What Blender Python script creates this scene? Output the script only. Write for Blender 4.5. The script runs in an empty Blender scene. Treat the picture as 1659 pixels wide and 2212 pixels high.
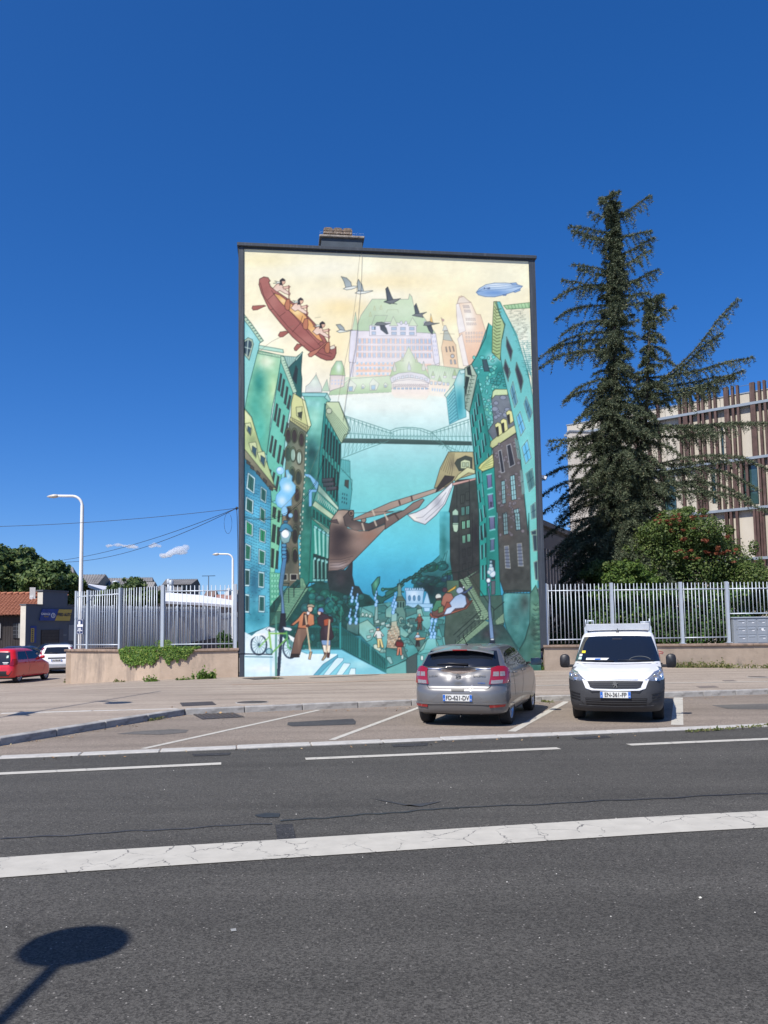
import bpy, bmesh, math, random
import numpy as np
from mathutils import Vector, Matrix
R=math.radians
rnd=random.Random(11)
SKY_ALT=0;SKY_AIR=.7;SKY_DUST=.6;SKY_OZ=8.;SKY_G=.8;SKY_SAT=1.34;SKY_VAL=1.48;SKY_STR=.12;EXPO=.25;MUR_GAIN=np.array((.95,.955,.90));CLOUD_D=.13

SC=bpy.context.scene; COL=SC.collection
# ------------------------------------------------------------------ camera
F_,CX_,CY_=1750.,830.,1215.; PT,RL,EYE=R(4.77),0.0150,1.7
fw=Vector((0,math.cos(PT),math.sin(PT)));u0=Vector((0,-math.sin(PT),math.cos(PT)));r0=Vector((1,0,0))
rt=math.cos(RL)*r0-math.sin(RL)*u0; up=math.sin(RL)*r0+math.cos(RL)*u0
cam=bpy.data.cameras.new('camera');camo=bpy.data.objects.new('camera',cam);COL.objects.link(camo)
camo.matrix_world=Matrix(((rt.x,up.x,-fw.x,0),(rt.y,up.y,-fw.y,0),(rt.z,up.z,-fw.z,EYE),(0,0,0,1)))
cam.sensor_fit='HORIZONTAL';cam.sensor_width=36;cam.lens=F_/1659*36
cam.shift_y=(CY_-1106)/1659;cam.shift_x=(829.5-CX_)/1659;cam.clip_end=6000;cam.clip_start=.05
SC.camera=camo
# ------------------------------------------------------------------ daylight
SUN_AZ,SUN_EL=R(36),R(51)      # shadows fall towards +Y, turned SUN_AZ to the right
w=bpy.data.worlds.new('World');SC.world=w;w.use_nodes=True;nt=w.node_tree
bg=nt.nodes['Background'];sk=nt.nodes.new('ShaderNodeTexSky');sk.sky_type='NISHITA';sk.sun_disc=False
sk.sun_elevation=SUN_EL;sk.sun_rotation=SUN_AZ+math.pi;sk.altitude=SKY_ALT;sk.air_density=SKY_AIR;sk.dust_density=SKY_DUST;sk.ozone_density=SKY_OZ
gm=nt.nodes.new('ShaderNodeGamma');gm.inputs[1].default_value=SKY_G
hs=nt.nodes.new('ShaderNodeHueSaturation');hs.inputs['Saturation'].default_value=SKY_SAT;hs.inputs['Value'].default_value=SKY_VAL;hs.inputs['Hue'].default_value=.511
nt.links.new(sk.outputs[0],gm.inputs[0]);nt.links.new(gm.outputs[0],hs.inputs['Color']);nt.links.new(hs.outputs[0],bg.inputs[0]);bg.inputs[1].default_value=SKY_STR
sl=bpy.data.lights.new('sun','SUN');sl.energy=4.6;sl.angle=R(.5);sl.color=(1,.955,.89)
so=bpy.data.objects.new('sun',sl);COL.objects.link(so)
sd=Vector((math.sin(SUN_AZ)*math.cos(SUN_EL),math.cos(SUN_AZ)*math.cos(SUN_EL),-math.sin(SUN_EL)))
so.rotation_euler=sd.to_track_quat('-Z','Y').to_euler();so.location=(-20,-30,60)
SC.view_settings.view_transform='Standard';SC.view_settings.look='None';SC.view_settings.gamma=1;SC.view_settings.use_curve_mapping=False
SC.view_settings.exposure=EXPO
SC.cycles.volume_bounces=14;SC.cycles.max_bounces=16;SC.cycles.diffuse_bounces=3
# ------------------------------------------------------------------ helpers
def ray(x,y): return fw*F_+rt*(x-CX_)+up*(CY_-y)
def gp(x,y,z=0.):
    d=ray(x,y);t=(z-EYE)/d.z;return Vector((d.x*t,d.y*t,z))
def at(x,y,Y):
    d=ray(x,y);t=Y/d.y;return Vector((d.x*t,Y,EYE+d.z*t))
def onp(x,y,p,a):
    n=Vector((-math.sin(a),math.cos(a),0));d=ray(x,y);t=n.dot(Vector((p[0],p[1],0)))/n.dot(d);return Vector((d.x*t,d.y*t,EYE+d.z*t))
def s2(x,y): return x/1.7179,y/1.7179
def sm(t): t=max(0,min(1,t));return t*t*(3-2*t)
def zg(x,y): return .12-.42*sm((-x-6)/9)*sm((y-20)/10)
def gz(x,y):
    z=.12
    for _ in range(12): p=gp(x,y,z);z=zg(p.x,p.y)
    return p
def tag(o,label=None,cat=None,group=None,kind=None):
    if label:o['label']=label
    if cat:o['category']=cat
    if group:o['group']=group
    if kind:o['kind']=kind
    return o
def thing(name,label,cat,loc=(0,0,0),rz=0,group=None,kind=None):
    o=bpy.data.objects.new(name,None);COL.objects.link(o);o.location=loc;o.rotation_euler=(0,0,rz);o.empty_display_size=.2
    return tag(o,label,cat,group,kind)
def copytree(o,parent=None):
    c=o.copy();COL.objects.link(c)
    if parent: c.parent=parent
    for ch in o.children: copytree(ch,c)
    return c
class MB:
    def __init__(s): s.v=[];s.f=[];s.sm=[]
    def add(s,vs,fs,M=None,smooth=False):
        b=len(s.v)
        for p in vs: s.v.append(tuple(M@Vector(p)) if M is not None else tuple(p))
        for f in fs: s.f.append([b+i for i in f]);s.sm.append(smooth)
        return s
    def box(s,x0,x1,y0,y1,z0,z1,M=None):
        return s.add([(x0,y0,z0),(x1,y0,z0),(x1,y1,z0),(x0,y1,z0),(x0,y0,z1),(x1,y0,z1),(x1,y1,z1),(x0,y1,z1)],[(0,3,2,1),(4,5,6,7),(0,1,5,4),(1,2,6,5),(2,3,7,6),(3,0,4,7)],M)
    def cbox(s,c,d,rz=0,M=None):
        m=Matrix.Translation(c)@Matrix.Rotation(rz,4,'Z')
        if M is not None:m=M@m
        return s.box(-d[0]/2,d[0]/2,-d[1]/2,d[1]/2,-d[2]/2,d[2]/2,m)
    def prism(s,pts,z0,z1,M=None):
        n=len(pts);z0=z0 if hasattr(z0,'__len__') else [z0]*n;z1=z1 if hasattr(z1,'__len__') else [z1]*n
        vs=[(p[0],p[1],z0[i]) for i,p in enumerate(pts)]+[(p[0],p[1],z1[i]) for i,p in enumerate(pts)]
        return s.add(vs,[list(range(n))[::-1],list(range(n,2*n))]+[(i,(i+1)%n,n+(i+1)%n,n+i) for i in range(n)],M)
    def tube(s,pts,r,n=8,cap=True,M=None,smooth=True):
        pts=[Vector(p) for p in pts];rs=r if hasattr(r,'__len__') else [r]*len(pts);vs=[];fs=[]
        ref=None
        for i,p in enumerate(pts):
            d=(pts[min(i+1,len(pts)-1)]-pts[max(i-1,0)])
            if d.length<1e-9:d=Vector((0,0,1))
            d.normalize()
            if ref is None: ref=Vector((0,0,1)) if abs(d.z)<.9 else Vector((1,0,0))
            a=d.cross(ref);a=a.normalized() if a.length>1e-6 else Vector((1,0,0));b=d.cross(a).normalized();ref=-b if False else ref
            for k in range(n):
                t=2*math.pi*k/n;vs.append(p+(a*math.cos(t)+b*math.sin(t))*rs[i])
        for i in range(len(pts)-1):
            for k in range(n): fs.append((i*n+k,i*n+(k+1)%n,(i+1)*n+(k+1)%n,(i+1)*n+k))
        s.add(vs,fs,M,smooth)
        if cap: s.add(vs[:n],[list(range(n))],M);s.add(vs[-n:],[list(range(n))[::-1]],M)
        return s
    def lathe(s,prof,n=16,M=None,smooth=True):
        vs=[];fs=[];m=len(prof)
        for k in range(n):
            t=2*math.pi*k/n
            for r,z in prof: vs.append((r*math.cos(t),r*math.sin(t),z))
        for k in range(n):
            for j in range(m-1): fs.append((k*m+j,((k+1)%n)*m+j,((k+1)%n)*m+j+1,k*m+j+1))
        return s.add(vs,fs,M,smooth)
    def build(s,name,mat,parent=None,bevel=0,loc=None,rz=0):
        me=bpy.data.meshes.new(name);me.from_pydata(s.v,[],s.f);me.update()
        me.polygons.foreach_set('use_smooth',s.sm)
        if isinstance(mat,(list,tuple)):
            for m in mat: me.materials.append(m)
        elif mat: me.materials.append(mat)
        bm=bmesh.new();bm.from_mesh(me);bmesh.ops.remove_doubles(bm,verts=bm.verts,dist=1e-5)
        bmesh.ops.recalc_face_normals(bm,faces=bm.faces)
        if bevel: bmesh.ops.bevel(bm,geom=[e for e in bm.edges if len(e.link_faces)==2 and e.calc_face_angle(0)>.5],offset=bevel,segments=1,affect='EDGES')
        bm.to_mesh(me);bm.free()
        o=bpy.data.objects.new(name,me);COL.objects.link(o)
        if parent: o.parent=parent
        if loc is not None: o.location=loc;o.rotation_euler=(0,0,rz)
        return o
def npmesh(name,V,Fq,mat,parent=None):
    """bulk mesh from arrays; Fq is (n,3) or (n,4)"""
    V=np.asarray(V,np.float32);Fq=np.asarray(Fq,np.int32);k=Fq.shape[1];me=bpy.data.meshes.new(name)
    me.vertices.add(len(V));me.vertices.foreach_set('co',V.ravel());me.loops.add(Fq.size);me.loops.foreach_set('vertex_index',Fq.ravel())
    me.polygons.add(len(Fq));me.polygons.foreach_set('loop_start',np.arange(0,Fq.size,k,dtype=np.int32));me.polygons.foreach_set('loop_total',np.full(len(Fq),k,np.int32))
    me.update(calc_edges=True);me.materials.append(mat);o=bpy.data.objects.new(name,me);COL.objects.link(o)
    if parent:o.parent=parent
    return o
# ------------------------------------------------------------------ materials
def lin(c): return tuple(((v/255)/12.92 if v/255<=.04045 else ((v/255+.055)/1.055)**2.4) for v in c)
def mat(name,col,rough=.7,metal=0,spec=.5,var=.12,vscale=3.,bump=0,bscale=60.,col2=None,stain=None,coat=0,stretch=None,emit=None):
    m=bpy.data.materials.new(name);m.use_nodes=True;nt=m.node_tree;N=nt.nodes;L=nt.links;b=N['Principled BSDF']
    b.inputs['Roughness'].default_value=rough;b.inputs['Metallic'].default_value=metal;b.inputs['Specular IOR Level'].default_value=spec
    if coat: b.inputs['Coat Weight'].default_value=coat;b.inputs['Coat Roughness'].default_value=.04
    tc=N.new('ShaderNodeTexCoord');src=tc.outputs['Object']
    if stretch:
        mp=N.new('ShaderNodeMapping');mp.inputs['Scale'].default_value=stretch;L.new(src,mp.inputs[0]);src=mp.outputs[0]
    if var or col2:
        n=N.new('ShaderNodeTexNoise');n.inputs['Scale'].default_value=vscale;n.inputs['Detail'].default_value=5;n.inputs['Roughness'].default_value=.65;L.new(src,n.inputs['Vector'])
        rp=N.new('ShaderNodeValToRGB');rp.color_ramp.elements[0].position=.3;rp.color_ramp.elements[1].position=.7
        c2=col2 or tuple(min(1,c*(1+var)) for c in col);c1=tuple(c*(1-var) for c in col) if not col2 else col
        rp.color_ramp.elements[0].color=(*c1,1);rp.color_ramp.elements[1].color=(*c2,1);L.new(n.outputs[0],rp.inputs[0]);L.new(rp.outputs[0],b.inputs['Base Color'])
        last=rp.outputs[0]
        if stain:   # (colour, amount, scale vector): weathering with its own shape
            mp=N.new('ShaderNodeMapping');mp.inputs['Scale'].default_value=stain[2];L.new(tc.outputs['Object'],mp.inputs[0])
            n2=N.new('ShaderNodeTexNoise');n2.inputs['Scale'].default_value=1;n2.inputs['Detail'].default_value=6;n2.inputs['Roughness'].default_value=.7;L.new(mp.outputs[0],n2.inputs['Vector'])
            r2=N.new('ShaderNodeValToRGB');r2.color_ramp.elements[0].position=.52;r2.color_ramp.elements[1].position=.68;r2.color_ramp.elements[0].color=(0,0,0,1);r2.color_ramp.elements[1].color=(stain[1],)*3+(1,)
            L.new(n2.outputs[0],r2.inputs[0]);mx=N.new('ShaderNodeMix');mx.data_type='RGBA';L.new(r2.outputs[0],mx.inputs[0]);L.new(last,mx.inputs[6]);mx.inputs[7].default_value=(*stain[0],1);L.new(mx.outputs[2],b.inputs['Base Color'])
    else: b.inputs['Base Color'].default_value=(*col,1)
    if bump:
        n=N.new('ShaderNodeTexNoise');n.inputs['Scale'].default_value=bscale;n.inputs['Detail'].default_value=4;L.new(src,n.inputs['Vector'])
        bp=N.new('ShaderNodeBump');bp.inputs['Strength'].default_value=bump;bp.inputs['Distance'].default_value=.02;L.new(n.outputs[0],bp.inputs['Height']);L.new(bp.outputs[0],b.inputs['Normal'])
    if emit: b.inputs['Emission Color'].default_value=(*emit,1);b.inputs['Emission Strength'].default_value=1
    return m
def asphalt(name,base,warm,speck=.5,scale=1.,patch=.25,crack=False):
    m=bpy.data.materials.new(name);m.use_nodes=True;nt=m.node_tree;N=nt.nodes;L=nt.links;b=N['Principled BSDF'];b.inputs['Roughness'].default_value=.9;b.inputs['Specular IOR Level'].default_value=.25
    tc=N.new('ShaderNodeTexCoord').outputs['Object']
    def noise(s,d=3,r=.6):
        n=N.new('ShaderNodeTexNoise');n.inputs['Scale'].default_value=s;n.inputs['Detail'].default_value=d;n.inputs['Roughness'].default_value=r;L.new(tc,n.inputs['Vector']);return n.outputs[0]
    def ramp(i,p0,c0,p1,c1):
        r=N.new('ShaderNodeValToRGB');r.color_ramp.elements[0].position=p0;r.color_ramp.elements[1].position=p1;r.color_ramp.elements[0].color=(*c0,1);r.color_ramp.elements[1].color=(*c1,1);L.new(i,r.inputs[0]);return r.outputs[0]
    def mix(t,f,a,c):
        x=N.new('ShaderNodeMix');x.data_type='RGBA';x.blend_type=t
        for k,v in((0,f),(6,a),(7,c)):
            if hasattr(v,'links') or hasattr(v,'is_linked'): L.new(v,x.inputs[k])
            else: x.inputs[k].default_value=v if k==0 else (*v,1)
        return x.outputs[2]
    big=ramp(noise(.35,5),.35,base,.7,warm)
    vo=N.new('ShaderNodeTexVoronoi');vo.inputs['Scale'].default_value=95*scale;L.new(tc,vo.inputs['Vector'])
    sp=N.new('ShaderNodeSeparateColor');L.new(vo.outputs['Color'],sp.inputs[0])
    g=ramp(sp.outputs[0],.05,(1-speck*.8,)*3,.95,(1+speck*.7,)*3)
    c=mix('MULTIPLY',1.,big,g)
    fine=ramp(noise(240*scale,2,.7),.35,(.62,)*3,.66,(1.45,)*3);c=mix('MULTIPLY',.8,c,fine)
    v2=N.new('ShaderNodeTexVoronoi');v2.inputs['Scale'].default_value=60*scale;L.new(tc,v2.inputs['Vector'])
    s2_=N.new('ShaderNodeSeparateColor');L.new(v2.outputs['Color'],s2_.inputs[0])
    lightst=ramp(s2_.outputs[1],.965,(0,0,0),.985,(1,1,1));dist=ramp(v2.outputs['Distance'],.25,(1,1,1),.42,(0,0,0))
    c=mix('MIX',mix('MULTIPLY',1.,lightst,dist),c,(.28,.26,.23))
    st=ramp(noise(1.1*scale,6,.72),.60,(0,0,0),.78,(patch,)*3);c=mix('MIX',st,c,tuple(v*.55 for v in base))
    # long faint wheel-polished bands along the street
    mp=N.new('ShaderNodeMapping');mp.inputs['Rotation'].default_value=(0,0,R(-10));mp.inputs['Scale'].default_value=(.12,1.6,1);L.new(tc,mp.inputs[0])
    n3=N.new('ShaderNodeTexNoise');n3.inputs['Scale'].default_value=1;n3.inputs['Detail'].default_value=5;L.new(mp.outputs[0],n3.inputs['Vector'])
    c=mix('MULTIPLY',.6,c,ramp(n3.outputs[0],.35,(.76,)*3,.65,(1.2,)*3))
    if crack:
        nz=N.new('ShaderNodeTexNoise');nz.inputs['Scale'].default_value=1.3;L.new(tc,nz.inputs['Vector'])
        mm=N.new('ShaderNodeMix');mm.data_type='RGBA';mm.inputs[0].default_value=.35;L.new(tc,mm.inputs[6]);L.new(nz.outputs['Color'],mm.inputs[7])
        v3=N.new('ShaderNodeTexVoronoi');v3.feature='DISTANCE_TO_EDGE';v3.inputs['Scale'].default_value=.55;L.new(mm.outputs[2],v3.inputs['Vector'])
        cm=mix('MULTIPLY',1.,ramp(v3.outputs['Distance'],.001,(1,)*3,.005,(0,)*3),ramp(noise(.5,3),.50,(0,)*3,.60,(.45,)*3));c=mix('MIX',cm,c,tuple(v*.3 for v in base))
    L.new(c,b.inputs['Base Color'])
    bp=N.new('ShaderNodeBump');bp.inputs['Strength'].default_value=.5;bp.inputs['Distance'].default_value=.004;L.new(vo.outputs['Distance'],bp.inputs['Height']);L.new(bp.outputs[0],b.inputs['Normal'])
    return m
def roadpaint(name,col=(.50,.47,.40),crack=1.,worn=.5):
    m=bpy.data.materials.new(name);m.use_nodes=True;nt=m.node_tree;N=nt.nodes;L=nt.links;b=N['Principled BSDF'];b.inputs['Roughness'].default_value=.75
    tc=N.new('ShaderNodeTexCoord').outputs['Object']
    def noise(s,d=3,r=.6):
        n=N.new('ShaderNodeTexNoise');n.inputs['Scale'].default_value=s;n.inputs['Detail'].default_value=d;n.inputs['Roughness'].default_value=r;L.new(tc,n.inputs['Vector']);return n
    def ramp(i,p0,c0,p1,c1):
        r=N.new('ShaderNodeValToRGB');r.color_ramp.elements[0].position=p0;r.color_ramp.elements[1].position=p1;r.color_ramp.elements[0].color=(*c0,1);r.color_ramp.elements[1].color=(*c1,1);L.new(i,r.inputs[0]);return r.outputs[0]
    base=ramp(noise(5,6).outputs[0],.3,tuple(c*.88 for c in col),.7,tuple(min(1,c*1.06) for c in col))
    mm=N.new('ShaderNodeMix');mm.data_type='RGBA';mm.inputs[0].default_value=.12;L.new(tc,mm.inputs[6]);L.new(noise(7).outputs['Color'],mm.inputs[7])
    mp=N.new('ShaderNodeMapping');mp.inputs['Scale'].default_value=(1.0,.8,1);L.new(mm.outputs[2],mp.inputs[0])
    v=N.new('ShaderNodeTexVoronoi');v.feature='DISTANCE_TO_EDGE';v.inputs['Scale'].default_value=4.2;L.new(mp.outputs[0],v.inputs['Vector'])
    cr=ramp(v.outputs['Distance'],.006,(crack,)*3,.016,(0,)*3);ms=ramp(noise(1.7,4).outputs[0],.44,(0,)*3,.54,(1,)*3)
    sp=ramp(noise(38,5,.75).outputs[0],.66,(0,)*3,.70,(worn,)*3)
    def mix(t,f,a,c):
        x=N.new('ShaderNodeMix');x.data_type='RGBA';x.blend_type=t
        for k,vv in((0,f),(6,a),(7,c)):
            if hasattr(vv,'is_linked'): L.new(vv,x.inputs[k])
            else: x.inputs[k].default_value=vv if k==0 else (*vv,1)
        return x.outputs[2]
    c=mix('MIX',mix('MULTIPLY',1.,cr,ms),base,(.09,.085,.08));c=mix('MIX',sp,c,(.16,.15,.14));L.new(c,b.inputs['Base Color']);return m
def leafmat(name,cols,trans=.25,rough=.55):
    m=bpy.data.materials.new(name);m.use_nodes=True;nt=m.node_tree;N=nt.nodes;L=nt.links;b=N['Principled BSDF'];b.inputs['Roughness'].default_value=rough;b.inputs['Specular IOR Level'].default_value=.3
    ge=N.new('ShaderNodeNewGeometry');rp=N.new('ShaderNodeValToRGB');rp.color_ramp.interpolation='LINEAR'
    while len(rp.color_ramp.elements)<len(cols): rp.color_ramp.elements.new(.5)
    for i,(p,c) in enumerate(cols): rp.color_ramp.elements[i].position=p;rp.color_ramp.elements[i].color=(*c,1)
    L.new(ge.outputs['Random Per Island'],rp.inputs[0]);L.new(rp.outputs[0],b.inputs['Base Color'])
    if trans:
        t=N.new('ShaderNodeBsdfTranslucent');L.new(rp.outputs[0],t.inputs[0]);mx=N.new('ShaderNodeMixShader');mx.inputs[0].default_value=trans;L.new(b.outputs[0],mx.inputs[1]);L.new(t.outputs[0],mx.inputs[2]);L.new(mx.outputs[0],N['Material Output'].inputs[0])
    return m
def glassmat(name,col=(.012,.015,.02),rough=.04):
    return mat(name,col,rough,0,.8,var=0)
M={}
M['road']=asphalt('road_asphalt',(.069,.065,.057),(.084,.079,.069),.55,1,.3,True)
M['park']=asphalt('parking_asphalt',(.215,.177,.142),(.26,.216,.175),.45,1,.4,True)
M['pave']=asphalt('pavement_asphalt',(.305,.25,.20),(.365,.305,.245),.35,1,.3,True)
M['patch']=asphalt('patch_asphalt',(.06,.06,.062),(.075,.074,.074),.4,1,.2)
M['granite']=mat('granite',(.36,.345,.32),.8,var=.2,vscale=6,bump=.3,bscale=90,stain=((.12,.11,.10),.6,(3,3,6)))
M['granite_l']=mat('pale_granite',(.47,.45,.41),.8,var=.15,vscale=8,bump=.3,bscale=90,stain=((.2,.19,.17),.5,(3,3,3)))
M['paint']=roadpaint('road_paint');M['paint2']=roadpaint('lane_paint',(.52,.49,.42),.7,.8)
M['iron']=mat('cast_iron',(.10,.085,.075),.7,.3,var=.3,vscale=20,bump=.5)
M['trim']=mat('dark_trim',(.042,.052,.066),.6,var=.12,vscale=2,stain=((.22,.23,.24),.25,(14,14,.5)))
M['chim']=mat('chimney_grey',(.075,.095,.115),.85,var=.15,vscale=3,bump=.2)
M['conc']=mat('weathered_concrete',(.33,.29,.24),.9,var=.35,vscale=9,bump=.7,bscale=30,stain=((.06,.055,.05),.9,(4,4,4)))
M['pots']=mat('sooty_block',(.24,.18,.13),.95,var=.5,vscale=14,bump=1,bscale=25,stain=((.03,.03,.03),.9,(6,6,9)))
M['render2']=mat('stained_render',(.37,.295,.225),.92,var=.2,vscale=1.2,bump=.5,bscale=35,stain=((.13,.12,.11),.9,(.7,.7,.35)))
M['render']=mat('pink_beige_render',(.46,.355,.265),.92,var=.14,vscale=1.6,bump=.5,bscale=35,stain=((.17,.14,.12),.75,(.9,.9,.28)))
M['coping']=mat('coping_stone',(.30,.215,.16),.9,var=.25,vscale=7,bump=.5,bscale=40,stain=((.10,.085,.075),.8,(3,3,3)))
M['fence']=mat('galvanised_blue_grey',(.50,.55,.60),.42,.25,var=.06,vscale=5)
M['fence2']=mat('galvanised_dull',(.44,.48,.52),.5,.2,var=.08,vscale=5)
M['white']=mat('white_steel',(.78,.78,.76),.4,var=.04)
M['lampglass']=mat('lamp_head',(.62,.58,.50),.35,var=.05)
M['black']=mat('black_plastic',(.02,.02,.022),.45,var=.1)
M['cable']=mat('cable',(.02,.02,.025),.6,var=0)
M['leaf_ivy']=leafmat('ivy_leaf',[(0,(.05,.11,.015)),(.5,(.10,.20,.03)),(.85,(.20,.30,.05)),(1,(.34,.38,.09))],.3)
M['leaf_tree']=leafmat('tree_leaf',[(0,(.03,.06,.02)),(.6,(.07,.12,.035)),(1,(.17,.21,.06))],.25)
M['leaf_dark']=leafmat('dark_hedge_leaf',[(0,(.02,.05,.015)),(.6,(.05,.11,.03)),(.93,(.09,.18,.04)),(1,(.25,.32,.06))],.25)
M['leaf_red']=leafmat('shrub_leaf',[(0,(.035,.065,.014)),(.5,(.075,.125,.028)),(1,(.17,.21,.06))],.25)
M['leaf_dry']=leafmat('dry_red_leaf',[(0,(.13,.035,.02)),(.6,(.25,.07,.035)),(1,(.32,.13,.06))],.3)
M['needle']=leafmat('cedar_needle',[(0,(.035,.05,.03)),(.35,(.08,.105,.055)),(.75,(.15,.18,.105)),(.97,(.24,.27,.17)),(1,(.30,.22,.13))],.12,.7)
M['weed']=leafmat('weed_blade',[(0,(.08,.11,.03)),(.5,(.16,.19,.06)),(1,(.34,.28,.13))],.3)
M['bark']=mat('bark',(.10,.08,.065),.95,var=.3,vscale=8,bump=1,bscale=25)
M['twig']=mat('twig',(.07,.06,.045),.95,var=.3)
# ---------------------------------------------------------------- painted mural (flat print on the wall)
MX0,MY0,MW,MH=896,905,1120,1620
_org={'A':(880,820),'B':(1430,820),'C':(880,1300),'D':(1430,1300),'E':(880,1900),'F':(1430,1900)}
def mural_canvas():
    rs=np.random.RandomState(7)
    cv=np.zeros((MH,MW,3),np.float32)
    def P(s):
        out=[];pan='A';num=[]
        for t in s.split():
            if t in _org: pan=t
            else:
                num.append(float(t))
                if len(num)==2:
                    o=_org[pan]; out.append((o[0]+num[0]/2.8603-MX0,o[1]+num[1]/2.8603-MY0)); num=[]
        return out
    def mask(pts):
        p=np.array(pts); x0=max(int(p[:,0].min())-1,0);x1=min(int(p[:,0].max())+2,MW)
        y0=max(int(p[:,1].min())-1,0);y1=min(int(p[:,1].max())+2,MH)
        if x1<=x0 or y1<=y0: return None
        X=np.arange(x0,x1)+.5;Y=np.arange(y0,y1)+.5
        m=np.zeros((len(Y),len(X)),bool)
        n=len(p)
        for i in range(n):
            ax,ay=p[i];bx,by=p[(i+1)%n]
            if ay==by: continue
            c=((Y>=min(ay,by))&(Y<max(ay,by)))
            if not c.any(): continue
            xi=ax+(Y-ay)*(bx-ax)/(by-ay)
            m^=(c[:,None]&(X[None,:]<xi[:,None]))
        return x0,y0,x1,y1,m,X,Y
    def line(pts,col=(35,60,60),w=1.6,a=.85,close=False):
        p=pts if not isinstance(pts,str) else P(pts)
        w=w*1.2+.1
        p=list(p)
        if close:p=p+[p[0]]
        for (ax,ay),(bx,by) in zip(p[:-1],p[1:]):
            x0=max(int(min(ax,bx)-w-1),0);x1=min(int(max(ax,bx)+w+2),MW);y0=max(int(min(ay,by)-w-1),0);y1=min(int(max(ay,by)+w+2),MH)
            if x1<=x0 or y1<=y0: continue
            X,Y=np.meshgrid(np.arange(x0,x1)+.5,np.arange(y0,y1)+.5)
            dx,dy=bx-ax,by-ay;L=dx*dx+dy*dy+1e-6
            t=np.clip(((X-ax)*dx+(Y-ay)*dy)/L,0,1)
            d=np.hypot(X-ax-t*dx,Y-ay-t*dy)
            k=(np.clip(w/2+.5-d,0,1)*a)[...,None]
            r=cv[y0:y1,x0:x1];r[:]=r*(1-k)+np.array(col,np.float32)*k
    def poly(s,col,col2=None,ax='v',out=(35,60,60),w=1.5,a=1.,sh=(),nz=0,oa=.8):
        """col->col2 gradient down ('v') or across ('h'); sh=soft airbrushed spots"""
        pts=P(s) if isinstance(s,str) else s
        r=mask(pts)
        if r is None:return
        x0,y0,x1,y1,m,X,Y=r
        c=np.zeros((len(Y),len(X),3),np.float32)+np.array(col,np.float32)
        if col2 is not None:
            t=(Y-Y[0])/max(Y[-1]-Y[0],1) if ax=='v' else (X-X[0])/max(X[-1]-X[0],1)
            t=t[:,None,None] if ax=='v' else t[None,:,None]
            c=c*(1-t)+np.array(col2,np.float32)*t
        for q in sh:
            (px,py),=P(q[0]);rx,ry=q[1]/2.86,q[2]/2.86
            g=np.exp(-(((X[None,:]-px)/rx)**2+((Y[:,None]-py)/ry)**2))*q[4]
            c=c*(1-g[...,None])+np.array(q[3],np.float32)*g[...,None]
        if nz:
            h,wd=c.shape[:2];g=rs.randn(h//14+3,wd//14+3)
            yy=np.linspace(0,g.shape[0]-1.01,h);xx=np.linspace(0,g.shape[1]-1.01,wd)
            iy=yy.astype(int);ix=xx.astype(int);fy=(yy-iy)[:,None];fx=(xx-ix)[None,:]
            n=(g[iy][:,ix]*(1-fy)+g[iy+1][:,ix]*fy)*(1-fx)+(g[iy][:,ix+1]*(1-fy)+g[iy+1][:,ix+1]*fy)*fx
            c=c+n[...,None]*nz
        k=m[...,None]*a;rg=cv[y0:y1,x0:x1];rg[:]=rg*(1-k)+c*k
        if out is not None: line(pts,out,w,oa,True)
    def ell(s,rx,ry,col,rot=0,n=18,**kw):
        (cx,cy),=P(s);rx/=2.86;ry/=2.86;c,sn=np.cos(rot),np.sin(rot)
        pts=[(cx+rx*np.cos(t)*c-ry*np.sin(t)*sn,cy+rx*np.cos(t)*sn+ry*np.sin(t)*c) for t in np.linspace(0,2*np.pi,n,endpoint=False)]
        poly(pts,col,**kw)
    def spot(s,rx,ry,col,a):
        (px,py),=P(s);rx/=2.86;ry/=2.86
        x0=max(int(px-2.5*rx),0);x1=min(int(px+2.5*rx),MW);y0=max(int(py-2.5*ry),0);y1=min(int(py+2.5*ry),MH)
        X=np.arange(x0,x1)[None,:];Y=np.arange(y0,y1)[:,None]
        g=(np.exp(-(((X-px)/rx)**2+((Y-py)/ry)**2))*a)[...,None]
        r=cv[y0:y1,x0:x1];r[:]=r*(1-g)+np.array(col,np.float32)*g
    def wins(s,nx,ny,fw,fh,col,frame=None,fr=.25,ox=.5,bars=False,jit=0,arch=False,out=(30,45,50),w=1.):
        """windows laid out inside a four-cornered facade (TL TR BR BL)"""
        q=P(s)
        def B(u,v): return ((q[0][0]*(1-u)+q[1][0]*u)*(1-v)+(q[3][0]*(1-u)+q[2][0]*u)*v,(q[0][1]*(1-u)+q[1][1]*u)*(1-v)+(q[3][1]*(1-u)+q[2][1]*u)*v)
        for i in range(nx):
            for j in range(ny):
                u=(i+ox)/nx;v=(j+.5)/ny;du=fw/nx/2;dv=fh/ny/2
                if frame is not None: poly([B(u-du*(1+fr),v-dv*(1+fr)),B(u+du*(1+fr),v-dv*(1+fr)),B(u+du*(1+fr),v+dv*(1+fr)),B(u-du*(1+fr),v+dv*(1+fr))],frame,out=out,w=w)
                top=[B(u-du,v-dv),B(u+du,v-dv)] if not arch else [B(u-du,v-dv*.75),B(u-du*.6,v-dv),B(u+du*.6,v-dv),B(u+du,v-dv*.75)]
                poly(top+[B(u+du,v+dv),B(u-du,v+dv)],col[(i*3+j*5)%len(col)] if isinstance(col,list) else col,out=out,w=w)
                if bars: line([B(u,v-dv),B(u,v+dv)],out,1);line([B(u-du,v),B(u+du,v)],out,1)
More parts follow.
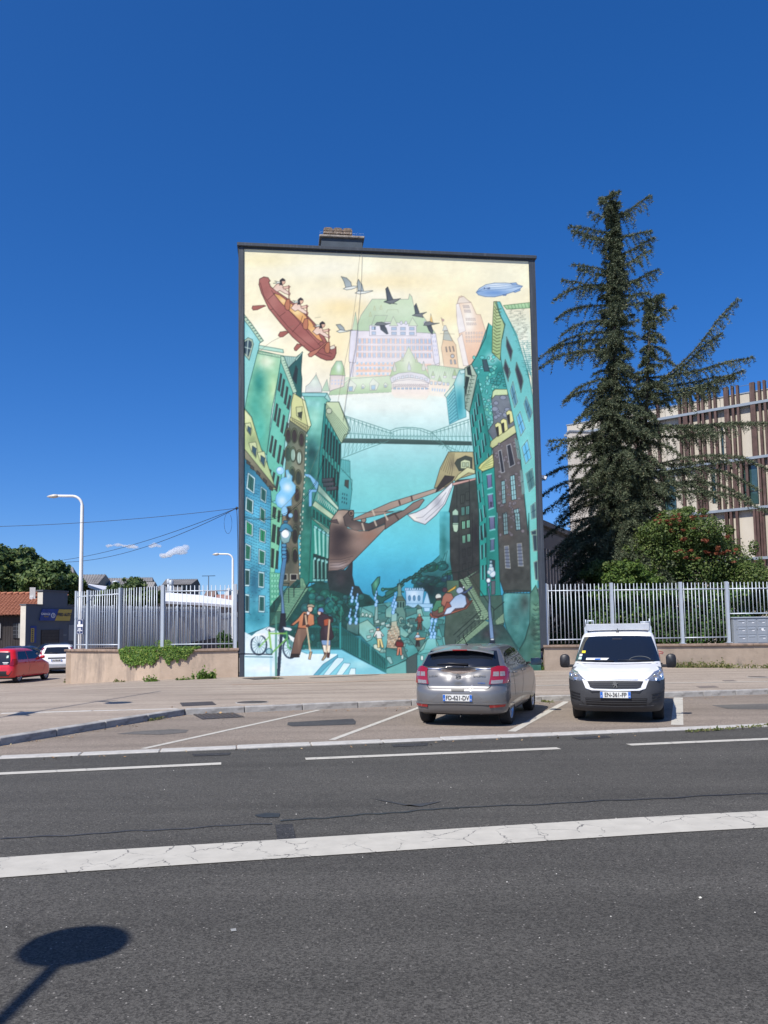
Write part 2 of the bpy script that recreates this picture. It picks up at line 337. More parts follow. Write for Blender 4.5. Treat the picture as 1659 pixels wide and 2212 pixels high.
    def fan(a0,a1,b0,b1,n,col,w=1.3,al=.7):
        A0,A1,B0,B1=[P(t)[0] for t in (a0,a1,b0,b1)]
        for i in range(n):
            t=i/(n-1);line([(A0[0]+(A1[0]-A0[0])*t,A0[1]+(A1[1]-A0[1])*t),(B0[0]+(B1[0]-B0[0])*t,B0[1]+(B1[1]-B0[1])*t)],col,w,al)
    # ---- background
    ys=np.array([905,1100,1300,1420,1500,1560,1640,1750,1900,2030,2130,2230,2330,2525])-MY0
    cs=np.array([(247,236,196),(248,234,190),(250,236,196),(250,240,212),(226,241,228),(204,234,226),(172,222,214),(140,212,208),(112,203,208),(92,196,216),(66,172,206),(48,146,184),(45,125,140),(50,120,115)],float)
    yy=np.arange(MH)
    for k in range(3): cv[...,k]=np.interp(yy,ys,cs[:,k])[:,None]
    spot("A 900 500",700,120,(252,246,220),.8);spot("A 1300 800",500,90,(255,250,232),.9);spot("B 100 640",500,90,(250,225,165),.6)
    spot("A 1150 900",300,130,(248,214,140),.6);spot("B 1300 600",260,200,(246,240,205),.7);spot("A 1100 1300",220,260,(252,225,160),.6)
    spot("A 300 420",400,90,(247,228,165),.6);spot("A 250 1200",200,160,(250,243,222),.6);spot("B 650 950",260,160,(250,226,160),.6);spot("B 500 300",500,80,(248,228,170),.5)
    ink=(120,120,125)
    # ---- hilltop castle, pale
    G1=(206,222,182);G2=(184,208,164);L=(222,214,226);PE=(240,190,160)
    poly("A 1290 1110 1330 1000 1450 828 1659 828 B 262 828 275 772 300 800 340 1000 420 1010 550 1190 A 1215 1170",G1,G2,out=ink,w=1.2,sh=[("B 60 870",260,60,(205,222,175),.6)])
    poly("A 1215 1165 1240 1165 1560 1165 1659 1165 B 548 1190 590 1520 440 1640 A 1245 1659 1205 1500",L,(232,215,215),out=ink,w=1.2)
    for y0,y1 in((1245,1300),(1318,1372),(1392,1440),(1505,1535),(1562,1600),(1625,1650)):
        poly(f"A 1285 {y0} 1659 {y0} B 500 {y0+6} 515 {y1+6} 0 {y1} A 1270 {y1}",PE,out=None,a=.85)
    for y in(1275,1352,1425): wins(f"A 1290 {y-28} 1850 {y-28} 1850 {y+22} 1290 {y+22}",11,1,.45,.8,(165,192,218),(228,222,232),.4,out=(150,145,165),w=.8)
    for y in(1275,1345,1425): wins(f"B 250 {y-26} 505 {y-26} 510 {y+24} 250 {y+24}",6,1,.5,.8,(160,188,216),(228,222,232),.4,out=(150,145,165),w=.8)
    for y in(1508,1562,1620): wins(f"A 1265 {y-20} 1680 {y-20} 1680 {y+18} 1265 {y+18}",9,1,.45,.8,(170,198,222),out=None);wins(f"B 320 {y-20} 440 {y-20} 440 {y+18} 320 {y+18}",3,1,.5,.8,(170,198,222),out=None)
    poly("A 1420 1215 1420 1110 1500 1070 1659 1070 B 345 1100 345 1215",(222,218,232),out=ink,w=1)
    wins("A 1430 1110 1500 1110 1500 1215 1430 1215",1,2,.6,.6,(165,190,220),out=ink);wins("B 60 1115 345 1115 345 1215 60 1215",3,2,.55,.6,(160,185,215),out=ink)
    wins("A 1470 1110 1480 1110 1480 1160 1470 1160",1,1,.6,.6,(165,190,220))
    poly("B -10 1110 0 1085 40 1000 A 1480 1000 1450 1080 1440 1110",G2,out=ink,w=1,a=.7);poly("B 60 1110 100 1010 150 1110",G1,out=ink,w=1);poly("B 260 1110 305 1020 360 1110",G1,out=ink,w=1)
    for x in(185,235,440): ell(f"B {x} 1078",14,20,(205,205,225),out=ink,w=.8)
    for x,y in((1475,945),(1545,935),(1430,1010),(1520,1600)):line(f"A {x-14} {y} {x} {y-45} {x+12} {y} {x-14} {y}",(180,170,120),1,.8)
    line("B 30 970 40 940 150 940 155 968",(150,160,120),1.2)
    # turrets
    poly("A 1218 1160 1300 1160 1278 1440 1270 1500 1245 1510 1200 1490 1200 1440",(226,220,234),(200,198,216),'h',out=ink,w=1.2)
    poly("A 1235 1158 1272 965 1302 1158",G1,G2,'h',out=ink,w=1);poly("A 1208 1500 1250 1500 1238 1659 1205 1659",(214,210,226),out=ink,w=1)
    poly("B 498 1190 552 1190 588 1450 590 1500 545 1520 530 1480",(222,217,232),out=ink,w=1.2);wins("B 505 1200 550 1200 580 1440 535 1440",2,5,.4,.5,(180,185,210),out=None)
    poly("B 490 1070 500 980 525 1080",(235,190,110),out=ink,w=1)
    # clock tower & tall tower on the right of it
    poly("B 610 1340 625 1280 640 1160 675 1155 740 1275 765 1310 790 1560 640 1560",(226,196,158),(240,205,170),out=(150,130,110),w=1.3)
    poly("B 630 1255 640 1165 680 1160 730 1270",(185,190,180),out=(130,125,110),w=1.2);poly("B 625 1160 680 1155 660 1105 640 1105",(205,208,200),out=ink,w=1)
    line("B 630 1105 610 1020",(150,120,90),1.3);poly("B 612 1030 640 1040 640 1060 620 1058",(200,160,150),out=ink,w=.8)
    wins("B 640 1330 750 1320 765 1380 650 1390",3,1,.3,.9,(140,140,140),out=(120,100,90));ell("B 728 1428",20,20,(190,195,200),out=(130,110,90));wins("B 690 1465 770 1465 780 1515 695 1515",2,1,.4,.9,(170,180,190),out=(120,100,90))
    poly("B 775 900 800 800 830 790 930 860 985 985 1030 990 1080 1160 1040 1300 930 1530 845 1530 800 1190 775 1000",(236,208,178),(236,190,160),out=(165,140,125),w=1.4,sh=[("B 900 1040",70,180,(252,244,232),.9)])
    poly("B 770 880 800 870 830 980 870 1160 800 1190 780 1080",(236,226,222),out=(165,150,150),w=1);poly("B 785 1245 830 1190 900 1530 845 1530",(240,228,220),out=(165,150,150),w=1)
    poly("B 780 870 805 810 850 795 925 860",(228,212,195),out=(150,130,120),w=1.2)
    wins("B 835 880 905 880 935 975 860 975",5,2,.4,.6,(230,225,228),out=(150,135,130),w=.8);wins("B 865 1015 975 1015 990 1110 880 1110",6,2,.4,.5,(235,228,228),out=(160,140,130),w=.8)
    wins("B 860 1165 1060 1160 1050 1290 870 1290",7,3,.45,.5,(228,214,205),out=(160,135,125),w=.8)
    # lower wings, front tower
    poly("A 990 1659 C 1000 430 1200 300 1659 262 D 100 262 A 1660 1640","".__class__ and G1,out=None)
    poly("C 985 470 995 435 1110 375 1210 300 1659 262 D 80 262 80 445 C 1659 440 990 475",(196,216,168),(182,206,158),out=ink,w=1.2,sh=[("C 1300 300",200,60,(225,236,205),.5)])
    poly("D 455 158 520 150 830 190 860 190 740 340 660 500 480 440 480 280",(192,213,170),(205,222,190),out=ink,w=1.2)
    for x in range(480,820,22): line(f"D {x} {155+(x-455)*.1} {x-30} {260+(x-455)*.12}",(160,185,140),1,.6)
    poly("D 480 300 650 340 700 360 660 500 470 470",(240,214,190),(244,232,215),out=None);wins("D 500 390 660 400 650 440 500 430",6,1,.5,.8,(175,200,225),out=None);wins("D 480 320 700 335 700 370 480 360",5,1,.5,.8,(190,205,225),out=ink,w=.8)
    for x,y,s in((1215,400,34),(1455,385,34),(1345,390,14),(1585,375,14)):
        poly(f"C {x-s} {y-s*.6} {x-s*1.2} {y-s} {x} {y-s*2.7} {x+s*1.9} {y-s} {x+s} {y+s} {x-s} {y+s*1.1}",(214,220,200),out=ink,w=1);poly(f"C {x-s*.6} {y-s*.5} {x+s*.7} {y-s*.6} {x+s*.6} {y+s*.8} {x-s*.5} {y+s*.8}",(150,185,215),out=ink,w=1)
    for x,y,s in((520,270,18),(590,330,22),(645,270,16),(750,270,24)):
        poly(f"D {x-s} {y} {x} {y-s*3} {x+s} {y} {x+s*.9} {y+s} {x-s*.9} {y+s}",(215,212,222),out=ink,w=1);poly(f"D {x-s} {y-s*.3} {x} {y-s*3} {x+s} {y-s*.3}",(170,195,130),out=ink,w=1)
    poly("C 985 475 1659 440 D 80 445 80 510 400 540 C 1000 560",(240,236,222),(226,241,230),out=None)
    for x in range(1240,1420,28): ell(f"C {x} 515",8,12,(222,225,205),out=None)
    for x in range(1520,1650,26): ell(f"C {x} 510",8,12,(222,225,205),out=None)
    poly("D 80 340 62 290 130 240 430 240 488 300 480 350 470 480 440 520 110 500 78 450",(232,222,230),(246,222,200),out=None)
    poly("D 60 275 110 130 200 90 262 -40 340 110 430 160 485 290 420 250 280 225 150 240",(196,214,165),(168,198,135),out=(130,150,110),w=1.4,sh=[("D 255 120",55,110,(218,230,195),.8)])
    poly("D 62 290 150 240 280 225 420 250 488 300 478 345 400 300 270 285 150 300 78 340",(210,205,225),out=ink,w=1.3)
    wins("D 85 285 265 245 265 290 85 325",4,1,.6,.6,(200,210,232),out=ink,w=1);wins("D 270 245 470 290 470 325 270 288",4,1,.6,.6,(200,210,232),out=ink,w=1)
    line("D 75 345 150 318 270 305 400 318 480 350",(150,140,150),1.5);line("D 75 400 150 375 270 362 400 372 475 405",(150,140,150),1.5)
    wins("D 85 350 475 350 475 385 85 385",18,1,.5,.8,(228,210,205),out=(140,130,140),w=1)
    wins("D 90 390 470 390 470 410 90 410",9,1,.6,.8,(150,185,220),out=ink,w=.8);poly("D 248 180 265 115 285 180 285 210 250 210",(190,200,215),out=(130,140,110),w=1.1);poly("D 175 110 190 60 205 110",(190,206,150),out=ink,w=1);poly("D 335 120 345 65 360 120",(190,206,150),out=ink,w=1)
    poly("D 95 190 110 120 130 190 125 220 98 220",(205,205,190),out=ink,w=1);poly("D 400 180 420 110 440 180 435 210 405 210",(205,205,190),out=ink,w=1)
    spot("D 180 560",420,75,(232,243,232),.95);spot("C 1400 560",500,60,(232,243,230),.9);spot("D 620 560",160,80,(215,238,230),.7)
    spot("C 1350 330",380,80,(236,240,222),.45);spot("D 250 250",230,150,(238,238,226),.35);spot("D 600 260",200,90,(236,240,222),.4);spot("B 150 950",330,110,(225,235,205),.4);spot("A 1500 1350",300,200,(246,236,232),.3);spot("B 250 1350",260,200,(246,236,232),.3)
    # left small towers
    poly("C 1000 265 1070 115 1120 112 1155 265 1145 380 990 430",(214,200,200),(228,214,205),out=ink,w=1.2)
    poly("C 995 262 1015 190 1065 112 1122 112 1150 190 1158 268 1100 262",(165,200,150),(185,208,150),out=ink,w=1.4,sh=[("C 1090 180",30,60,(230,244,225),.9)])
    wins("C 1005 300 1140 300 1140 370 1000 370",4,2,.4,.5,(190,200,225),out=None)
    poly("C 740 380 780 350 850 255 905 380 910 440 735 445",(188,208,180),(214,214,214),out=ink,w=1.2,sh=[("C 830 340",40,40,(235,245,225),.8)]);poly("C 905 430 965 305 990 430",(190,214,180),out=ink,w=1);line("C 850 255 850 235",ink,1)
    # ---- zeppelin, geese, canoe
    poly("B 985 752 1020 710 1090 670 1180 653 1300 652 1400 662 1480 685 1450 715 1380 745 1290 775 1180 800 1080 798 1010 780",(190,214,238),(150,180,215),out=(60,90,140),w=1.6,sh=[("B 1200 680",150,25,(225,238,250),.8),("B 1180 755",140,25,(110,150,205),.9)])
    for k in(-30,-8,16): line(f"B 990 752 1090 {715+k} 1300 {700+k} 1470 686",(85,120,170),1.1)
    poly("B 1350 655 1410 648 1425 668 1370 668",(150,185,225),out=(60,90,140));poly("B 1380 745 1450 712 1455 730 1400 752",(140,175,220),out=(60,90,140));poly("B 1270 775 1310 768 1300 785 1275 786",(120,150,190),out=(60,90,140))
    for s in("1068 718 1070 705 1080 705 1080 712 1070 712 1082 720","1098 718 1098 702","1108 718 1108 703 1116 703 1116 718 1108 718","1123 716 1123 701 1131 701 1131 716 1123 716"): line("B "+s,(50,70,120),1.2)
    def goose(s,wing,body,dark):
        d=(70,78,90) if dark else (150,160,160)
        poly(s+" "+wing,d,(175,185,190) if not dark else (95,105,115),out=(40,50,55),w=1.3);poly(s+" "+body,(225,228,222) if not dark else (120,125,130),out=(40,50,55),w=1.2)
    goose("A","1170 705 1150 640 1122 590 1180 605 1225 650 1235 700","1145 720 1170 705 1250 690 1290 692 1300 700 1230 725 1180 732",False)
    goose("A","1300 740 1290 660 1305 618 1345 680 1360 745","1270 765 1300 745 1380 745 1450 738 1460 742 1380 765 1320 775",False)
    goose("A","1610 850 1595 720 1612 700 1660 820 1665 860","1575 855 1600 845 1660 840 1720 830 1735 835 1690 860 1640 880",True)
    goose("A","1100 1150 1065 1100 1110 1095 1145 1130 1160 1165","1070 1170 1110 1155 1180 1165 1230 1152 1240 1158 1170 1175 1100 1185",False)
    goose("A","1530 1100 1540 1150 1600 1197 1618 1195 1600 1140 1575 1100","1478 1100 1500 1075 1550 1070 1600 1085 1640 1085 1580 1105 1510 1105",True)
    goose("B","45 850 20 720 45 700 80 790 105 840","5 860 40 845 110 830 180 820 150 840 100 870 140 880 60 870",True)
    goose("B","335 980 325 900 345 872 375 960 380 985","303 1000 340 980 400 975 455 965 410 990 420 1022 350 1010",True)
    goose("B","450 1090 480 1160 515 1200 522 1160 500 1090","422 1105 440 1070 490 1062 530 1080 590 1080 530 1095 460 1108",True)
    RB=(176,106,98);OB=(70,30,28)
    for s in("172 930 180 905 300 897 320 905 300 912 230 945 185 950","450 1215 470 1180 530 1170 560 1185 500 1230 470 1235","617 1350 650 1305 700 1310 690 1330 640 1378 622 1372"): poly("A "+s,(168,98,88),out=OB,w=1.6)
    poly("A 300 597 345 605 368 640 352 650 372 700 430 745 600 860 740 985 860 1110 950 1250 1010 1360 1030 1350 1062 1335 1064 1400 1045 1450 1020 1475 960 1478 900 1455 760 1370 600 1230 470 1080 350 930 275 770 248 680 255 620",RB,(160,90,84),out=OB,w=2.2,sh=[("A 400 850",60,120,(190,125,115),.7),("A 760 1260",120,50,(190,125,115),.6)])
    poly("A 400 770 470 790 560 860 700 960 810 1080 890 1220 930 1290 860 1250 760 1140 620 1000 490 880",(232,178,110),(225,160,105),out=OB,w=1.4,sh=[("A 650 970",60,40,(246,214,150),.9),("A 500 850",50,30,(246,210,150),.8),("A 820 1170",50,40,(244,206,140),.7)])
    line("A 262 660 300 800 400 940 560 1130 740 1290 880 1400 1010 1440",OB,1.4);line("A 380 740 470 860 610 1000 780 1200 900 1330 1020 1410",OB,1.2)
    for s in("340 840 420 765","360 950 400 935","465 1015 525 970","600 1180 690 1080 708 1010","690 1330 730 1325","870 1310 915 1270"): line("A "+s,OB,1.2)
    poly("A 985 1340 1045 1315 1055 1350 1010 1365",(225,215,195),out=OB,w=1.2)
    SK=(232,190,168)
    for (x,y) in((0,0),(190,205),(420,455)):
        t=lambda pts:"A "+" ".join(f"{px+x} {py+y}" for px,py in pts)
        poly(t([(395,720),(440,670),(490,665),(515,720),(580,770),(575,790),(520,770),(470,740),(440,755)]),SK,(240,214,196),out=OB,w=1.3)
        poly(t([(500,705),(560,690),(582,700),(560,720),(510,725)]),SK,out=OB,w=1.1)
        line(t([(566,690),(566,830)]),(110,50,45),3)
        poly(t([(540,835),(575,830),(578,900),(570,945),(545,950),(525,930),(520,890)]),(190,120,90),out=OB,w=1.6)
        ell(t([(502,645)]),26,30,(226,180,155),out=OB,w=1);poly(t([(465,690),(470,630),(500,608),(528,628),(525,640),(490,640),(500,690),(480,680)]),(35,35,45),out=None)
        poly(t([(470,650),(415,640),(440,655),(400,665),(440,668),(480,660)]),(225,225,215),out=(50,60,50),w=1)
    poly("A 765 1415 790 1390 880 1350 960 1280 970 1290 890 1365 860 1400 800 1442 775 1440",(190,120,100),out=OB,w=1.6)
    # ---- haze + long bridge
    BR=(95,140,128)
    poly("C 1120 930 1659 935 D 925 960 930 1000 C 1659 985 1120 975",(80,105,98),(50,80,75),out=(50,80,75),w=1.2)
    line("C 1150 690 1400 770 1640 850 D 60 850 120 822 200 812 300 812 400 825 500 860 700 790 900 725",BR,2.2);line("C 1170 710 1400 800 1659 880 D 60 870 160 835 250 825 360 835 480 880 700 820 900 750",BR,1.6)
    line("C 1120 1140 1350 1050 1600 960 D 40 950",BR,2);line("D 500 860 600 960 700 1060 900 1090",BR,2);line("D 560 960 780 1060",BR,1.6);line("C 1200 875 1659 905 D 920 905",BR,1.5)
    for i in range(12):
        x=1170+i*42;yt=700+i*14.5
        line(f"C {x} {yt} {x} {935}",BR,1.3);line(f"C {x} {yt} {x+42} {935}",BR,1.1,.6);line(f"C {x} 935 {x+42} {yt+14}",BR,1.1,.6)
        if i<10: line(f"C {x-30} {1125-i*18} {x-10} 975",BR,1.2);line(f"C {x-30} {1125-i*18} {x+30} 975",BR,1,.6)
    for i in range(13):
        x=60+i*36;yt=822+abs(i-6)**2*1.1;line(f"D {x} {yt} {x} 945",BR,1.4,.7);line(f"D {x} 885 {x+36} 935",BR,1,.5);line(f"D {x+36} 885 {x} 935",BR,1,.5)
    for i in range(10):
        x=510+i*42;yt=860-i*14;line(f"D {x} {yt} {x} 960",BR,1.4,.8);line(f"D {x} {yt} {x+42} 955",BR,1.1,.6)
        if i>1: line(f"D {x} 1000 {x-20} {960+min(i,5)*25}",BR,1.2,.8);line(f"D {x} 1000 {x+30} {960+min(i,5)*26}",BR,1,.6)
    # ---- right distant block
    poly("D 640 470 740 355 800 205 860 195 870 700 780 735 690 780 660 490",(150,210,208),(110,190,200),out=(60,120,130),w=1.3,sh=[("D 800 560",40,150,(50,150,165),.9),("D 800 300",50,80,(190,228,222),.8)])
    poly("D 640 470 740 355 750 380 660 495",(210,228,205),out=(60,110,110),w=1.3);wins("D 670 500 745 400 780 720 695 780",6,9,.6,.55,(60,130,150),out=None);line("D 745 360 785 725",(50,110,125),1.4)
    poly("D 800 205 860 200 860 235 815 245",(200,232,220),out=(60,120,130),w=1.2)
    # ---- left side houses
    poly("A 80 995 160 1090 290 1270 250 1300 230 1500 140 2050 80 2100",(150,214,196),(160,218,190),out=(40,90,85),w=1.8,sh=[("A 150 1250",60,120,(180,230,215),.7)])
    poly("A 80 985 165 1090 292 1272 262 1290 150 1130 80 1045",(190,214,180),out=(50,85,70),w=2)
    for k in range(9): line(f"A {95+k*20} {1030+k*28} {115+k*20} {1025+k*28}",(60,90,80),2.5)
    poly("A 88 1270 130 1240 175 1260 188 1310 140 1480 88 1420",(175,190,165),out=(40,70,65),w=1.6);poly("A 92 1290 130 1262 165 1285 168 1320 130 1440 92 1400",(45,75,95),out=(40,70,65),w=1.4);line("A 130 1262 115 1430",(200,220,205),3);line("A 92 1340 160 1360",(200,220,205),2.5)
    # green corner tower
    poly("C 235 0 500 60 480 110 380 620 320 1110 260 1040 160 700 92 615 130 400",(150,205,150),(110,190,150),out=(30,90,75),w=1.8,nz=5,sh=[("C 320 120",120,90,(228,240,200),.95),("C 240 350",60,140,(40,150,125),.95),("C 200 600",70,160,(80,180,145),.9),("C 400 420",60,200,(205,232,170),.9),("C 250 850",60,180,(90,195,160),.9)])
    poly("C 235 15 500 55 500 85 235 35",(200,226,180),out=(50,90,75),w=1.4);wins("C 240 22 490 62 490 76 240 40",16,1,.5,.6,(90,150,120),out=None);poly("A 245 1320 500 1365 505 1400 240 1358",(185,222,190),out=(50,100,85),w=1.6)
    poly("C 505 60 640 70 700 25 640 100 560 190",(170,200,180),out=(45,85,80),w=1.6)
    for k in range(5): line(f"C {520+k*22} 70 {540+k*14} {150+k*4}",(90,140,130),1.2)
    poly("C 705 15 690 220 700 300 690 515 640 480 560 180 640 100",(28,90,95),(30,110,100),out=(20,50,55),w=1.8);poly("C 635 160 655 200 640 360 600 300",(25,45,55),out=(20,50,55));poly("C 700 20 710 25 640 110 625 100",(185,215,190),out=(40,80,75),w=1.5)
    poly("C 475 100 500 110 640 440 600 450 520 900 490 1220 440 1580 370 1600 320 1110",(112,196,160),(118,200,160),out=(25,85,75),w=1.8,sh=[("C 480 300",60,160,(100,190,165),.6),("C 420 900",60,160,(125,208,170),.8)])
    poly("C 475 60 510 70 645 440 605 455 480 130",(188,216,180),out=(45,85,75),w=1.7)
    for k in range(12): line(f"C {495+k*11} {110+k*27} {515+k*11} {106+k*27}",(60,110,95),1.3)
    W=(48,62,62)
    for (x,y,h) in((470,240,200),(500,300,200),(535,380,200),(565,470,160),(425,560,200),(455,610,205),(498,680,200),(535,760,165),(375,900,190),(410,940,200),(458,1000,200),(500,1050,170),(350,1255,160),(390,1285,170),(435,1325,170)):
        poly(f"C {x} {y} {x+18} {y+14} {x-8} {y+h} {x-30} {y+h-22}",W,out=(20,35,40),w=1.2);line(f"C {x-2} {y+6} {x-22} {y+h-18}",(90,105,105),1.5)
    # dormer gable
    poly("C 610 455 705 515 790 800 750 870 580 720 585 560",(214,216,150),(196,200,140),out=(70,75,45),w=1.7);poly("C 700 510 735 540 798 800 760 810",(222,224,165),out=(70,75,45),w=1.6)
    poly("C 575 705 760 800 750 875 565 740",(210,210,150),(150,150,110),out=(50,55,40),w=1.6);poly("C 635 600 700 595 690 740 640 690",(200,205,150),out=(60,65,45),w=1.4);poly("C 655 660 700 650 690 720 660 700",(60,70,60),out=(30,40,35))
    for k in range(8): line(f"C {590+k*20} {722+k*13} {600+k*20} {745+k*13}",(70,70,50),2)
    # brown arched house
    poly("C 565 740 750 870 735 1000 715 1400 690 1945 640 1945 E 665 790 480 770 C 470 1900 520 1200",(110,118,98),(118,108,92),out=(35,40,35),w=1.6,nz=5,sh=[("C 640 1250",90,160,(150,152,128),.6),("E 560 560",60,160,(70,78,68),.7),("E 520 90",40,60,(165,140,105),.7)])
    for(x,y)in((615,900),(690,940),(600,1100),(665,1130),(590,1310),(655,1340),(640,1520),(555,1480),(625,1740),(545,1720),(625,1920),(550,900),(545,1090)):
        ell(f"C {x} {y}",34,82,(100,108,80),out=(40,45,35),w=1.3);ell(f"C {x} {y+6}",23,66,[(62,50,52),(55,70,62),(190,214,190)][(x+y)//10%3 if 1050<y<1400 else 0],out=(25,28,28),w=1.2);line(f"C {x} {y-56} {x} {y+68}",(30,35,32),1)
    for(x,y)in((615,240),(615,450),(525,450)): ell(f"E {x} {y}",36,88,(100,112,82),out=(40,45,35),w=1.3);ell(f"E {x} {y+8}",26,70,(38,36,36),out=(25,28,28))
    poly("E 565 650 635 650 635 712 565 712",(25,22,28),out=(220,220,205),w=2);poly("E 498 650 528 650 528 712 490 712",(25,22,28),out=(220,220,205),w=2)
    # tall teal block
    poly("C 700 450 965 450 1000 520 950 570 930 700 880 1110 860 1400 800 1659 E 785 50 765 740 735 790 668 700 682 0 C 715 1400 735 900 795 790 735 540",(135,205,170),(30,120,95),out=(20,75,70),w=1.8,nz=7,sh=[("C 830 700",80,140,(170,222,185),.9),("C 800 1090",70,140,(12,75,80),.95),("C 790 1300",60,110,(15,90,80),.9),("C 760 1700",50,150,(10,90,75),.9),("C 800 560",120,50,(160,216,195),.8)])
    for k in range(17): ell(f"C {748-k*3.6} {900+k*62}",9,17,(205,228,200),out=(40,80,70),w=1);
    for k in range(11): ell(f"E {676-k*1.2} {20+k*62}",9,17,(200,226,195),out=(40,80,70),w=1)
    poly("C 695 450 965 450 975 490 700 485",(155,212,200),out=(35,90,90),w=1.6);poly("C 965 450 1000 520 990 545 940 500",(170,215,195),out=(35,90,90),w=1.6)
    poly("C 940 560 1110 980 1105 1300 1075 1659 860 1659 880 1110 930 650",(40,140,125),(30,150,125),out=(15,60,60),w=1.7)
    wins("C 940 750 1110 990 1100 1300 915 1040",6,1,.42,.9,(14,46,52),(70,175,150),.5,out=(15,50,52));wins("C 905 1080 1095 1290 1070 1630 900 1400",6,1,.42,.92,(14,46,52),(60,160,135),.5,out=(15,50,52))
    poly("C 958 545 1090 545 1195 830 1170 900 1120 975 1105 970 950 690 950 600",(205,218,170),(180,205,165),out=(45,70,55),w=1.8)
    fan("C 960 570","C 960 690","C 1190 850","C 1110 975",8,(70,95,75),1.5);line("C 1090 548 1210 830 1190 880 1150 890 1120 980",(60,80,60),2.2);ell("C 985 640",30,30,(190,200,170),out=(60,75,65))
    # far-left blue house with shutters, slate dormers
    poly("C 85 1130 360 1480 365 1600 E 345 1000 340 1200 80 1290",(50,130,165),(100,195,215),out=(25,75,90),w=1.8,nz=5,sh=[("C 150 1220",120,100,(35,110,135),.9),("C 200 1700",150,160,(95,190,225),.8),("E 180 750",60,180,(30,95,125),.8),("E 200 1100",120,120,(40,130,150),.8),("E 240 350",120,140,(110,205,228),.7)])
    for j in range(34):
        for i in range(11):
            x=95+i*25+rs.rand()*8;y=1310+j*32+i*10+rs.rand()*6
            if y<1290+ (x-85)*.9: continue
            line(f"C {x} {y} {x+11} {y+5}",(25,75,100),1.5)
    for i in range(60):
        x=95+rs.rand()*240;y=560+rs.rand()*570;line(f"E {x} {y} {x+13} {y+2}",(25,75,100),1.4)
    poly("C 85 620 160 710 260 1040 320 1180 415 1470 360 1470 85 1060",(214,222,150),(176,196,140),out=(60,75,50),w=1.8,sh=[("C 120 700",50,60,(225,232,175),.8),("C 170 950",70,80,(120,140,100),.6)])
    poly("C 85 1045 415 1455 330 1440 85 1140",(150,150,125),(95,90,75),out=(40,45,40),w=1.8)
    for(x,y)in((110,1160),(150,1210),(215,1270),(285,1350),(350,1430)): poly(f"C {x} {y} {x+35} {y+30} {x+30} {y+58} {x-5} {y+35}",(75,72,66),out=(30,32,34),w=1.4)
    for(x,y,s)in((130,800,.8),(180,1010,1),(270,1110,1.)):
        poly(f"C {x-50*s} {y-30*s} {x+25*s} {y-40*s} {x+45*s} {y+50*s} {x+25*s} {y+130*s} {x-20*s} {y+70*s}",(205,214,160),out=(60,75,55),w=1.4);poly(f"C {x-12*s} {y} {x+32*s} {y+30*s} {x+22*s} {y+115*s} {x-15*s} {y+60*s}",(50,90,110),out=(30,45,45),w=1.3)
    for s,c in (("C 120 1290 198 1350 185 1520 100 1460",(40,110,100)),("C 98 1545 180 1590 170 1735 88 1690",(30,105,85)),("C 90 1790 172 1840 E 168 255 88 225",(40,170,95)),("C 255 1435 318 1480 310 1620 248 1580",(30,110,100)),("C 248 1650 305 1690 300 1830 240 1795",(30,130,95)),("E 88 320 150 350 140 510 80 500",(40,140,95)),("E 240 160 310 190 300 325 235 305",(40,165,100)),("E 228 378 303 405 295 555 225 540",(40,140,95)),("E 80 590 138 598 130 780 80 778",(30,85,80)),("E 225 620 290 630 285 798 222 790",(35,120,95)),("E 82 855 130 865 125 1060 80 1055",(30,75,85)),("E 228 872 293 878 290 1055 222 1050",(35,110,100))):
        p=P(s);cx=sum(q[0] for q in p)/4;cy=sum(q[1] for q in p)/4
        poly(p,(190,232,240),out=(30,70,90),w=1.5);q=[((x-cx)*.66+cx,(y-cy)*.8+cy) for x,y in p];poly(q,c,out=(20,50,50),w=1.3);line([((q[0][0]+q[1][0])/2,(q[0][1]+q[1][1])/2),((q[2][0]+q[3][0])/2,(q[2][1]+q[3][1])/2)],(15,50,45),1.5)
        for t in(.2,.4,.6,.8): line([(q[0][0]*(1-t)+q[3][0]*t+1,q[0][1]*(1-t)+q[3][1]*t),(q[1][0]*(1-t)+q[2][0]*t-1,q[1][1]*(1-t)+q[2][1]*t)],(20,60,55),.9,.6)
    poly("C 365 1600 480 1659 C 470 1945 E 345 900 350 560",(135,205,150),(150,220,165),out=(40,110,85),w=1.6)
    for s in("E 380 120 415 135 400 320 365 305","E 430 150 462 160 445 345 420 330","E 365 375 395 385 385 585 358 575","E 418 400 442 410 430 598 405 590","C 385 1650 420 1665 405 1780 375 1760","C 440 1690 465 1700 450 1820 430 1810"): poly(s,(40,60,55),out=(20,40,38),w=1.3)
    poly("E 345 630 460 640 440 900 345 1000",(130,205,150),(90,180,135),out=(40,110,85),w=1.4)
    for k in range(16): ell(f"E {370+(k%3)*30} {665+(k//3)*55}",15,20,(150,220,170),out=(60,140,105),w=1.1)
    # smoke of the lamp
    poly("C 520 1270 545 1262 560 1300 590 1330 585 1380 625 1430 620 1500 580 1560 580 1640 530 1650 500 1680 430 1650 410 1590 420 1530 470 1470 450 1400 480 1350 530 1340",(130,200,235),(120,190,235),out=(70,140,190),w=1.6,sh=[("C 540 1450",45,45,(220,240,250),.9),("C 480 1590",40,45,(200,232,250),.9),("C 550 1330",20,30,(190,225,245),.8)])
    ell("C 462 1272",40,40,(150,205,240),out=(90,150,200),w=1.3,sh=[("C 450 1255",18,18,(225,242,252),.9)]);ell("C 505 1700",32,50,(140,200,235),out=(90,150,200),w=1.2);ell("C 570 1745",22,22,(140,200,240),out=(90,150,200),w=1.2)
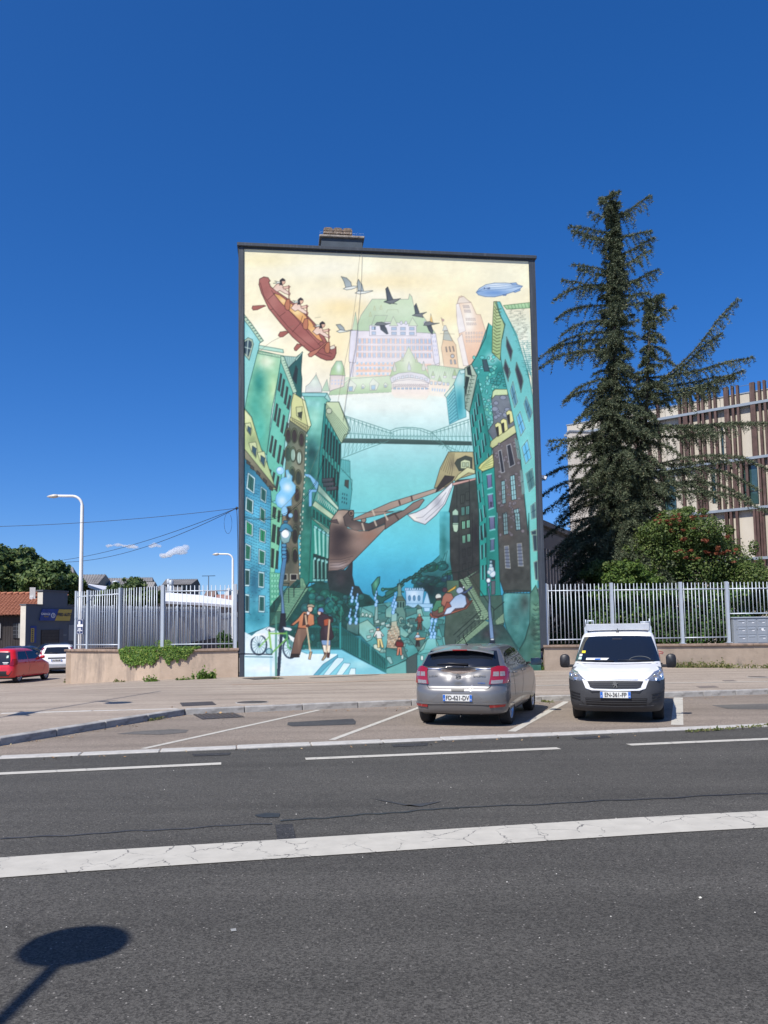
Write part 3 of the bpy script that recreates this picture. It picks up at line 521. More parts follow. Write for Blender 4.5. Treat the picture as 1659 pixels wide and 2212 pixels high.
    # balcony house below
    poly("C 720 1305 775 1310 870 1400 865 1470 840 1470 780 1350 725 1325",(130,190,230),out=(40,90,110),w=1.4);poly("C 765 1470 860 1470 860 1500 800 1500 795 1650 765 1650",(120,180,225),out=(40,90,110),w=1.4)
    poly("C 870 1420 1075 1659 1080 1720 1040 1760 E 985 300 960 720 760 740 790 200 C 790 1659 830 1550",(40,150,125),(30,140,110),out=(15,60,55),w=1.6,sh=[("C 870 1550",50,80,(190,215,180),.7)])
    poly("C 870 1415 1080 1660 1075 1690 860 1490",(190,215,185),out=(40,75,60),w=1.6);poly("C 830 1590 1050 1760 1010 1790 800 1640",(190,210,170),out=(45,70,55),w=1.6)
    for k in range(12): line(f"C {865+k*17} {1520+k*15} {870+k*17} {1555+k*14} {862+k*17} {1580+k*14}",(215,228,200),2.4);
    poly("C 790 1760 990 1900 E 1000 180 970 225 795 60",(185,215,185),out=(40,75,60),w=1.7);fan("C 800 1790","E 800 60","C 990 1900","E 975 215",5,(60,100,80),1.3)
    wins("C 800 1660 985 1790 985 1880 795 1770",5,1,.5,.8,(20,85,75),(50,160,130),.3,out=(12,55,50))
    fan("E 825 150","E 965 215","E 840 430","E 955 480",4,(190,228,200),5,.95);
    for k in range(4):
        x=835+k*42;y=130+k*28;poly(f"E {x-20} {y} {x+20} {y+18} {x+18} {y+45} {x-15} {y+30}",(150,215,205),out=(20,80,75));line(f"E {x-5} {y+40} {x-3} {y+300-k*10}",(160,220,190),5)
        poly(f"E {x-25} {435+k*15} {x+10} {440+k*15} {x+8} {700} {x-30} {695}",(18,55,55),out=(10,50,45));ell(f"E {x-10} {485+k*12}",14,16,(165,220,210),out=(20,90,80));line(f"E {x-22} 500 {x-22} 690",(170,225,195),4);poly(f"E {x-35} 700 {x+2} 702 {x+2} 725 {x-35} 722",(150,215,215),out=(20,80,75))
    line("E 765 735 965 740",(12,50,48),3);line("E 765 795 880 800",(12,50,48),2);line("E 790 740 790 795",(12,50,48),2);line("E 860 740 860 800",(12,50,48),2)
    # building behind ship + cannons
    poly("C 1110 1150 1205 1170 1205 1330 1225 1470 1200 1680 1080 1680 1075 1500",(110,195,185),(60,150,160),out=(30,90,90),w=1.4);wins("C 1115 1490 1180 1510 1175 1640 1105 1620",3,3,.4,.55,(25,80,90),out=None);poly("C 1150 1370 1190 1370 1185 1460 1145 1430",(70,75,70),out=(30,60,60));line("C 1110 1250 1225 1370 1220 1470",(30,90,80),1.6)
    for k in range(5): line(f"C {1120+k*18} 1150 {1120+k*18} 1290",(50,120,115),1.3)
    for(x,y)in((905,1370),(915,1415),(945,1460)): poly(f"C {x} {y-15} {x+110} {y-22} {x+128} {y-25} {x+130} {y+18} {x+112} {y+12} {x+5} {y+28}",(88,92,100),(52,56,64),out=(25,28,34),w=1.5);ell(f"C {x+125} {y-4}",9,18,(35,38,44),out=(20,22,28))
    # ---- ship
    BN=(120,98,88)
    poly("C 1075 1690 1130 1685 1190 1690 1150 1760 1170 1880 1300 1910 E 1400 190 1659 85 F 200 0 0 165 E 1450 290 1240 500 1130 600 965 620 975 400 985 150 1010 60",(165,145,130),(120,98,90),out=(40,35,35),w=2,sh=[("E 1100 220",130,130,(52,42,46),.95),("E 1400 240",120,80,(150,112,95),.8),("E 1080 60",50,60,(205,185,165),.7),("E 1100 420",150,50,(80,66,66),.8),("E 1080 560",120,40,(178,165,165),.8),("E 1300 330",80,60,(150,125,115),.7)])
    poly("C 985 1800 1060 1785 1080 1830 E 1060 110 985 95",(90,75,75),out=(30,28,30),w=1.5)
    poly("C 1200 1690 1240 1690 1240 1760 1220 1790 1400 1830 1659 1720 D 200 1690 200 1720 0 1800 C 1659 1790 1400 1900 1250 1900 1150 1850 1130 1760",(100,88,84),(72,62,62),out=(30,28,32),w=2)
    ell("C 1215 1720",28,32,(150,125,110),out=(35,30,30),w=2);ell("C 1212 1722",12,14,(90,72,66),out=(35,30,30),w=1.6);ell("C 1345 1790",26,30,(150,130,118),out=(35,30,30),w=2)
    poly("C 1230 1780 1640 1600 D 600 1440 620 1420 720 1370 725 1395 600 1475 0 1700 C 1659 1705 1240 1800",(190,170,155),(150,128,115),out=(50,42,40),w=1.7)
    poly("D 0 1770 200 1690 300 1610 400 1565 418 1580 360 1660 250 1720 0 1890",(150,128,118),(110,92,86),out=(35,30,32),w=1.8);line("C 1200 1720 1659 1700 D 180 1690",(70,65,62),1.3)
    for s in("1440 1690 1460 1740","1570 1730 1600 1790","1460 1800 1480 1850","1330 1830 1350 1900"): line("C "+s,(205,190,170),5)
    for s in("150 1590 160 1625","280 1540 290 1580","100 1720 140 1780"): line("D "+s,(70,55,52),5)
    poly("D 722 1385 718 1440 640 1620 540 1740 425 1838 310 1800 240 1735 330 1710 430 1660 580 1520",(225,228,232),(205,205,212),out=(70,72,80),w=2,sh=[("D 560 1600",50,70,(160,162,172),.8),("D 300 1770",60,40,(240,232,215),.8)])
    line("D 650 1500 560 1620 400 1760 330 1770",(120,122,130),1.3);line("D 700 1450 620 1620 430 1790",(120,122,130),1.3)
    for y,x0,x1 in((470,985,1230),(500,985,1200),(530,990,1170),(560,985,1180),(585,975,1150),(600,970,1120)): line(f"E {x0} {y+25} {(x0+x1)/2} {y+22} {x1} {y-12}",(70,60,62),1.4)
    # dark pedestal & rocks
    poly("E 960 625 1150 605 1225 510 1220 660 1245 770 1290 780 1330 850 1400 880 1450 940 1500 990 1450 1100 960 1000",(48,48,54),(22,60,58),out=(20,30,35),w=1.6,nz=5,sh=[("E 1100 700",60,80,(66,60,66),.7)])
    poly("E 1290 900 1340 850 1400 870 1470 950 1659 950 F 500 1100 500 1300 E 1000 1300 960 820 1010 820",(18,74,68),(16,72,66),out=None,nz=8)
    for i in range(46):
        x=960+rs.rand()*420;y=830+rs.rand()*340
        if y<860+max(0,(x-1280))*.8: continue
        ell(f"E {x} {y}",25+rs.rand()*30,20+rs.rand()*26,(22+rs.randint(16),80+rs.randint(30),72+rs.randint(25)),out=(8,42,40),w=1.3,sh=[(f"E {x-6} {y-8}",12,10,(70,150,130),.6)],oa=.7)
    # right-hand rock flank, chain, anchor
    poly("D 580 1700 690 1700 700 1945 F 690 0 690 500 740 640 700 900 560 1000 470 1000 430 830 290 810 310 700 450 560 520 500 575 450",(90,185,195),(20,80,80),out=None,sh=[("F 470 800",150,110,(14,42,48),.95),("F 640 440",60,60,(110,190,195),.6),("F 620 330",30,200,(40,120,120),.8)],nz=6)
    for i in range(26):
        x=320+rs.rand()*360;y=540+rs.rand()*220
        if y<560+ (450-x)*.8: continue
        ell(f"F {x} {y}",36+rs.rand()*30,20+rs.rand()*16,(16+rs.randint(16),70+rs.randint(35),68+rs.randint(30)),rot=-.4,out=(8,38,40),w=1.3,sh=[(f"F {x-8} {y-8}",16,9,(90,175,160),.7)],oa=.7)
    for s in("575 450 500 520","600 480 560 560","640 420 600 520 570 560","660 400 640 500 590 600"): line("F "+s,(20,80,80),1.6)
    for k in range(11):
        x=150+k*31;y=762-k*20-8*np.sin(k*.9);ell(f"F {x} {y}",24,14,(60,135,110),rot=-.7 if k%2 else .2,out=(15,50,45),w=2.6);ell(f"F {x} {y}",10,5,(40,140,170),rot=-.7 if k%2 else .2,out=(15,50,45),w=1)
    poly("E 1425 760 1490 680 1515 675 1510 740 1480 800 1490 870 1540 890 1659 820 1659 870 1560 930 1530 970 1480 920 1440 860",(60,140,105),(28,90,80),out=(12,45,40),w=2.2,sh=[("E 1470 750",20,50,(120,190,140),.8)])
    line("E 1545 810 1659 800",(30,90,70),7);ell("E 1545 810",17,17,(60,140,110),out=(12,45,40),w=2);poly("F 0 840 120 775 160 760 200 760 160 800 0 890",(45,115,95),out=(12,45,40),w=2);line("F 0 800 190 835",(30,90,70),5)
    # ---- ice castle & village roofs
    poly("E 1300 1000 1659 940 F 0 940 240 1000 500 980 640 1130 720 1350 640 1480 560 1450 660 1560 660 1750 0 1750 E 1580 1720 1430 1420 1290 1280",(100,165,150),(80,165,150),out=None,nz=6)
    poly("F 205 800 235 790 250 815 300 800 340 815 385 800 412 805 405 850 390 990 220 990 215 840",(165,200,228),(140,185,215),out=(60,110,150),w=1.8,sh=[("F 300 870",50,60,(205,225,245),.7)])
    for k in range(8): poly(f"F {208+k*25} 792 {222+k*25} 792 {222+k*25} 820 {208+k*25} 820",(180,212,236),out=(60,110,150),w=1.2)
    for x in(255,305,355): ell(f"F {x} 900",13,28,(90,140,175),out=(50,95,135),w=1.4)
    poly("F 400 960 430 860 438 835 450 860 475 960 470 1040 410 1040",(160,205,235),out=(60,110,150),w=1.6);poly("F 215 960 500 960 500 1000 215 1000",(150,195,225),out=(60,110,150),w=1.3)
    # brick belfry
    poly("F 105 930 130 860 130 780 148 740 165 780 170 860 210 930 215 1010 205 1300 110 1200",(120,150,130),(90,140,125),out=(30,60,55),w=1.8);poly("F 105 930 130 885 175 885 212 930",(90,110,90),out=(30,50,45));wins("F 115 940 205 940 205 1000 115 1000",3,1,.5,.9,(30,70,70),out=(20,50,50));line("F 148 745 148 705",(30,50,50),1.8);ell("F 165 1135",26,34,(175,200,180),out=(30,70,65),w=2);ell("F 165 1135",12,16,(120,160,145),out=(30,70,65),w=1.4)
    for i in range(46):
        x=rs.rand()*620-60;y=985+rs.rand()*470;w_=24+rs.rand()*26;h_=18+rs.rand()*22;k_=rs.rand()*16-8;c=[(120,180,165),(78,140,135),(160,200,180),(96,128,120),(60,112,112)][i%5]
        poly(f"F {x-w_} {y+k_} {x} {y-h_} {x+w_} {y-k_} {x+w_*.9} {y+h_} {x-w_*.8} {y+h_}",c,tuple(int(v*.8) for v in c),out=(25,65,65),w=1.4);line(f"F {x} {y-h_} {x+w_*.1} {y+h_}",(25,65,65),1)
    R=[(105,170,155),(70,140,130),(150,190,165),(90,120,110),(130,195,175),(60,115,115)]
    V=["E 1320 1000 1430 1060 1440 1100 1300 1100","E 1440 1100 1560 1050 1600 1110 1560 1180 1450 1200","E 1290 1170 1380 1130 1480 1230 1420 1340 1370 1360 1290 1270","E 1160 1165 1290 1165 1280 1290 1160 1240","E 1450 1300 1560 1200 1659 1230 1659 1430 1540 1440","E 1480 980 1560 970 1600 1010 1560 1060 1480 1040","F 0 1020 60 970 110 1040 60 1110 0 1100","F 210 1010 330 1000 350 1050 220 1100","F 330 1020 380 1010 400 1090 340 1130","F 240 1120 310 1110 340 1170 260 1180","F 380 1090 470 1090 520 1160 440 1240 390 1190","F 470 1110 620 1130 590 1200 510 1200","F 150 1190 250 1280 210 1320 150 1290","F 235 1310 300 1250 440 1260 400 1400 350 1460","F 440 1330 530 1320 560 1400 600 1450 330 1700 335 1480","F 0 1430 90 1340 180 1390 235 1540 40 1640 0 1640","F 600 1300 700 1290 700 1440 620 1450","F 560 1180 640 1170 700 1290 600 1310","F 640 1090 730 1050 740 1290 700 1300"]
    for i,s in enumerate(V): poly(s,R[i%6],R[(i+2)%6],out=(25,65,65),w=1.7,nz=4)
    for x,y,c in((1180,1000,0),(1250,960,0),(1235,1100,0),(1450,930,0),(1470,925,0)):
        pass
    poly("E 1450 1170 1465 985 1490 985 1490 1120",(140,175,165),out=(25,65,65),w=1.6);poly("F 330 1500 350 1460 600 1450 650 1560 640 1750 330 1750",(105,180,165),(80,165,150),out=(25,75,70),w=1.8);poly("F 215 1540 330 1480 330 1700 218 1700",(70,90,90),out=(25,50,55),w=1.6);poly("F 0 1650 215 1560 218 1700 0 1705",(120,185,165),out=(25,75,70),w=1.6)
    poly("F 0 1440 20 1420 130 1460 230 1540 120 1600 0 1640",(60,125,115),(90,165,150),out=(25,65,65),w=1.8);poly("F 10 1520 50 1520 75 1590 50 1598 8 1545",(150,195,180),out=(30,60,60),w=1.4);poly("F 370 1508 398 1510 396 1560 370 1555",(225,235,230),out=(30,60,60),w=1.4);poly("F 160 1500 185 1490 188 1540 165 1550",(190,215,205),out=(30,60,60),w=1.4)
    poly("F 440 1335 470 1320 530 1320 540 1400 595 1450 330 1500 400 1440",(150,210,190),(110,190,170),out=(30,80,75),w=1.6)
    # painted-in photo wall & tall house
    poly("E 1580 1420 1600 1250 1630 1210 1640 1060 1659 1050 F 60 1050 115 1060 120 1180 150 1250 150 1430 60 1430 0 1420",(170,185,165),(190,165,140),out=(50,80,75),w=1.6)
    wins("E 1590 1230 1659 1230 1659 1420 1580 1420",5,7,.5,.5,[(95,90,85),(150,120,95),(200,195,175)],out=None);wins("F 10 1180 145 1200 145 1420 10 1420",9,10,.5,.5,[(95,90,85),(175,120,90),(215,205,180),(120,110,95)],out=None)
    poly("F 60 1060 120 1060 118 1140 60 1150",(150,190,175),out=(40,90,85),w=1.4)
    for(x,y,p)in((1195,1160,'E'),(1258,1160,'E'),(1215,930,'E'),(1268,1000,'E'),(1470,970,'E'),(1650,1050,'E'),(80,1050,'F'),(100,990,'F'),(480,1310,'F'),(515,1310,'F'),(490,1140,'F'),(530,1140,'F')):
        for k in range(5): ell(f"{p} {x+9*np.sin(k*2.1)} {y-k*34}",15-2*k,22-2*k,(150,200,240),out=(70,130,190),w=1.2)
    for x,y in((1370,1080),(1330,1075),(1408,1090)): ell(f"E {x} {y}",14,20,(190,215,200),out=(30,70,65),w=1.4)
    for x,y in((1400,1240),(1370,1300),(1460,1140),(1520,1160),(1570,1180)): poly(f"E {x} {y} {x+45} {y-10} {x+45} {y+22} {x+5} {y+28}",(175,200,190),out=(35,65,65),w=1.3)
    poly("E 1440 1395 1470 1385 1525 1440 1510 1465 1445 1430",(200,215,190),out=(40,70,65),w=1.5)
    # small painted people
    def man(s,h,coat,leg,hat,skin=(214,170,140),lean=0):
        (cx,cy),=P(s);u=h/2.86
        q=lambda pts:[(cx+px*u+lean*(1-py)*u,cy+(py-1)*u) for px,py in pts]
        poly(q([(-.1,.5),(.1,.5),(.14,1),(.03,1),(0,.66),(-.05,1),(-.16,1)]),leg,out=(30,25,25),w=1.3);poly(q([(-.12,.18),(.1,.18),(.24,.42),(.18,.46),(.12,.34),(.12,.56),(-.12,.56),(-.12,.36),(-.24,.5),(-.26,.44)]),coat,out=(30,25,25),w=1.3)
        poly(q([(-.06,.05),(.06,.05),(.07,.14),(0,.19),(-.07,.14)]),skin,out=(50,35,30),w=1);poly(q([(-.08,.07),(-.05,0),(.05,0),(.08,.06)]),hat,out=(30,25,25),w=1)
    man("E 1520 1425",220,(215,220,215),(225,205,140),(80,140,200),lean=-.15);man("F 360 1235",170,(130,75,65),(95,70,60),(220,220,210));man("F 340 1410",150,(170,200,220),(45,45,50),(220,225,225));man("F 145 1505",200,(80,55,55),(205,130,105),(40,60,80))
    poly("F 105 1365 120 1355 185 1370 185 1415 110 1412",(120,40,40),out=(40,20,20),w=1.4);poly("F 315 1320 360 1318 420 1320 420 1330 360 1345 320 1345",(205,150,110),out=(60,40,30),w=1.3)
    # ---- right-hand houses
    poly("D 680 1700 750 1370 960 1350 1000 1600 F 1000 900 800 900 730 760 690 500 690 0",(62,72,68),(48,50,50),out=(20,30,32),w=1.6,nz=5,sh=[("F 830 120",60,100,(82,96,80),.7),("F 960 250",50,150,(36,36,42),.8)])
    poly("D 525 1450 590 1240 680 1070 940 1070 960 1300 740 1370 640 1440",(190,180,135),(160,150,115),out=(60,60,45),w=1.8,sh=[("D 720 1200",40,60,(120,110,95),.6)])
    poly("D 640 1320 740 1330 720 1370 620 1440 540 1500 560 1440",(60,55,55),out=(30,30,30),w=1.5)
    for k in range(6): line(f"D {680+k*12} {1075+k*2} {600+k*22} {1260+k*12}",(95,90,65),1.4)
    poly("D 745 1190 770 1150 860 1110 930 1130 930 1260 790 1270",(70,80,70),out=(30,35,35),w=1.6);poly("D 808 1170 850 1150 910 1165 910 1245 808 1245",(205,215,170),out=(50,60,45),w=1.6);wins("D 820 1180 900 1180 900 1230 820 1230",2,1,.7,.9,(180,195,160),out=(50,60,45))
    poly("D 740 1370 780 1310 880 1230 960 1260 960 1300 890 1290 750 1380",(215,216,165),(190,190,140),out=(70,70,50),w=1.7);poly("D 720 1400 965 1345 970 1362 725 1425",(205,165,155),out=(90,60,60),w=1.4)
    for k,(x,y) in enumerate(((825,1570),(880,1540),(830,1700),(880,1690),(832,1845),(885,1835))): poly(f"D {x-20} {y-45} {x+18} {y-50} {x+16} {y+40} {x-18} {y+45}",(70,80,74) if k<2 else (95,150,130),out=(22,28,28),w=1.6);line(f"D {x} {y-40} {x} {y+40}",(25,30,30),1.2)
    for k,(x,y) in enumerate(((835,130),(885,118),(838,280),(890,265),(838,425),(895,410),(840,580),(900,565))): poly(f"F {x-18} {y-42} {x+16} {y-46} {x+15} {y+38} {x-16} {y+42}",(150,215,165) if k in(0,1,2,3) else (55,60,58),out=(18,24,24),w=1.6);line(f"F {x} {y-40} {x} {y+38}",(25,30,30),1.2)
    poly("D 715 1700 750 1670 780 1700 780 1900 750 1925 720 1890",(175,205,175),out=(30,50,45),w=1.7);poly("D 722 1740 775 1740 775 1820 722 1820",(60,75,80),out=(25,40,38),w=1.5);poly("F 715 120 780 120 775 180 760 205 730 195",(190,215,180),out=(30,50,45),w=1.6)
    line("D 765 1430 765 1660",(25,32,32),1.6);line("D 898 1370 905 1945",(22,28,30),1.8);line("F 925 0 930 560",(22,28,30),1.8);line("F 785 0 785 620",(22,28,30),1.6)
    # teal cobbled tower, dark windows
    poly("D 905 660 985 240 1010 0 B 1115 1080 1150 1110 1245 1470 D 1300 330 1360 600 1200 760 1140 1060 F 1080 600 1080 860 1010 870 1000 0 D 950 1100",(110,200,180),(40,150,128),out=(15,75,70),w=1.9,nz=4,sh=[("B 1130 1300",60,150,(70,185,165),.8),("D 1200 90",60,60,(190,228,210),.9),("D 1150 240",70,100,(25,130,115),.9),("D 960 500",40,200,(40,150,130),.8)])
    poly("B 1115 1080 1155 1110 1150 1400 1240 1490 1300 1659 960 1659 930 1520 990 1420 1080 1230",(80,190,165),(60,165,145),out=None,nz=4,sh=[("B 1150 1450",60,60,(205,235,215),.9),("B 1100 1240",50,80,(60,165,145),.7),("B 1230 1600",60,70,(20,130,115),.8)]);line("B 1115 1080 1080 1230 990 1420 920 1530",(20,80,75),3)
    poly("D 980 330 1010 250 1300 250 1310 400 1160 460 1180 760 1110 830 1060 620",(60,165,145),(120,205,180),out=None)
    for i in range(70):
        t=rs.rand();y=60+t*760;x0=950+t*130;x1=1230-t*60;x=x0+rs.rand()*(x1-x0)
        ell(f"D {x} {y}",12+rs.rand()*15,11+rs.rand()*12,(105+rs.randint(45),200+rs.randint(25),175+rs.randint(25)),n=9,out=(25,95,85),w=1.3,oa=.7)
    for i in range(14):
        x=1130+rs.rand()*160;y=190+rs.rand()*190;ell(f"D {x} {y}",15+rs.rand()*14,13+rs.rand()*10,(60,160,145),n=9,out=(15,80,72),w=1.4)
    poly("D 1045 95 1090 90 1122 215 1065 215",(60,90,100),out=(20,45,48),w=1.8)
    poly("D 905 650 960 440 1000 300 1060 620 1140 1050 F 1080 500 1080 870 1005 880 1000 0 D 950 1050",(45,150,130),(40,165,140),out=(15,70,65),w=1.9,sh=[("D 1000 520",40,90,(20,115,105),.8)])
    for(x,y)in((995,460),(975,550),(955,620),(930,680),(1035,670),(1010,740),(980,820),(955,885),(1062,880),(1040,950),(1005,1010),(970,1080),(1100,1090),(990,1280),(1030,1260),(1000,1480),(1040,1420),(1015,1680),(1050,1640),(1020,1880),(1058,1850)): poly(f"D {x-8} {y-10} {x+6} {y} {x+22} {y+115} {x+4} {y+130}",(20,50,55),out=(12,40,42),w=1.3);line(f"D {x-8} {y-8} {x+4} {y+125}",(150,225,205),2.2)
    for(x,y)in((1020,140),(1058,115),(1028,345),(1066,325),(1035,560),(1070,555)): poly(f"F {x-12} {y} {x+8} {y-8} {x+6} {y+140} {x-10} {y+145}",(20,50,55),out=(12,40,42),w=1.3);line(f"F {x-12} {y} {x-10} {y+142}",(150,225,205),2.2)
    poly("D 860 180 930 140 990 260 935 520 905 650 860 610 855 480",(190,205,180),(150,170,150),out=(30,50,45),w=2)
    for k in range(9): line(f"D {968-k*11} {265+k*40} {925-k*8} {260+k*40} {935-k*9} {285+k*40}",(70,90,80),2.2)
    poly("D 880 180 915 160 930 260 890 250",(40,60,60),out=(25,40,40));poly("D 870 270 905 280 880 400 862 370",(40,60,60),out=(25,40,40));poly("D 850 380 880 380 870 480",(60,80,75),out=(25,40,40))
    # slate-grey cobbled block w. dormers
    poly("D 1140 500 1170 440 1330 450 1390 800 1160 950 1100 850 1160 760",(120,128,138),(105,112,122),out=(45,50,58),w=1.7,nz=4);poly("D 1155 430 1180 405 1310 405 1315 465 1180 470 1145 510",(205,222,165),out=(60,75,50),w=1.7)
    for i in range(12):
        x=1170+rs.rand()*140;y=480+rs.rand()*230;ell(f"D {x} {y}",22+rs.rand()*15,15+rs.rand()*12,(140,148,165),n=10,out=(70,78,95),w=1.4)
    poly("D 1120 1010 1130 960 1200 900 1390 780 1405 860 1150 1030",(214,216,160),(190,195,140),out=(65,70,45),w=1.8)
    for(x,y)in((1205,810),(1265,770),(1325,680)): poly(f"D {x-30} {y-30} {x} {y-55} {x+35} {y-40} {x+50} {y+60} {x} {y+100}",(222,220,150),out=(65,70,45),w=1.6);poly(f"D {x-18} {y} {x+5} {y-10} {x+12} {y+85} {x-4} {y+90}",(50,50,52),out=(30,30,30))
    poly("D 1150 1030 1400 870 1440 1100 1480 1500 1520 1945 F 1530 0 1550 600 1550 830 1260 840 1215 700 1200 0 D 1190 1700 1160 1200",(112,104,106),(66,72,68),out=(30,32,34),w=1.9,nz=6,sh=[("D 1350 1600",90,160,(128,110,104),.7),("F 1350 650",100,110,(58,60,58),.8),("F 1300 200",80,120,(110,96,84),.6)])
    for i in range(80):
        y=950+rs.rand()*1000;x=1170+(y-950)*.045+rs.rand()*260
        ell(f"D {x} {y}",11+rs.rand()*11,11+rs.rand()*9,(132,126,132),n=10,out=(75,70,76),w=1.3,oa=.75)
    for s in("D 1210 1060 1240 1048 1275 1280 1240 1290","D 1300 1000 1340 985 1385 1200 1330 1230"): poly(s,(46,50,62),out=(200,205,210),w=1.8)
    for s in("D 1240 1380 1275 1370 1285 1610 1250 1620","D 1335 1325 1380 1310 1400 1570 1350 1580","D 1250 1720 1295 1705 1305 1940 1260 1940","D 1370 1680 1420 1665 1440 1890 1395 1900","F 1255 10 1300 5 1308 220 1265 230","F 1380 0 1430 0 1440 175 1395 180"): poly(s,(150,200,205),out=(30,35,40),w=1.8);p=P(s);line([((p[0][0]+p[1][0])/2,(p[0][1]+p[1][1])/2),((p[2][0]+p[3][0])/2,(p[2][1]+p[3][1])/2)],(30,35,40),1.3);[line([(p[0][0]*(1-t)+p[3][0]*t,p[0][1]*(1-t)+p[3][1]*t),(p[1][0]*(1-t)+p[2][0]*t,p[1][1]*(1-t)+p[2][1]*t)],(30,35,40),1.1) for t in(.2,.4,.6,.8)]
    for s in("F 1268 350 1312 345 1330 585 1278 580","F 1402 322 1450 318 1468 560 1415 560"): poly(s,(110,120,140),out=(170,170,160),w=2);p=P(s);[line([(p[0][0]*(1-t)+p[3][0]*t,p[0][1]*(1-t)+p[3][1]*t),(p[1][0]*(1-t)+p[2][0]*t,p[1][1]*(1-t)+p[2][1]*t)],(30,35,40),1.4) for t in(.15,.3,.45,.6,.75,.9)]
    # teal shop-house strip with lilac windows
    poly("D 1030 1290 1165 1230 1180 1600 1200 1945 F 1215 700 1225 870 1080 880 1080 0 D 1060 1600",(40,160,135),(35,140,120),out=(15,80,70),w=1.7)
    poly("D 995 1240 1020 1200 1150 1090 1160 1180 1155 1230 1040 1275",(225,226,150),(205,208,135),out=(75,80,45),w=1.9)
    for k in range(4): line(f"D {1010+k*12} {1250-k*14} 1155 {1215-k*30}",(120,125,70),1.3)
    for s in("D 1085 1310 1135 1300 1140 1445 1095 1460","D 1095 1520 1145 1510 1155 1660 1105 1680","D 1110 1760 1165 1750 1168 1890 1115 1895","F 1110 40 1162 35 1165 170 1115 185","F 1120 275 1160 268 1158 395 1118 405"): poly(s,(120,120,160),(95,100,140),out=(30,45,60),w=1.6);p=P(s);line([p[0],p[1]],(150,225,205),4);line([p[3],p[2]],(150,225,205),4)
    ell("D 1128 1610",13,16,(60,60,85),out=None);poly("D 1115 1650 1120 1625 1138 1625 1142 1650",(60,60,85),out=None)
    poly("F 1110 490 1165 500 1165 700 1130 700",(45,60,68),out=(15,40,42),w=1.5);poly("F 1125 720 1168 715 1165 860 1125 865",(95,100,110),out=(25,45,48),w=1.5)
    # outermost pale green facade
    poly("B 1175 850 1235 850 1420 1200 1480 1340 1545 1659 D 1580 480 1600 900 1620 1945 F 1620 800 1640 900 1660 1700 1480 1400 1550 830 1530 0 D 1520 1900 1440 1050 1330 500 1290 330 B 1245 1470",(120,200,182),(140,216,190),out=(30,95,85),w=1.9,sh=[("B 1300 1200",50,120,(130,190,190),.7),("D 1500 900",70,200,(150,222,200),.7),("F 1600 400",60,300,(120,200,170),.7)])
    poly("B 1250 880 1300 930 1555 920 1570 1659 1490 1500 1420 1200 1330 1030",(240,228,195),(160,214,205),out=None,sh=[("B 1490 1300",70,160,(245,238,215),.8)])
    for k in range(34):
        y=930+k*21;x=1310+ (k*5 if y<1300 else k*5.4);l=190-k*2
        for j in range(3+int(rs.rand()*2)):
            xx=x+rs.rand()*max(l-30,10);line(f"B {xx} {y} {xx+25+rs.rand()*40} {y-3}",(120,125,115) if y<1250 else (60,130,125),1.2,.7)
            if rs.rand()<.5: line(f"B {xx+20} {y} {xx+20} {y+14}",(120,125,115) if y<1250 else (60,130,125),1.2,.6)
    poly("B 1275 890 1555 858 1557 915 1310 930",(195,224,165),(170,205,150),out=(70,110,70),w=1.7)
    for k in range(7): line(f"B {1320+k*36} {888-k*4} {1335+k*36} {925-k*2}",(90,130,90),1.3)
    poly("B 1172 850 1200 848 1240 990 1285 1100 1250 1270 1235 1470 1150 1390 1155 1150",(196,208,150),(170,195,130),out=(60,75,45),w=1.9)
    for k in range(15): line(f"B {1180-k*1.5} {900+k*35} {1200} {935+k*34} {1250-k*1.5} {925+k*34}",(85,95,60),2.2)
    line("B 1190 860 1240 1000 1290 1090 1260 1240",(60,110,95),3);line("B 1235 850 1330 1040 1430 1260 1500 1500 1540 1659",(60,140,125),2.6);line("B 1480 1330 1570 1659 D 1575 400",(60,140,125),2)
    for s in("B 1305 1220 1370 1370 1350 1480 1300 1320","B 1290 1460 1345 1600 1325 1659 D 1335 180 1320 325 1270 180","B 1410 1490 1470 1640 D 1480 320 1455 440 1395 200"): poly(s,(58,62,76),out=(150,200,175),w=3);line(P(s),(40,60,60),1.2,.8,True)
    for s,c in(("D 1370 320 1420 540 1385 600 1340 420",(95,150,175)),("D 1510 480 1575 650 1540 750 1485 560",(85,140,165)),("D 1445 640 1500 820 1450 900 1405 700",(110,185,225)),("D 1520 940 1560 1130 1500 1195 1460 1020",(105,190,230)),("D 1500 1300 1570 1240 1600 1420 1535 1490",(75,125,130)),("D 1550 1640 1600 1600 1610 1760 1560 1780",(85,120,130)),("D 1390 930 1410 950 1440 1140 1420 1130",(150,160,165)),("D 1445 1270 1465 1260 1485 1500 1465 1510",(140,150,155)),("D 1400 1760 1410 1760 1420 1800 1405 1800",(80,90,95))):
        poly(s,c,out=(185,225,205),w=3.4);p=P(s);line(p,(35,75,75),1.3,.8,True)
        line([((p[0][0]+p[1][0])/2,(p[0][1]+p[1][1])/2),((p[2][0]+p[3][0])/2,(p[2][1]+p[3][1])/2)],(35,70,80),1.3);line([((p[0][0]+p[3][0])/2,(p[0][1]+p[3][1])/2),((p[2][0]+p[1][0])/2,(p[2][1]+p[1][1])/2)],(35,70,80),1.3)
    for s in("F 1565 200 1615 180 1620 400 1580 400","F 1580 520 1622 500 1625 710 1595 700","F 1600 800 1635 795 1638 990 1615 1000","D 1550 1910 1610 1890 1612 1945 1560 1945"): poly(s,(50,70,85),out=(200,225,200),w=3.2);line(P(s),(40,70,65),1.2,.8,True)
    # ---- round bastion, stairs, slopes at the right foot
    poly("F 1000 880 1240 870 1255 1180 1170 1240 1130 1180 1090 1090 1000 1010",(70,100,85),(60,95,80),out=(20,45,42),w=1.5,nz=4)
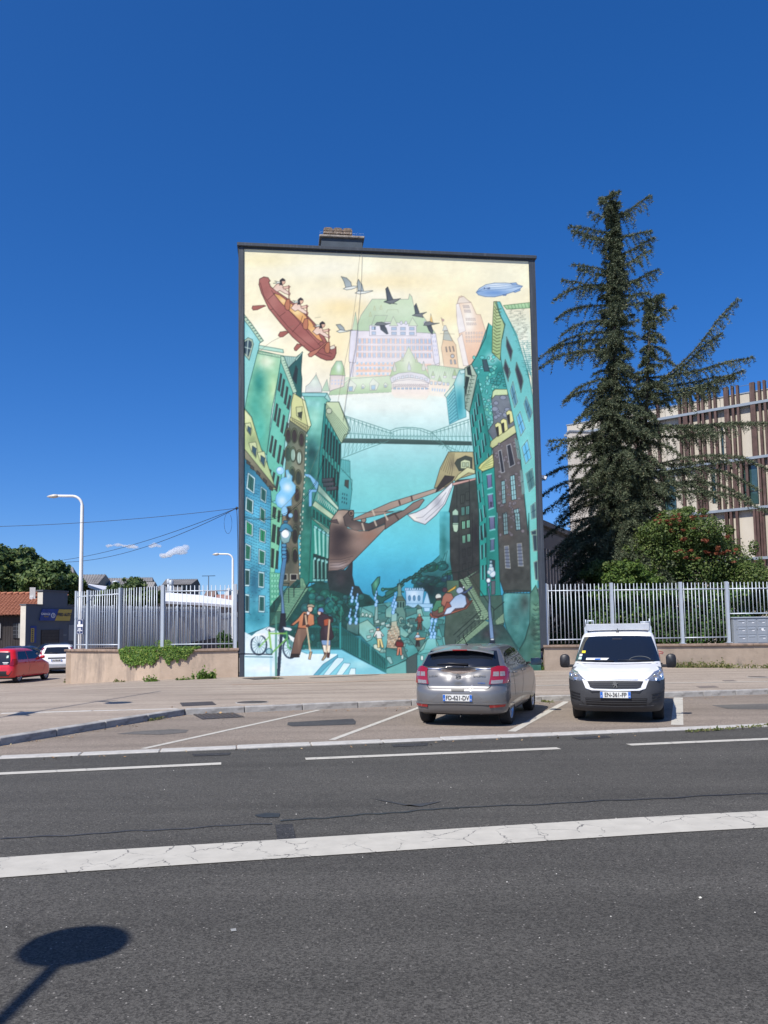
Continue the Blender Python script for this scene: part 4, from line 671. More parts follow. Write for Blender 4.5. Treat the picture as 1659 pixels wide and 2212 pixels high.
    poly("F 640 1050 740 1030 800 900 860 880 1010 1010 1050 1130 900 1250 700 1420 640 1430 620 1300",(75,95,78),(70,90,82),out=(22,45,42),w=1.5,nz=6);poly("F 650 715 780 712 790 1000 740 1050 650 800",(95,125,95),(70,100,80),out=(25,50,45),w=1.5)
    for k in range(60):
        x=800+rs.rand()*180;y=1040+rs.rand()*130;line(f"F {x} {y} {x+14} {y-3}",(45,60,52),1.2,.6)
    poly("F 1250 860 1290 845 1540 850 1550 980 1530 1160 1480 1330 1420 1440 1400 1420 1290 1240 1255 1100",(95,165,150),(50,110,100),out=(20,60,55),w=1.9,nz=7,sh=[("F 1290 950",40,160,(115,190,170),.7),("F 1480 950",60,120,(60,70,70),.8),("F 1400 1200",50,100,(110,175,150),.6)])
    line("F 1255 850 1270 820 1400 815 1535 820 1540 850",(25,50,48),2.4)
    for x in range(1265,1540,34): line(f"F {x} 820 {x} 848",(25,50,48),1.8)
    for y in list(range(1018,1090,13))+list(range(1105,1180,14)): line(f"F {1300 if y<1085 else 1340} {y} {1412} {y}",(75,110,100),1.3,.6)
    poly("F 1540 850 1600 760 1640 900 1660 1100 1660 1750 1400 1750 1400 1480 1480 1350 1530 1170",(85,130,105),(55,110,95),out=(25,55,48),w=1.6,nz=8,sh=[("F 1580 1250",60,100,(60,80,72),.7),("F 1590 1000",50,60,(125,165,130),.7)])
    for k in range(22): 
        x=1545+rs.rand()*90;y=950+rs.rand()*430;line(f"F {x} {y} {x+24} {y+16} {x+46} {y-4}",(30,60,52),1.6,.7)
    for k in range(10): x=1560+rs.rand()*20;y=960+k*52;line(f"F {x} {y} {x+26} {y+22} {x+70} {y+8}",(35,65,55),2,.6);spot(f"F {x+40} {y+30}",26,12,(125,165,130),.6)
    poly("F 700 1430 820 1330 960 1200 1100 1180 1250 1190 1300 1270 1400 1440 1400 1750 660 1750 640 1500",(48,72,70),(60,130,118),out=(20,45,45),w=1.5,nz=8,sh=[("F 1100 1280",90,60,(62,56,64),.8),("F 1300 1400",60,50,(70,110,100),.6)])
    def stair(q,n,c1=(158,186,146),c2=(78,104,84)):
        (ax,ay),(bx,by),(cx,cy),(dx,dy)=P(q)
        poly(q,c2,out=(30,50,42),w=1.4)
        for i in range(n):
            t=(i+.15)/n;u=(i+.7)/n
            f=lambda t:((ax+(dx-ax)*t,ay+(dy-ay)*t),(bx+(cx-bx)*t,by+(cy-by)*t))
            (p,q1),(r,s1)=f(t),f(u);poly([p,q1,s1,r],c1,out=None)
    stair("F 785 705 880 680 1030 960 910 900",13);stair("F 905 900 1030 955 1140 1130 1010 1130",10);stair("F 820 700 870 690 1000 600 960 620",6);stair("F 1040 1130 1110 1160 780 1430 690 1420",26);stair("F 1165 1140 1255 1060 1258 1160 1180 1182",9)
    for s in("660 635 780 625 1000 545","780 625 870 770","870 615 1100 960 1150 1010","660 640 655 705","780 630 780 700","720 1290 1000 1040 1010 1080 760 1310","740 1400 1090 1100","880 620 880 680","1015 1040 890 820","1150 1030 1260 940","1150 1020 1150 1120"): line("F "+s,(20,38,36),2.4)
    for k in range(8): line(f"F {740+k*42} {1400-k*36} {740+k*42} {1340-k*36}",(20,38,36),1.7)
    for k in range(12):
        x=890+k*10;line(f"F {x} {690-k*5} {x+6} {780+k*14}",(95,115,85),2,.5)
    line("F 948 1130 950 1118 958 1130 962 1118 970 1130 985 1118 992 1130",(150,175,150),1.5)
    poly("F 1085 790 1100 790 1115 900 1120 1015 1140 1200 1150 1330 1110 1330 1100 1200 1090 1010 1100 900",(95,120,150),(120,150,190),out=(30,45,60),w=1.8);poly("F 1110 1330 1155 1330 1165 1420 1105 1420",(25,40,60),out=(15,25,35),w=1.6);ell("F 1133 1335",22,10,(220,230,245),out=(40,50,70),w=1.4)
    ell("F 1095 712",26,30,(140,160,180),out=(40,55,75),w=2);ell("F 1096 712",17,19,(245,250,252),out=None);ell("F 1098 760",13,16,(120,150,185),out=(40,55,75))
    for x,y,r in((1138,640,33),(1125,595,28),(1122,555,17),(1122,515,11),(1103,625,20)): ell(f"F {x} {y}",r,r*1.1,(200,215,230),out=(110,140,175),w=1.4,sh=[(f"F {x-6} {y-6}",r*.5,r*.5,(240,246,250),.9)])
    # toboggan with three riders
    poly("F 468 1075 480 1050 500 1090 560 1100 700 1045 850 1000 920 920 925 925 860 1010 700 1065 540 1112 490 1105",(190,120,95),(165,95,75),out=(60,30,28),w=2);poly("F 490 1030 560 940 700 900 850 870 900 940 840 1005 680 1050 560 1095 500 1090",(110,75,70),out=(40,30,30),w=1.5)
    poly("F 535 930 570 910 600 930 590 1000 520 1040 490 1030",(85,150,105),(70,130,95),out=(25,50,40),w=1.6);poly("F 560 1000 610 980 620 1040 560 1060",(110,135,85),out=(30,50,40),w=1.5);ell("F 562 885",32,32,(225,228,220),out=(60,60,60),w=1.5);poly("F 535 905 590 895 595 920 545 925",(70,65,60),out=(40,35,35))
    poly("F 610 880 640 845 700 850 725 900 730 960 650 1010 590 960",(178,118,98),(160,100,85),out=(55,35,32),w=1.7);ell("F 630 812",27,26,(105,60,75),out=(45,25,35),w=1.6);poly("F 650 835 700 800 755 765 740 800 680 835",(235,185,75),out=(110,80,30),w=1.6);poly("F 610 1040 650 940 740 950 730 1000 650 1060",(150,80,65),out=(50,30,30),w=1.6)
    poly("F 680 950 740 880 800 850 850 880 862 960 830 1000 740 1010 690 1060 620 1075 650 1010 700 990",(150,180,215),(190,205,225),out=(50,65,90),w=1.8);ell("F 790 820",38,34,(170,190,220),out=(60,70,95),w=1.6);poly("F 790 850 860 820 925 770 920 790 850 850",(70,90,130),out=(35,45,65),w=1.6);ell("F 830 785",10,10,(235,240,245),out=(60,70,95),w=1)
    # ---- left foot: rocks, stairs, couple, bicycle, snow
    poly("E 340 1000 380 950 640 700 760 780 870 720 965 740 990 900 1040 1090 1080 1200 1100 1440 640 1440 340 1440",(18,78,70),(16,88,78),out=None,nz=9)
    for i in range(60):
        x=620+rs.rand()*430;y=800+rs.rand()*620
        if x<760 and y<1050-(x-520)*.9: continue
        ell(f"E {x} {y}",28+rs.rand()*40,26+rs.rand()*34,(20+rs.randint(18),82+rs.randint(36),76+rs.randint(26)),out=(8,42,40),w=1.4,sh=[(f"E {x-8} {y-10}",18,16,(80,170,145),.6)],oa=.7)
    for s in("1000 860 990 920 1030 960","985 900 960 870","1040 1060 1000 1010","1020 1050 1050 990","1100 1000 1095 1140","1105 990 1115 1040"): line("E "+s,(60,150,120),3)
    stair("E 530 795 755 795 520 1150 345 1190",22,(140,184,138),(62,108,88));stair("E 668 690 700 700 735 795 668 795",7,(160,205,150),(45,90,75))
    for s in("380 950 540 780 550 745 480 745","510 1140 760 740","390 940 390 1010","600 760 600 890","545 800 545 950","660 740 605 800"): line("E "+s,(18,42,40),2.6)
    line("E 480 745 550 745",(18,42,40),2);poly("E 345 1050 460 1040 450 1170 345 1180",(50,100,80),out=(20,45,40),w=1.2,a=.7)
    # fence behind couple
    line("E 500 1200 1100 1205",(30,110,110),6);line("E 560 1418 1090 1430",(30,110,110),4)
    for x in range(600,1090,30): line(f"E {x} 1210 {x} 1425",(18,75,75),2.2);ell(f"E {x+15} 1262",10,15,(35,120,105),out=(15,70,68),w=1.8,a=.3);ell(f"E {x+15} 1385",8,10,(35,120,105),out=(15,70,68),w=1.5,a=.3)
    poly("E 1080 1165 1093 1145 1102 1165 1100 1440 1078 1440",(50,150,150),out=(18,75,75),w=1.6)
    poly("E 1105 1210 1600 1560 1570 1700 1100 1440",(30,110,100),(40,125,115),out=None,a=.8)
    line("E 1105 1215 1300 1340 1440 1430 1570 1600",(25,100,105),5);line("E 1105 1430 1300 1540 1560 1690",(18,75,78),3)
    for k in range(24):
        x=1120+k*19;y=1225+k*13.5;line(f"E {x} {y} {x} {y+205-k*4}",(16,62,62),2)
    for x,y in((1297,1330),(1412,1410)): line(f"E {x} {y} {x} {y+195}",(60,150,150),5)
    # snow and steps
    poly("E 75 1260 150 1300 200 1260 330 1200 410 1230 600 1450 760 1440 1060 1445 1120 1520 1190 1580 1250 1640 1250 1740 70 1745",(210,235,245),(190,225,240),out=None,nz=3,sh=[("E 300 1650",200,40,(235,240,238),.8),("E 700 1600",220,60,(225,240,246),.8),("E 120 1400",50,80,(225,242,250),.8),("E 250 1330",70,40,(240,248,252),.8),("E 500 1560",100,40,(170,215,235),.6)])
    poly("E 640 1450 1100 1445 1590 1700 1560 1715 1250 1720 800 1725 960 1580",(120,195,215),(130,205,220),out=(40,110,130),w=1.5,sh=[("E 1300 1600",120,50,(165,222,230),.7)])
    poly("E 560 1490 1050 1490 1060 1520 930 1600 800 1720 500 1725 450 1500",(215,236,246),(190,225,240),out=None,nz=3)
    for a,b,c,d in(((960,1590),(1110,1530),(930,1715),(800,1725)),((1120,1590),(1190,1590),(1100,1715),(970,1715)),((1200,1640),(1248,1640),(1245,1712),(1175,1712))): pass
    poly("E 1050 1530 1125 1535 1120 1560 970 1715 905 1715",(195,228,242),out=(50,120,145),w=1.3);poly("E 1125 1585 1195 1590 1190 1610 1110 1712 1040 1714",(200,232,245),out=(50,120,145),w=1.3);poly("E 1200 1640 1250 1642 1250 1712 1172 1712",(205,235,246),out=(50,120,145),w=1.3);poly("E 960 1610 1060 1530 1062 1500 905 1600 800 1720 850 1722",(90,165,190),out=(40,100,125),w=1.3)
    # dark shadow side of lamp + posts (painted)
    poly("E 500 310 525 340 520 400 525 480 480 800 500 1040 515 1190 515 1240 470 1230 465 900 440 780 470 560 485 480 470 400",(70,130,175),(95,130,175),out=(25,55,80),w=1.8,sh=[("E 490 900",30,150,(120,150,195),.6)])
    for y in(345,385,420,465): ell(f"E 497 {y}",27,19,(80,150,190),out=(25,60,90),w=1.8)
    poly("E 460 230 470 300 500 330 550 310 575 230 570 180 455 180",(150,190,200),(120,160,160),out=(30,70,90),w=1.8);ell("E 513 225",42,45,(245,248,252),out=(90,130,160),w=1.3);poly("E 448 190 470 130 500 112 530 112 570 140 598 190 575 205 520 165 465 205",(70,150,180),(60,130,165),out=(25,60,85),w=2);ell("E 517 95",24,14,(60,120,150),out=(25,60,85),w=1.8)
    poly("E 460 1060 515 1060 512 1210 440 1240 425 1500 445 1740 415 1740 430 1400 440 1220",(20,28,45),out=None);poly("E 450 1235 500 1225 480 1290 445 1740 415 1740",(35,50,75),out=None)
    line("E 410 1100 405 1740",(90,150,120),6);line("E 352 1510 352 1740",(170,215,230),6);line("E 80 1520 370 1525",(60,110,125),3)
    def wheel(x,y,rx,ry):
        ell(f"E {x} {y}",rx,ry,(190,220,230),n=24,out=(30,50,75),w=5,a=.5);ell(f"E {x} {y}",rx*.12,ry*.12,(150,190,200),out=(30,50,70),w=2)
        for k in range(14): t=k*np.pi/7;line(f"E {x} {y} {x+rx*.9*np.cos(t)} {y+ry*.9*np.sin(t)}",(60,95,110),1)
    wheel(225,1395,82,105);wheel(560,1430,78,105)
    line("E 335 1255 360 1490",(150,200,80),6);line("E 230 1420 335 1310",(150,205,95),4);line("E 350 1275 520 1275",(150,200,80),5);line("E 365 1480 520 1330",(130,190,80),5);line("E 520 1260 535 1420 560 1440",(110,185,100),5);ell("E 335 1465",34,32,(120,170,180),out=(60,110,130),w=3,a=.6)
    poly("E 300 1230 330 1205 400 1220 395 1250 340 1255",(235,245,250),out=(60,90,110),w=1.5);line("E 345 1250 335 1235",(20,30,40),4);poly("E 480 1205 560 1215 580 1235 560 1250 500 1240",(235,242,248),out=(70,90,120),w=1.6);poly("E 535 1285 620 1330 650 1420 620 1390 560 1340",(235,245,250),out=None);poly("E 140 1340 180 1280 290 1270 320 1330 260 1295 180 1310",(238,246,250),out=None)
    # couple with hockey sticks
    OL=(45,28,28)
    poly("E 640 1220 740 1220 735 1290 690 1380 660 1500 560 1520 590 1400 610 1300",(135,105,88),(105,80,70),out=OL,w=1.8,sh=[("E 650 1330",15,90,(160,130,110),.6)]);poly("E 565 1490 650 1490 655 1525 560 1530",(40,32,32),out=OL,w=1.4)
    poly("E 700 1045 750 1050 810 1080 815 1180 750 1205 740 1225 640 1215 650 1150 590 1195 565 1185 640 1120",(206,138,98),(190,120,85),out=OL,w=1.9,sh=[("E 720 1100",30,50,(225,160,120),.7)])
    poly("E 705 1060 750 1075 740 1180 690 1190",(75,50,45),out=OL,w=1.4);ell("E 772 1015",26,34,(232,190,165),out=OL,w=1.5);poly("E 738 1000 745 970 790 965 822 985 810 1000 770 992",(175,165,140),out=OL,w=1.6);poly("E 735 1040 770 1050 760 1080 735 1075",(225,215,215),out=OL,w=1)
    line("E 722 1085 765 1440 780 1480",(225,195,160),5);poly("E 765 1470 790 1470 770 1550 750 1545",(190,165,130),out=OL,w=1.5);ell("E 578 1190",16,9,(60,45,40),out=None);ell("E 745 1195",18,14,(95,60,50),out=OL,w=1.2)
    poly("E 885 1340 930 1345 985 1345 985 1400 965 1490 920 1490 900 1420",(120,150,190),out=OL,w=1.5);poly("E 900 1395 940 1400 940 1480 915 1480",(225,215,195),out=OL,w=1.3);poly("E 955 1400 985 1400 978 1480 955 1480",(225,215,195),out=OL,w=1.3);poly("E 918 1475 945 1475 940 1520 918 1515",(80,45,40),out=OL,w=1.3);poly("E 950 1478 980 1480 970 1530 948 1530",(80,45,40),out=OL,w=1.3)
    poly("E 870 1090 920 1065 970 1090 1015 1120 1015 1150 985 1160 1000 1220 1022 1310 1000 1340 880 1345 880 1260 895 1210 850 1170 848 1110",(62,46,58),(48,36,46),out=(25,18,22),w=1.9,sh=[("E 940 1250",20,70,(90,70,80),.6)])
    poly("E 915 1130 970 1115 960 1190 920 1195",(175,85,55),out=(60,25,20),w=1.6);ell("E 870 1055",20,26,(232,195,175),out=OL,w=1.4);poly("E 850 1040 870 1005 905 1005 918 1040 905 1062 880 1045",(95,135,195),out=(30,45,70),w=1.7);poly("E 885 1045 912 1055 900 1082 880 1075",(65,30,30),out=None);line("E 978 1110 950 1450 930 1510",(225,195,160),5);poly("E 940 1480 920 1500 890 1555 905 1560 935 1530",(170,150,120),out=OL,w=1.5);ell("E 985 1110",17,15,(45,35,35),out=OL,w=1.2)
    f=cv/255.;m=np.clip((f[...,1]-f[...,0])/.25,0,1)*np.clip((f[...,1]-f[...,2])/.06,0,1);f[...,0]*=1-.10*m;f[...,1]*=1-.045*m;f[...,2]*=1+.05*m
    lu=f.mean(2,keepdims=True);f*=.86+.14*np.clip(lu/.62,0,1.0);k=(np.clip((lu-.72)/.2,0,1)*.32);f=f*(1-k)+np.array((1,.99,.96))*k;cv=np.clip(f*255,0,255).astype(np.float32)
    for s,rx,ry,c,a in(("C 640 1850",60,120,(40,46,42),.5),("C 900 1500",60,200,(10,60,62),.35),("C 560 1150",40,200,(60,130,110),.35),("E 1060 350",90,120,(38,30,36),.6),("E 1250 170",90,50,(205,178,160),.4),("D 1300 1800",120,200,(48,46,48),.4),("D 1090 900",30,250,(16,96,92),.4),("F 1100 400",50,200,(18,100,92),.4),("F 850 450",90,160,(34,38,42),.5),("F 1380 1050",90,150,(40,70,70),.4),("F 560 760",130,90,(12,40,44),.5),("E 900 640",60,120,(10,60,55),.4),("E 500 800",50,160,(60,100,80),.3),("F 1000 1500",400,110,(28,52,54),.4),("F 560 1560",160,90,(60,130,120),.3)): spot(s,rx,ry,c,a)
    # hairline cracks and a few dirt runs in the render
    for s in("A 1322 360 1300 560 1285 760 1250 1000 1210 1250 1145 1560 C 1080 540","A 240 1400 300 1340 380 1280 460 1240","A 540 1170 580 1130 620 1110","A 840 1030 900 1020","C 85 1780 300 1790 450 1690 650 1500 760 1340 900 980 940 900","B 600 1190 750 1195"): line(s,(120,110,90),1.2,.6)
    spot("F 1450 1700",250,60,(60,120,95),.5);spot("F 1600 1500",80,80,(110,135,95),.3)
    line("F 330 1440 1660 1475",(60,110,100),1.5,.35)
    for sc,am in((120,.012),(44,.012),(14,.008)):
        g=rs.randn(MH//sc+3,MW//sc+3);yy=np.arange(MH)/sc;xx=np.arange(MW)/sc;iy=yy.astype(int);ix=xx.astype(int);fy=(yy-iy)[:,None];fx=(xx-ix)[None,:];fy=fy*fy*(3-2*fy);fx=fx*fx*(3-2*fx)
        cv*=(1+am*((g[iy][:,ix]*(1-fy)+g[iy+1][:,ix]*fy)*(1-fx)+(g[iy][:,ix+1]*(1-fy)+g[iy+1][:,ix+1]*fy)*fx))[...,None]
    cv+=rs.randn(MH,MW,1)*2.0
    return np.clip(cv,0,255)
# ================================================================== GROUND
def ext(p,q,s): p=Vector(p[:2]);q=Vector(q[:2]);return p+(q-p).normalized()*s
NEAR=[(-60,.6),(-20,8.35),(-5.4,11.38),(-.04,12.42),(6.35,13.66),(16,15.5),(60,24)]     # street edge of the parking bays
FAR=[(-40,-30),(-10.6,.3),(-5.979,12.704),(-4.18,17.021),(.576,18.35),(3.586,18.86),(7.6,19.6),(9.3,19.93),(20,21.9),(60,29)]
b=MB();b.box(-500,500,-300,900,-3,-.9);tag(b.build('terrain',mat('terrain_soil',(.16,.15,.12),.95,var=.2,vscale=.05)),kind='structure')
road=MB().add([(-90,-45,0),(90,-45,0),(90,31,0)]+[(x,y+.05,0) for x,y in FAR[::-1]]+[(-90,-31,0)],[list(range(4+len(FAR)))]).build('road',M['road']);tag(road,kind='structure')
# parking bay sheet
pk=[Vector(p) for p in NEAR[2:6]];pkl=[(-10.3,10.3)]+NEAR[2:7]+[(60,29)]+FAR[8:1:-1]
pb=MB();pb.add([(x,y,.004) for x,y in pkl],[list(range(len(pkl)))]);parking=pb.build('parking_bays',M['park']);tag(parking,kind='structure')
# pavement: a grid that follows the fall of the side street, edged by the far kerb
def farY(x):
    pts=FAR
    for (a,c),(d,e) in zip(pts[:-1],pts[1:]):
        if a<=x<=d: return c+(e-c)*(x-a)/(d-a)
    return pts[0][1]
xs=sorted(set([-90,-60,-40]+[x*1.0 for x in range(-30,12)]+[p[0] for p in FAR if p[0]>-40]+[12,14,17,20,25,30,40,60]));V=[];Fc=[]
NV=40
for x in xs:
    y0=max(farY(x),-30)+.10 if x>-40 else -30
    for j in range(NV+1):
        y=y0+(70-y0)*(j/NV)**1.5;V.append((x,y,zg(x,y)))
for i in range(len(xs)-1):
    for j in range(NV): k=i*(NV+1)+j;Fc.append((k,k+NV+1,k+NV+2,k+1))
b=MB();b.add(V,Fc,smooth=True);pav=b.build('pavement',M['pave']);tag(pav,kind='structure')
# kerbs, stone by stone
stone_me={}
def stones(name,label_pts,wd,z0,z1,L,m,side=1,lean=0):
    root=MB();pts=[Vector(p) for p in label_pts]
    base=tag(bpy.data.objects.new(name,None),kind='structure');COL.objects.link(base);base.location=(pts[0].x,pts[0].y,0);inv=base.location.copy()
    key=(name)
    if key not in stone_me:
        o=MB().box(0,L-.012,0,wd*side,z0,z1).build('kerb_stone',m,bevel=.012);stone_me[key]=o.data;bpy.data.objects.remove(o)
    for a,c in zip(pts[:-1],pts[1:]):
        d=(c-a);n=max(1,round(d.length/L));st=d.length/n
        for i in range(n):
            p=a+d*(i/n);o=bpy.data.objects.new('kerb_stone',stone_me[key]);COL.objects.link(o);o.parent=base
            o.location=(p.x-inv.x,p.y-inv.y,rnd.uniform(-.004,.004));o.rotation_euler=(rnd.uniform(-.01,.01),0,math.atan2(d.y,d.x)+rnd.uniform(-.002,.002));o.scale=(st/L,1,1)
    return base
kk=[ext(FAR[2],FAR[1],12)]+[Vector(p) for p in FAR[2:9]]
stones('kerb',kk,.20,-.1,.128,1.15,M['granite'])
nn=[ext(NEAR[2],NEAR[1],10),Vector(NEAR[2]),Vector(NEAR[3]),Vector(NEAR[4]),Vector(NEAR[5]),ext(NEAR[5],NEAR[6],6)]
stones('gutter',nn,.27,-.1,.022,1.0,M['granite_l'])
stones('flush_edging',[(-22,12.5),(-9.6,16.2),(-7.856,16.657),(-6.081,16.95),(-4.35,17.13)],.14,0,.126,1.6,M['granite_l'])
# road markings lie on the street as thin sheets
def strip(name,line,wd,z,m,parent,off=0,kind=None):
    pts=[Vector(p) for p in line];L=[];Rr=[]
    for i,p in enumerate(pts):
        d=(pts[min(i+1,len(pts)-1)]-pts[max(i-1,0)]).normalized();n=Vector((-d.y,d.x));L.append(p+n*(off+wd/2));Rr.append(p+n*(off-wd/2))
    vs=[(p.x,p.y,z) for p in L+Rr];n=len(pts);o=MB().add(vs,[(i,n+i,n+i+1,i+1) for i in range(n-1)]).build(name,m,parent);return o
def curve(y0,x0=-30,x1=40,n=30):  # the street bends gently
    out=[]
    for i in range(n+1):
        x=x0+(x1-x0)*i/n;out.append((x,y0+math.tan(R(10.6))*x-.0035*x*x if abs(x)<12 else y0+math.tan(R(10.6))*x-.0035*144-(abs(x)-12)*.084))
    return out
def seg(y0,x0,x1): return [(x,y0+math.tan(R(10.6))*x-.0045*x*x) for x in np.linspace(x0,x1,8)]
strip('centre_line',seg(6.70,-16,16),.56,.006,M['paint'],road)
for x0,x1 in((-12,-2.17),(-1.10,2.42),(3.46,7.2),(8.3,12)):
    pass
strip('lane_dash',[(-7.5,9.60),(-4.78,10.179),(-2.156,10.70)],.18,.006,M['paint2'],road)
strip('lane_dash',[(-1.09,10.985),(.6,11.27),(2.42,11.594)],.18,.006,M['paint2'],road)
strip('lane_dash',[(3.475,11.83),(4.6,12.03),(5.654,12.21),(7,12.42)],.18,.006,M['paint2'],road)
for a,c,wd in(((-3.60,12.15),(-1.45,17.63),.11),((-.86,12.80),(.72,17.9),.11),((2.05,13.50),(4.12,18.75),.14),((4.97,14.05),(6.90,19.35),.20),((-6.2,11.8),(-6.05,12.1),.1)):
    if wd>.1: strip('bay_line',[a,c],wd,.009,M['paint2'],parking)
def sheet(name,pts,z,m,parent,kind=None): o=MB().add([(p[0],p[1],z) for p in pts],[list(range(len(pts)))]).build(name,m,parent);return o
def img(s,z=0): return [gp(*s2(float(a),float(b_)),z) for a,b_ in zip(s.split()[::2],s.split()[1::2])]
M['tar']=mat('tar_seal',(.028,.029,.032),.55,var=.2,vscale=8);M['tar2']=mat('faint_tar',(.043,.044,.047),.7,var=.15,vscale=10)
# repairs in the parking bays and the sealed joint in the street
sheet('asphalt_patch',img("1068 2682 1310 2668 1322 2680 1318 2690 1085 2697 1066 2692"),.008,M['patch'],parking)
M['patch2']=asphalt('old_patch',(.115,.108,.10),(.15,.14,.125),.4,1,.3)
sheet('asphalt_patch',img("500 2716 640 2707 700 2710 690 2720 600 2728 430 2725"),.008,M['patch2'],parking)
sheet('asphalt_patch',img("2640 2618 2850 2612 2850 2634 2700 2632"),.008,M['patch2'],parking)
def wavy(x0,y0,x1,y1,w0,name,m,parent,n=40,z=.005):
    L=[];Rr=[]
    for i in range(n+1):
        t=i/n;p=gp(*s2(x0+(x1-x0)*t,y0+(y1-y0)*t));o=.018*math.sin(t*17)+.012*math.sin(t*41+1);h=w0*(.6+.5*abs(math.sin(t*23+1)))/2;L.append((p.x,p.y+o+h,z));Rr.append((p.x,p.y+o-h,z))
    return MB().add(L+Rr,[(i,n+1+i,n+2+i,i+1) for i in range(n)]).build(name,m,parent)
wavy(0,3115,1010,3056,.035,'sealed_joint',M['tar2'],road);wavy(1040,3048,1700,2998,.045,'sealed_joint',M['tar'],road);wavy(1690,3000,2850,2944,.035,'sealed_joint',M['tar'],road)
sheet('tar_blot',img("945 3026 990 3018 1040 3020 1035 3034 985 3036 955 3032"),.005,M['tar'],road)
sheet('tar_blot',img("1365 2962 1500 2990 1640 2975 1560 2995"),.0052,M['tar2'],road)
M['patch3']=asphalt('road_patch',(.040,.040,.042),(.046,.046,.047),.6,1,.2)
sheet('asphalt_patch',img("1020 3062 1085 3058 1100 3118 1030 3124"),.0045,M['patch3'],road)
for s in("710 2799 858 2794 850 2803 720 2807","1450 2764 1590 2757 1585 2768 1460 2773","2125 2737 2250 2730 2270 2738 2150 2745"): sheet('tar_blot',img(s),.0048,M['patch3'],road)
# spots of gum and pebbles on the street
pm=mat('pebble',(.5,.48,.43),.9,var=.2)
gum=MB()
for k in range(60):
    x=rnd.uniform(-5,6);y=rnd.uniform(3.4,11);r=rnd.uniform(.003,.007);gum.lathe([(0,r*.9),(r*.7,r*.6),(r,0)],6,Matrix.Translation((x,y,0)))
tag(gum.build('loose_grit',pm,road),kind='stuff')
for s in("855 3450 875 3447 878 3457 858 3459",): sheet('gum_spot',img(s),.0046,mat('gum',(.3,.3,.28)),road)
sheet('gum_spot',img("2592 3332 2600 3330 2606 3336 2597 3338"),.006,mat('litter_chip',(.75,.72,.6)),road)
# drain gratings and manhole covers
def grate(name,lab,img_pts,z,n,parent_z):
    P=[gp(*s2(a,b_),parent_z) for a,b_ in img_pts];c=sum(P,Vector())/4;ax=((P[1]-P[0])+(P[2]-P[3]))/2;ay=((P[3]-P[0])+(P[2]-P[1]))/2;W=ax.length;D=ay.length;a=math.atan2(ax.y,ax.x)
    t=thing(name,lab,'drain',(c.x,c.y,parent_z),a);MB().box(-W/2,W/2,-D/2,D/2,-.05,.004).build('frame',M['black'],t)
    for i in range(n):
        x=-W/2+W*(i+.5)/n;MB().box(x-W/n*.32,x+W/n*.32,-D/2+.02,D/2-.02,.0,.012).build('grate_bar',M['iron'],t)
grate('drain_grate','slotted iron drain grating set in the pavement left of the kerb corner',((672,2609),(795,2603),(797,2617),(672,2621)),.12,14,.12)
grate('drain_grate','iron gully grating in the parking bay beside the kerb corner and dry leaves',((735,2650),(890,2643),(880,2662),(730,2672)),0,9,.005)
grate('drain_grate','narrow grating at the foot of the mural under the painted bicycle',((920,2516),(1030,2511),(1030,2518),(922,2523)),.12,12,.125)
def manhole(lab,x,y,r,z=.12):
    p=gp(*s2(x,y),z);t=thing('manhole_cover',lab,'manhole cover',(p.x,p.y,zg(p.x,p.y)));MB().lathe([(0,.006),(r*.92,.006),(r*.93,.002),(r,.002),(r,-.03)],28).build('cover',M['iron'],t);MB().lathe([(r*1.0,.008),(r*1.08,.008),(r*1.08,-.03)],28).build('rim',M['granite'],t)
manhole('round iron cover in the pavement just behind the kerb, left of centre',935,2607,.34)
manhole('small round cover in the pavement below the right end of the mailboxes',2812,2513,.28)
def plate(lab,pts,z=.12):
    P=[gp(*s2(a,b_),z) for a,b_ in pts];c=sum(P,Vector())/len(P);t=thing('inspection_cover',lab,'inspection cover',(c.x,c.y,zg(c.x,c.y)+.002));MB().prism([(p.x-c.x,p.y-c.y) for p in P],-.02,.004).build('cover',mat('cover_plate',(.17,.14,.12),.9,var=.2,vscale=9),t)
plate('rectangular rusty inspection cover in the pavement right of the van',((2583,2548),(2650,2545),(2668,2551),(2600,2554)))
plate('dark inspection cover across the white pavement line right of the van',((2680,2525),(2720,2524),(2735,2528),(2690,2529)))
strip('pavement_line',[tuple(gp(*s2(x,y),.12))[:2] for x,y in((1985,2545),(2148,2542),(2500,2535),(2850,2530))],.16,.1275,M['paint2'],pav)
for a_,b_,w_ in((((430,2576),(1000,2566),(1560,2556)),0,.022),(((420,2590),(900,2580),(1500,2568)),0,.018),(((2480,2560),(2850,2553)),0,.022),(((520,2560),(900,2552)),0,.015)):
    strip('pavement_seam',[tuple(gp(*s2(x,y),.12))[:2] for x,y in a_],w_,.1272,M['patch3'],pav)
# reddish-brown threshold strip at the foot of the mural
strip('pavement_repair',[tuple(gp(*s2(x,y),.12))[:2] for x,y in((860,2541),(1200,2532),(1600,2521),(2010,2508))],.55,.126,asphalt('repair_strip',(.33,.25,.19),(.40,.31,.24),.3,1,.3),pav)
strip('pavement_repair',[tuple(gp(*s2(x,y),.12))[:2] for x,y in((1150,2516),(1405,2504))],.22,.130,M['patch2'],pav)
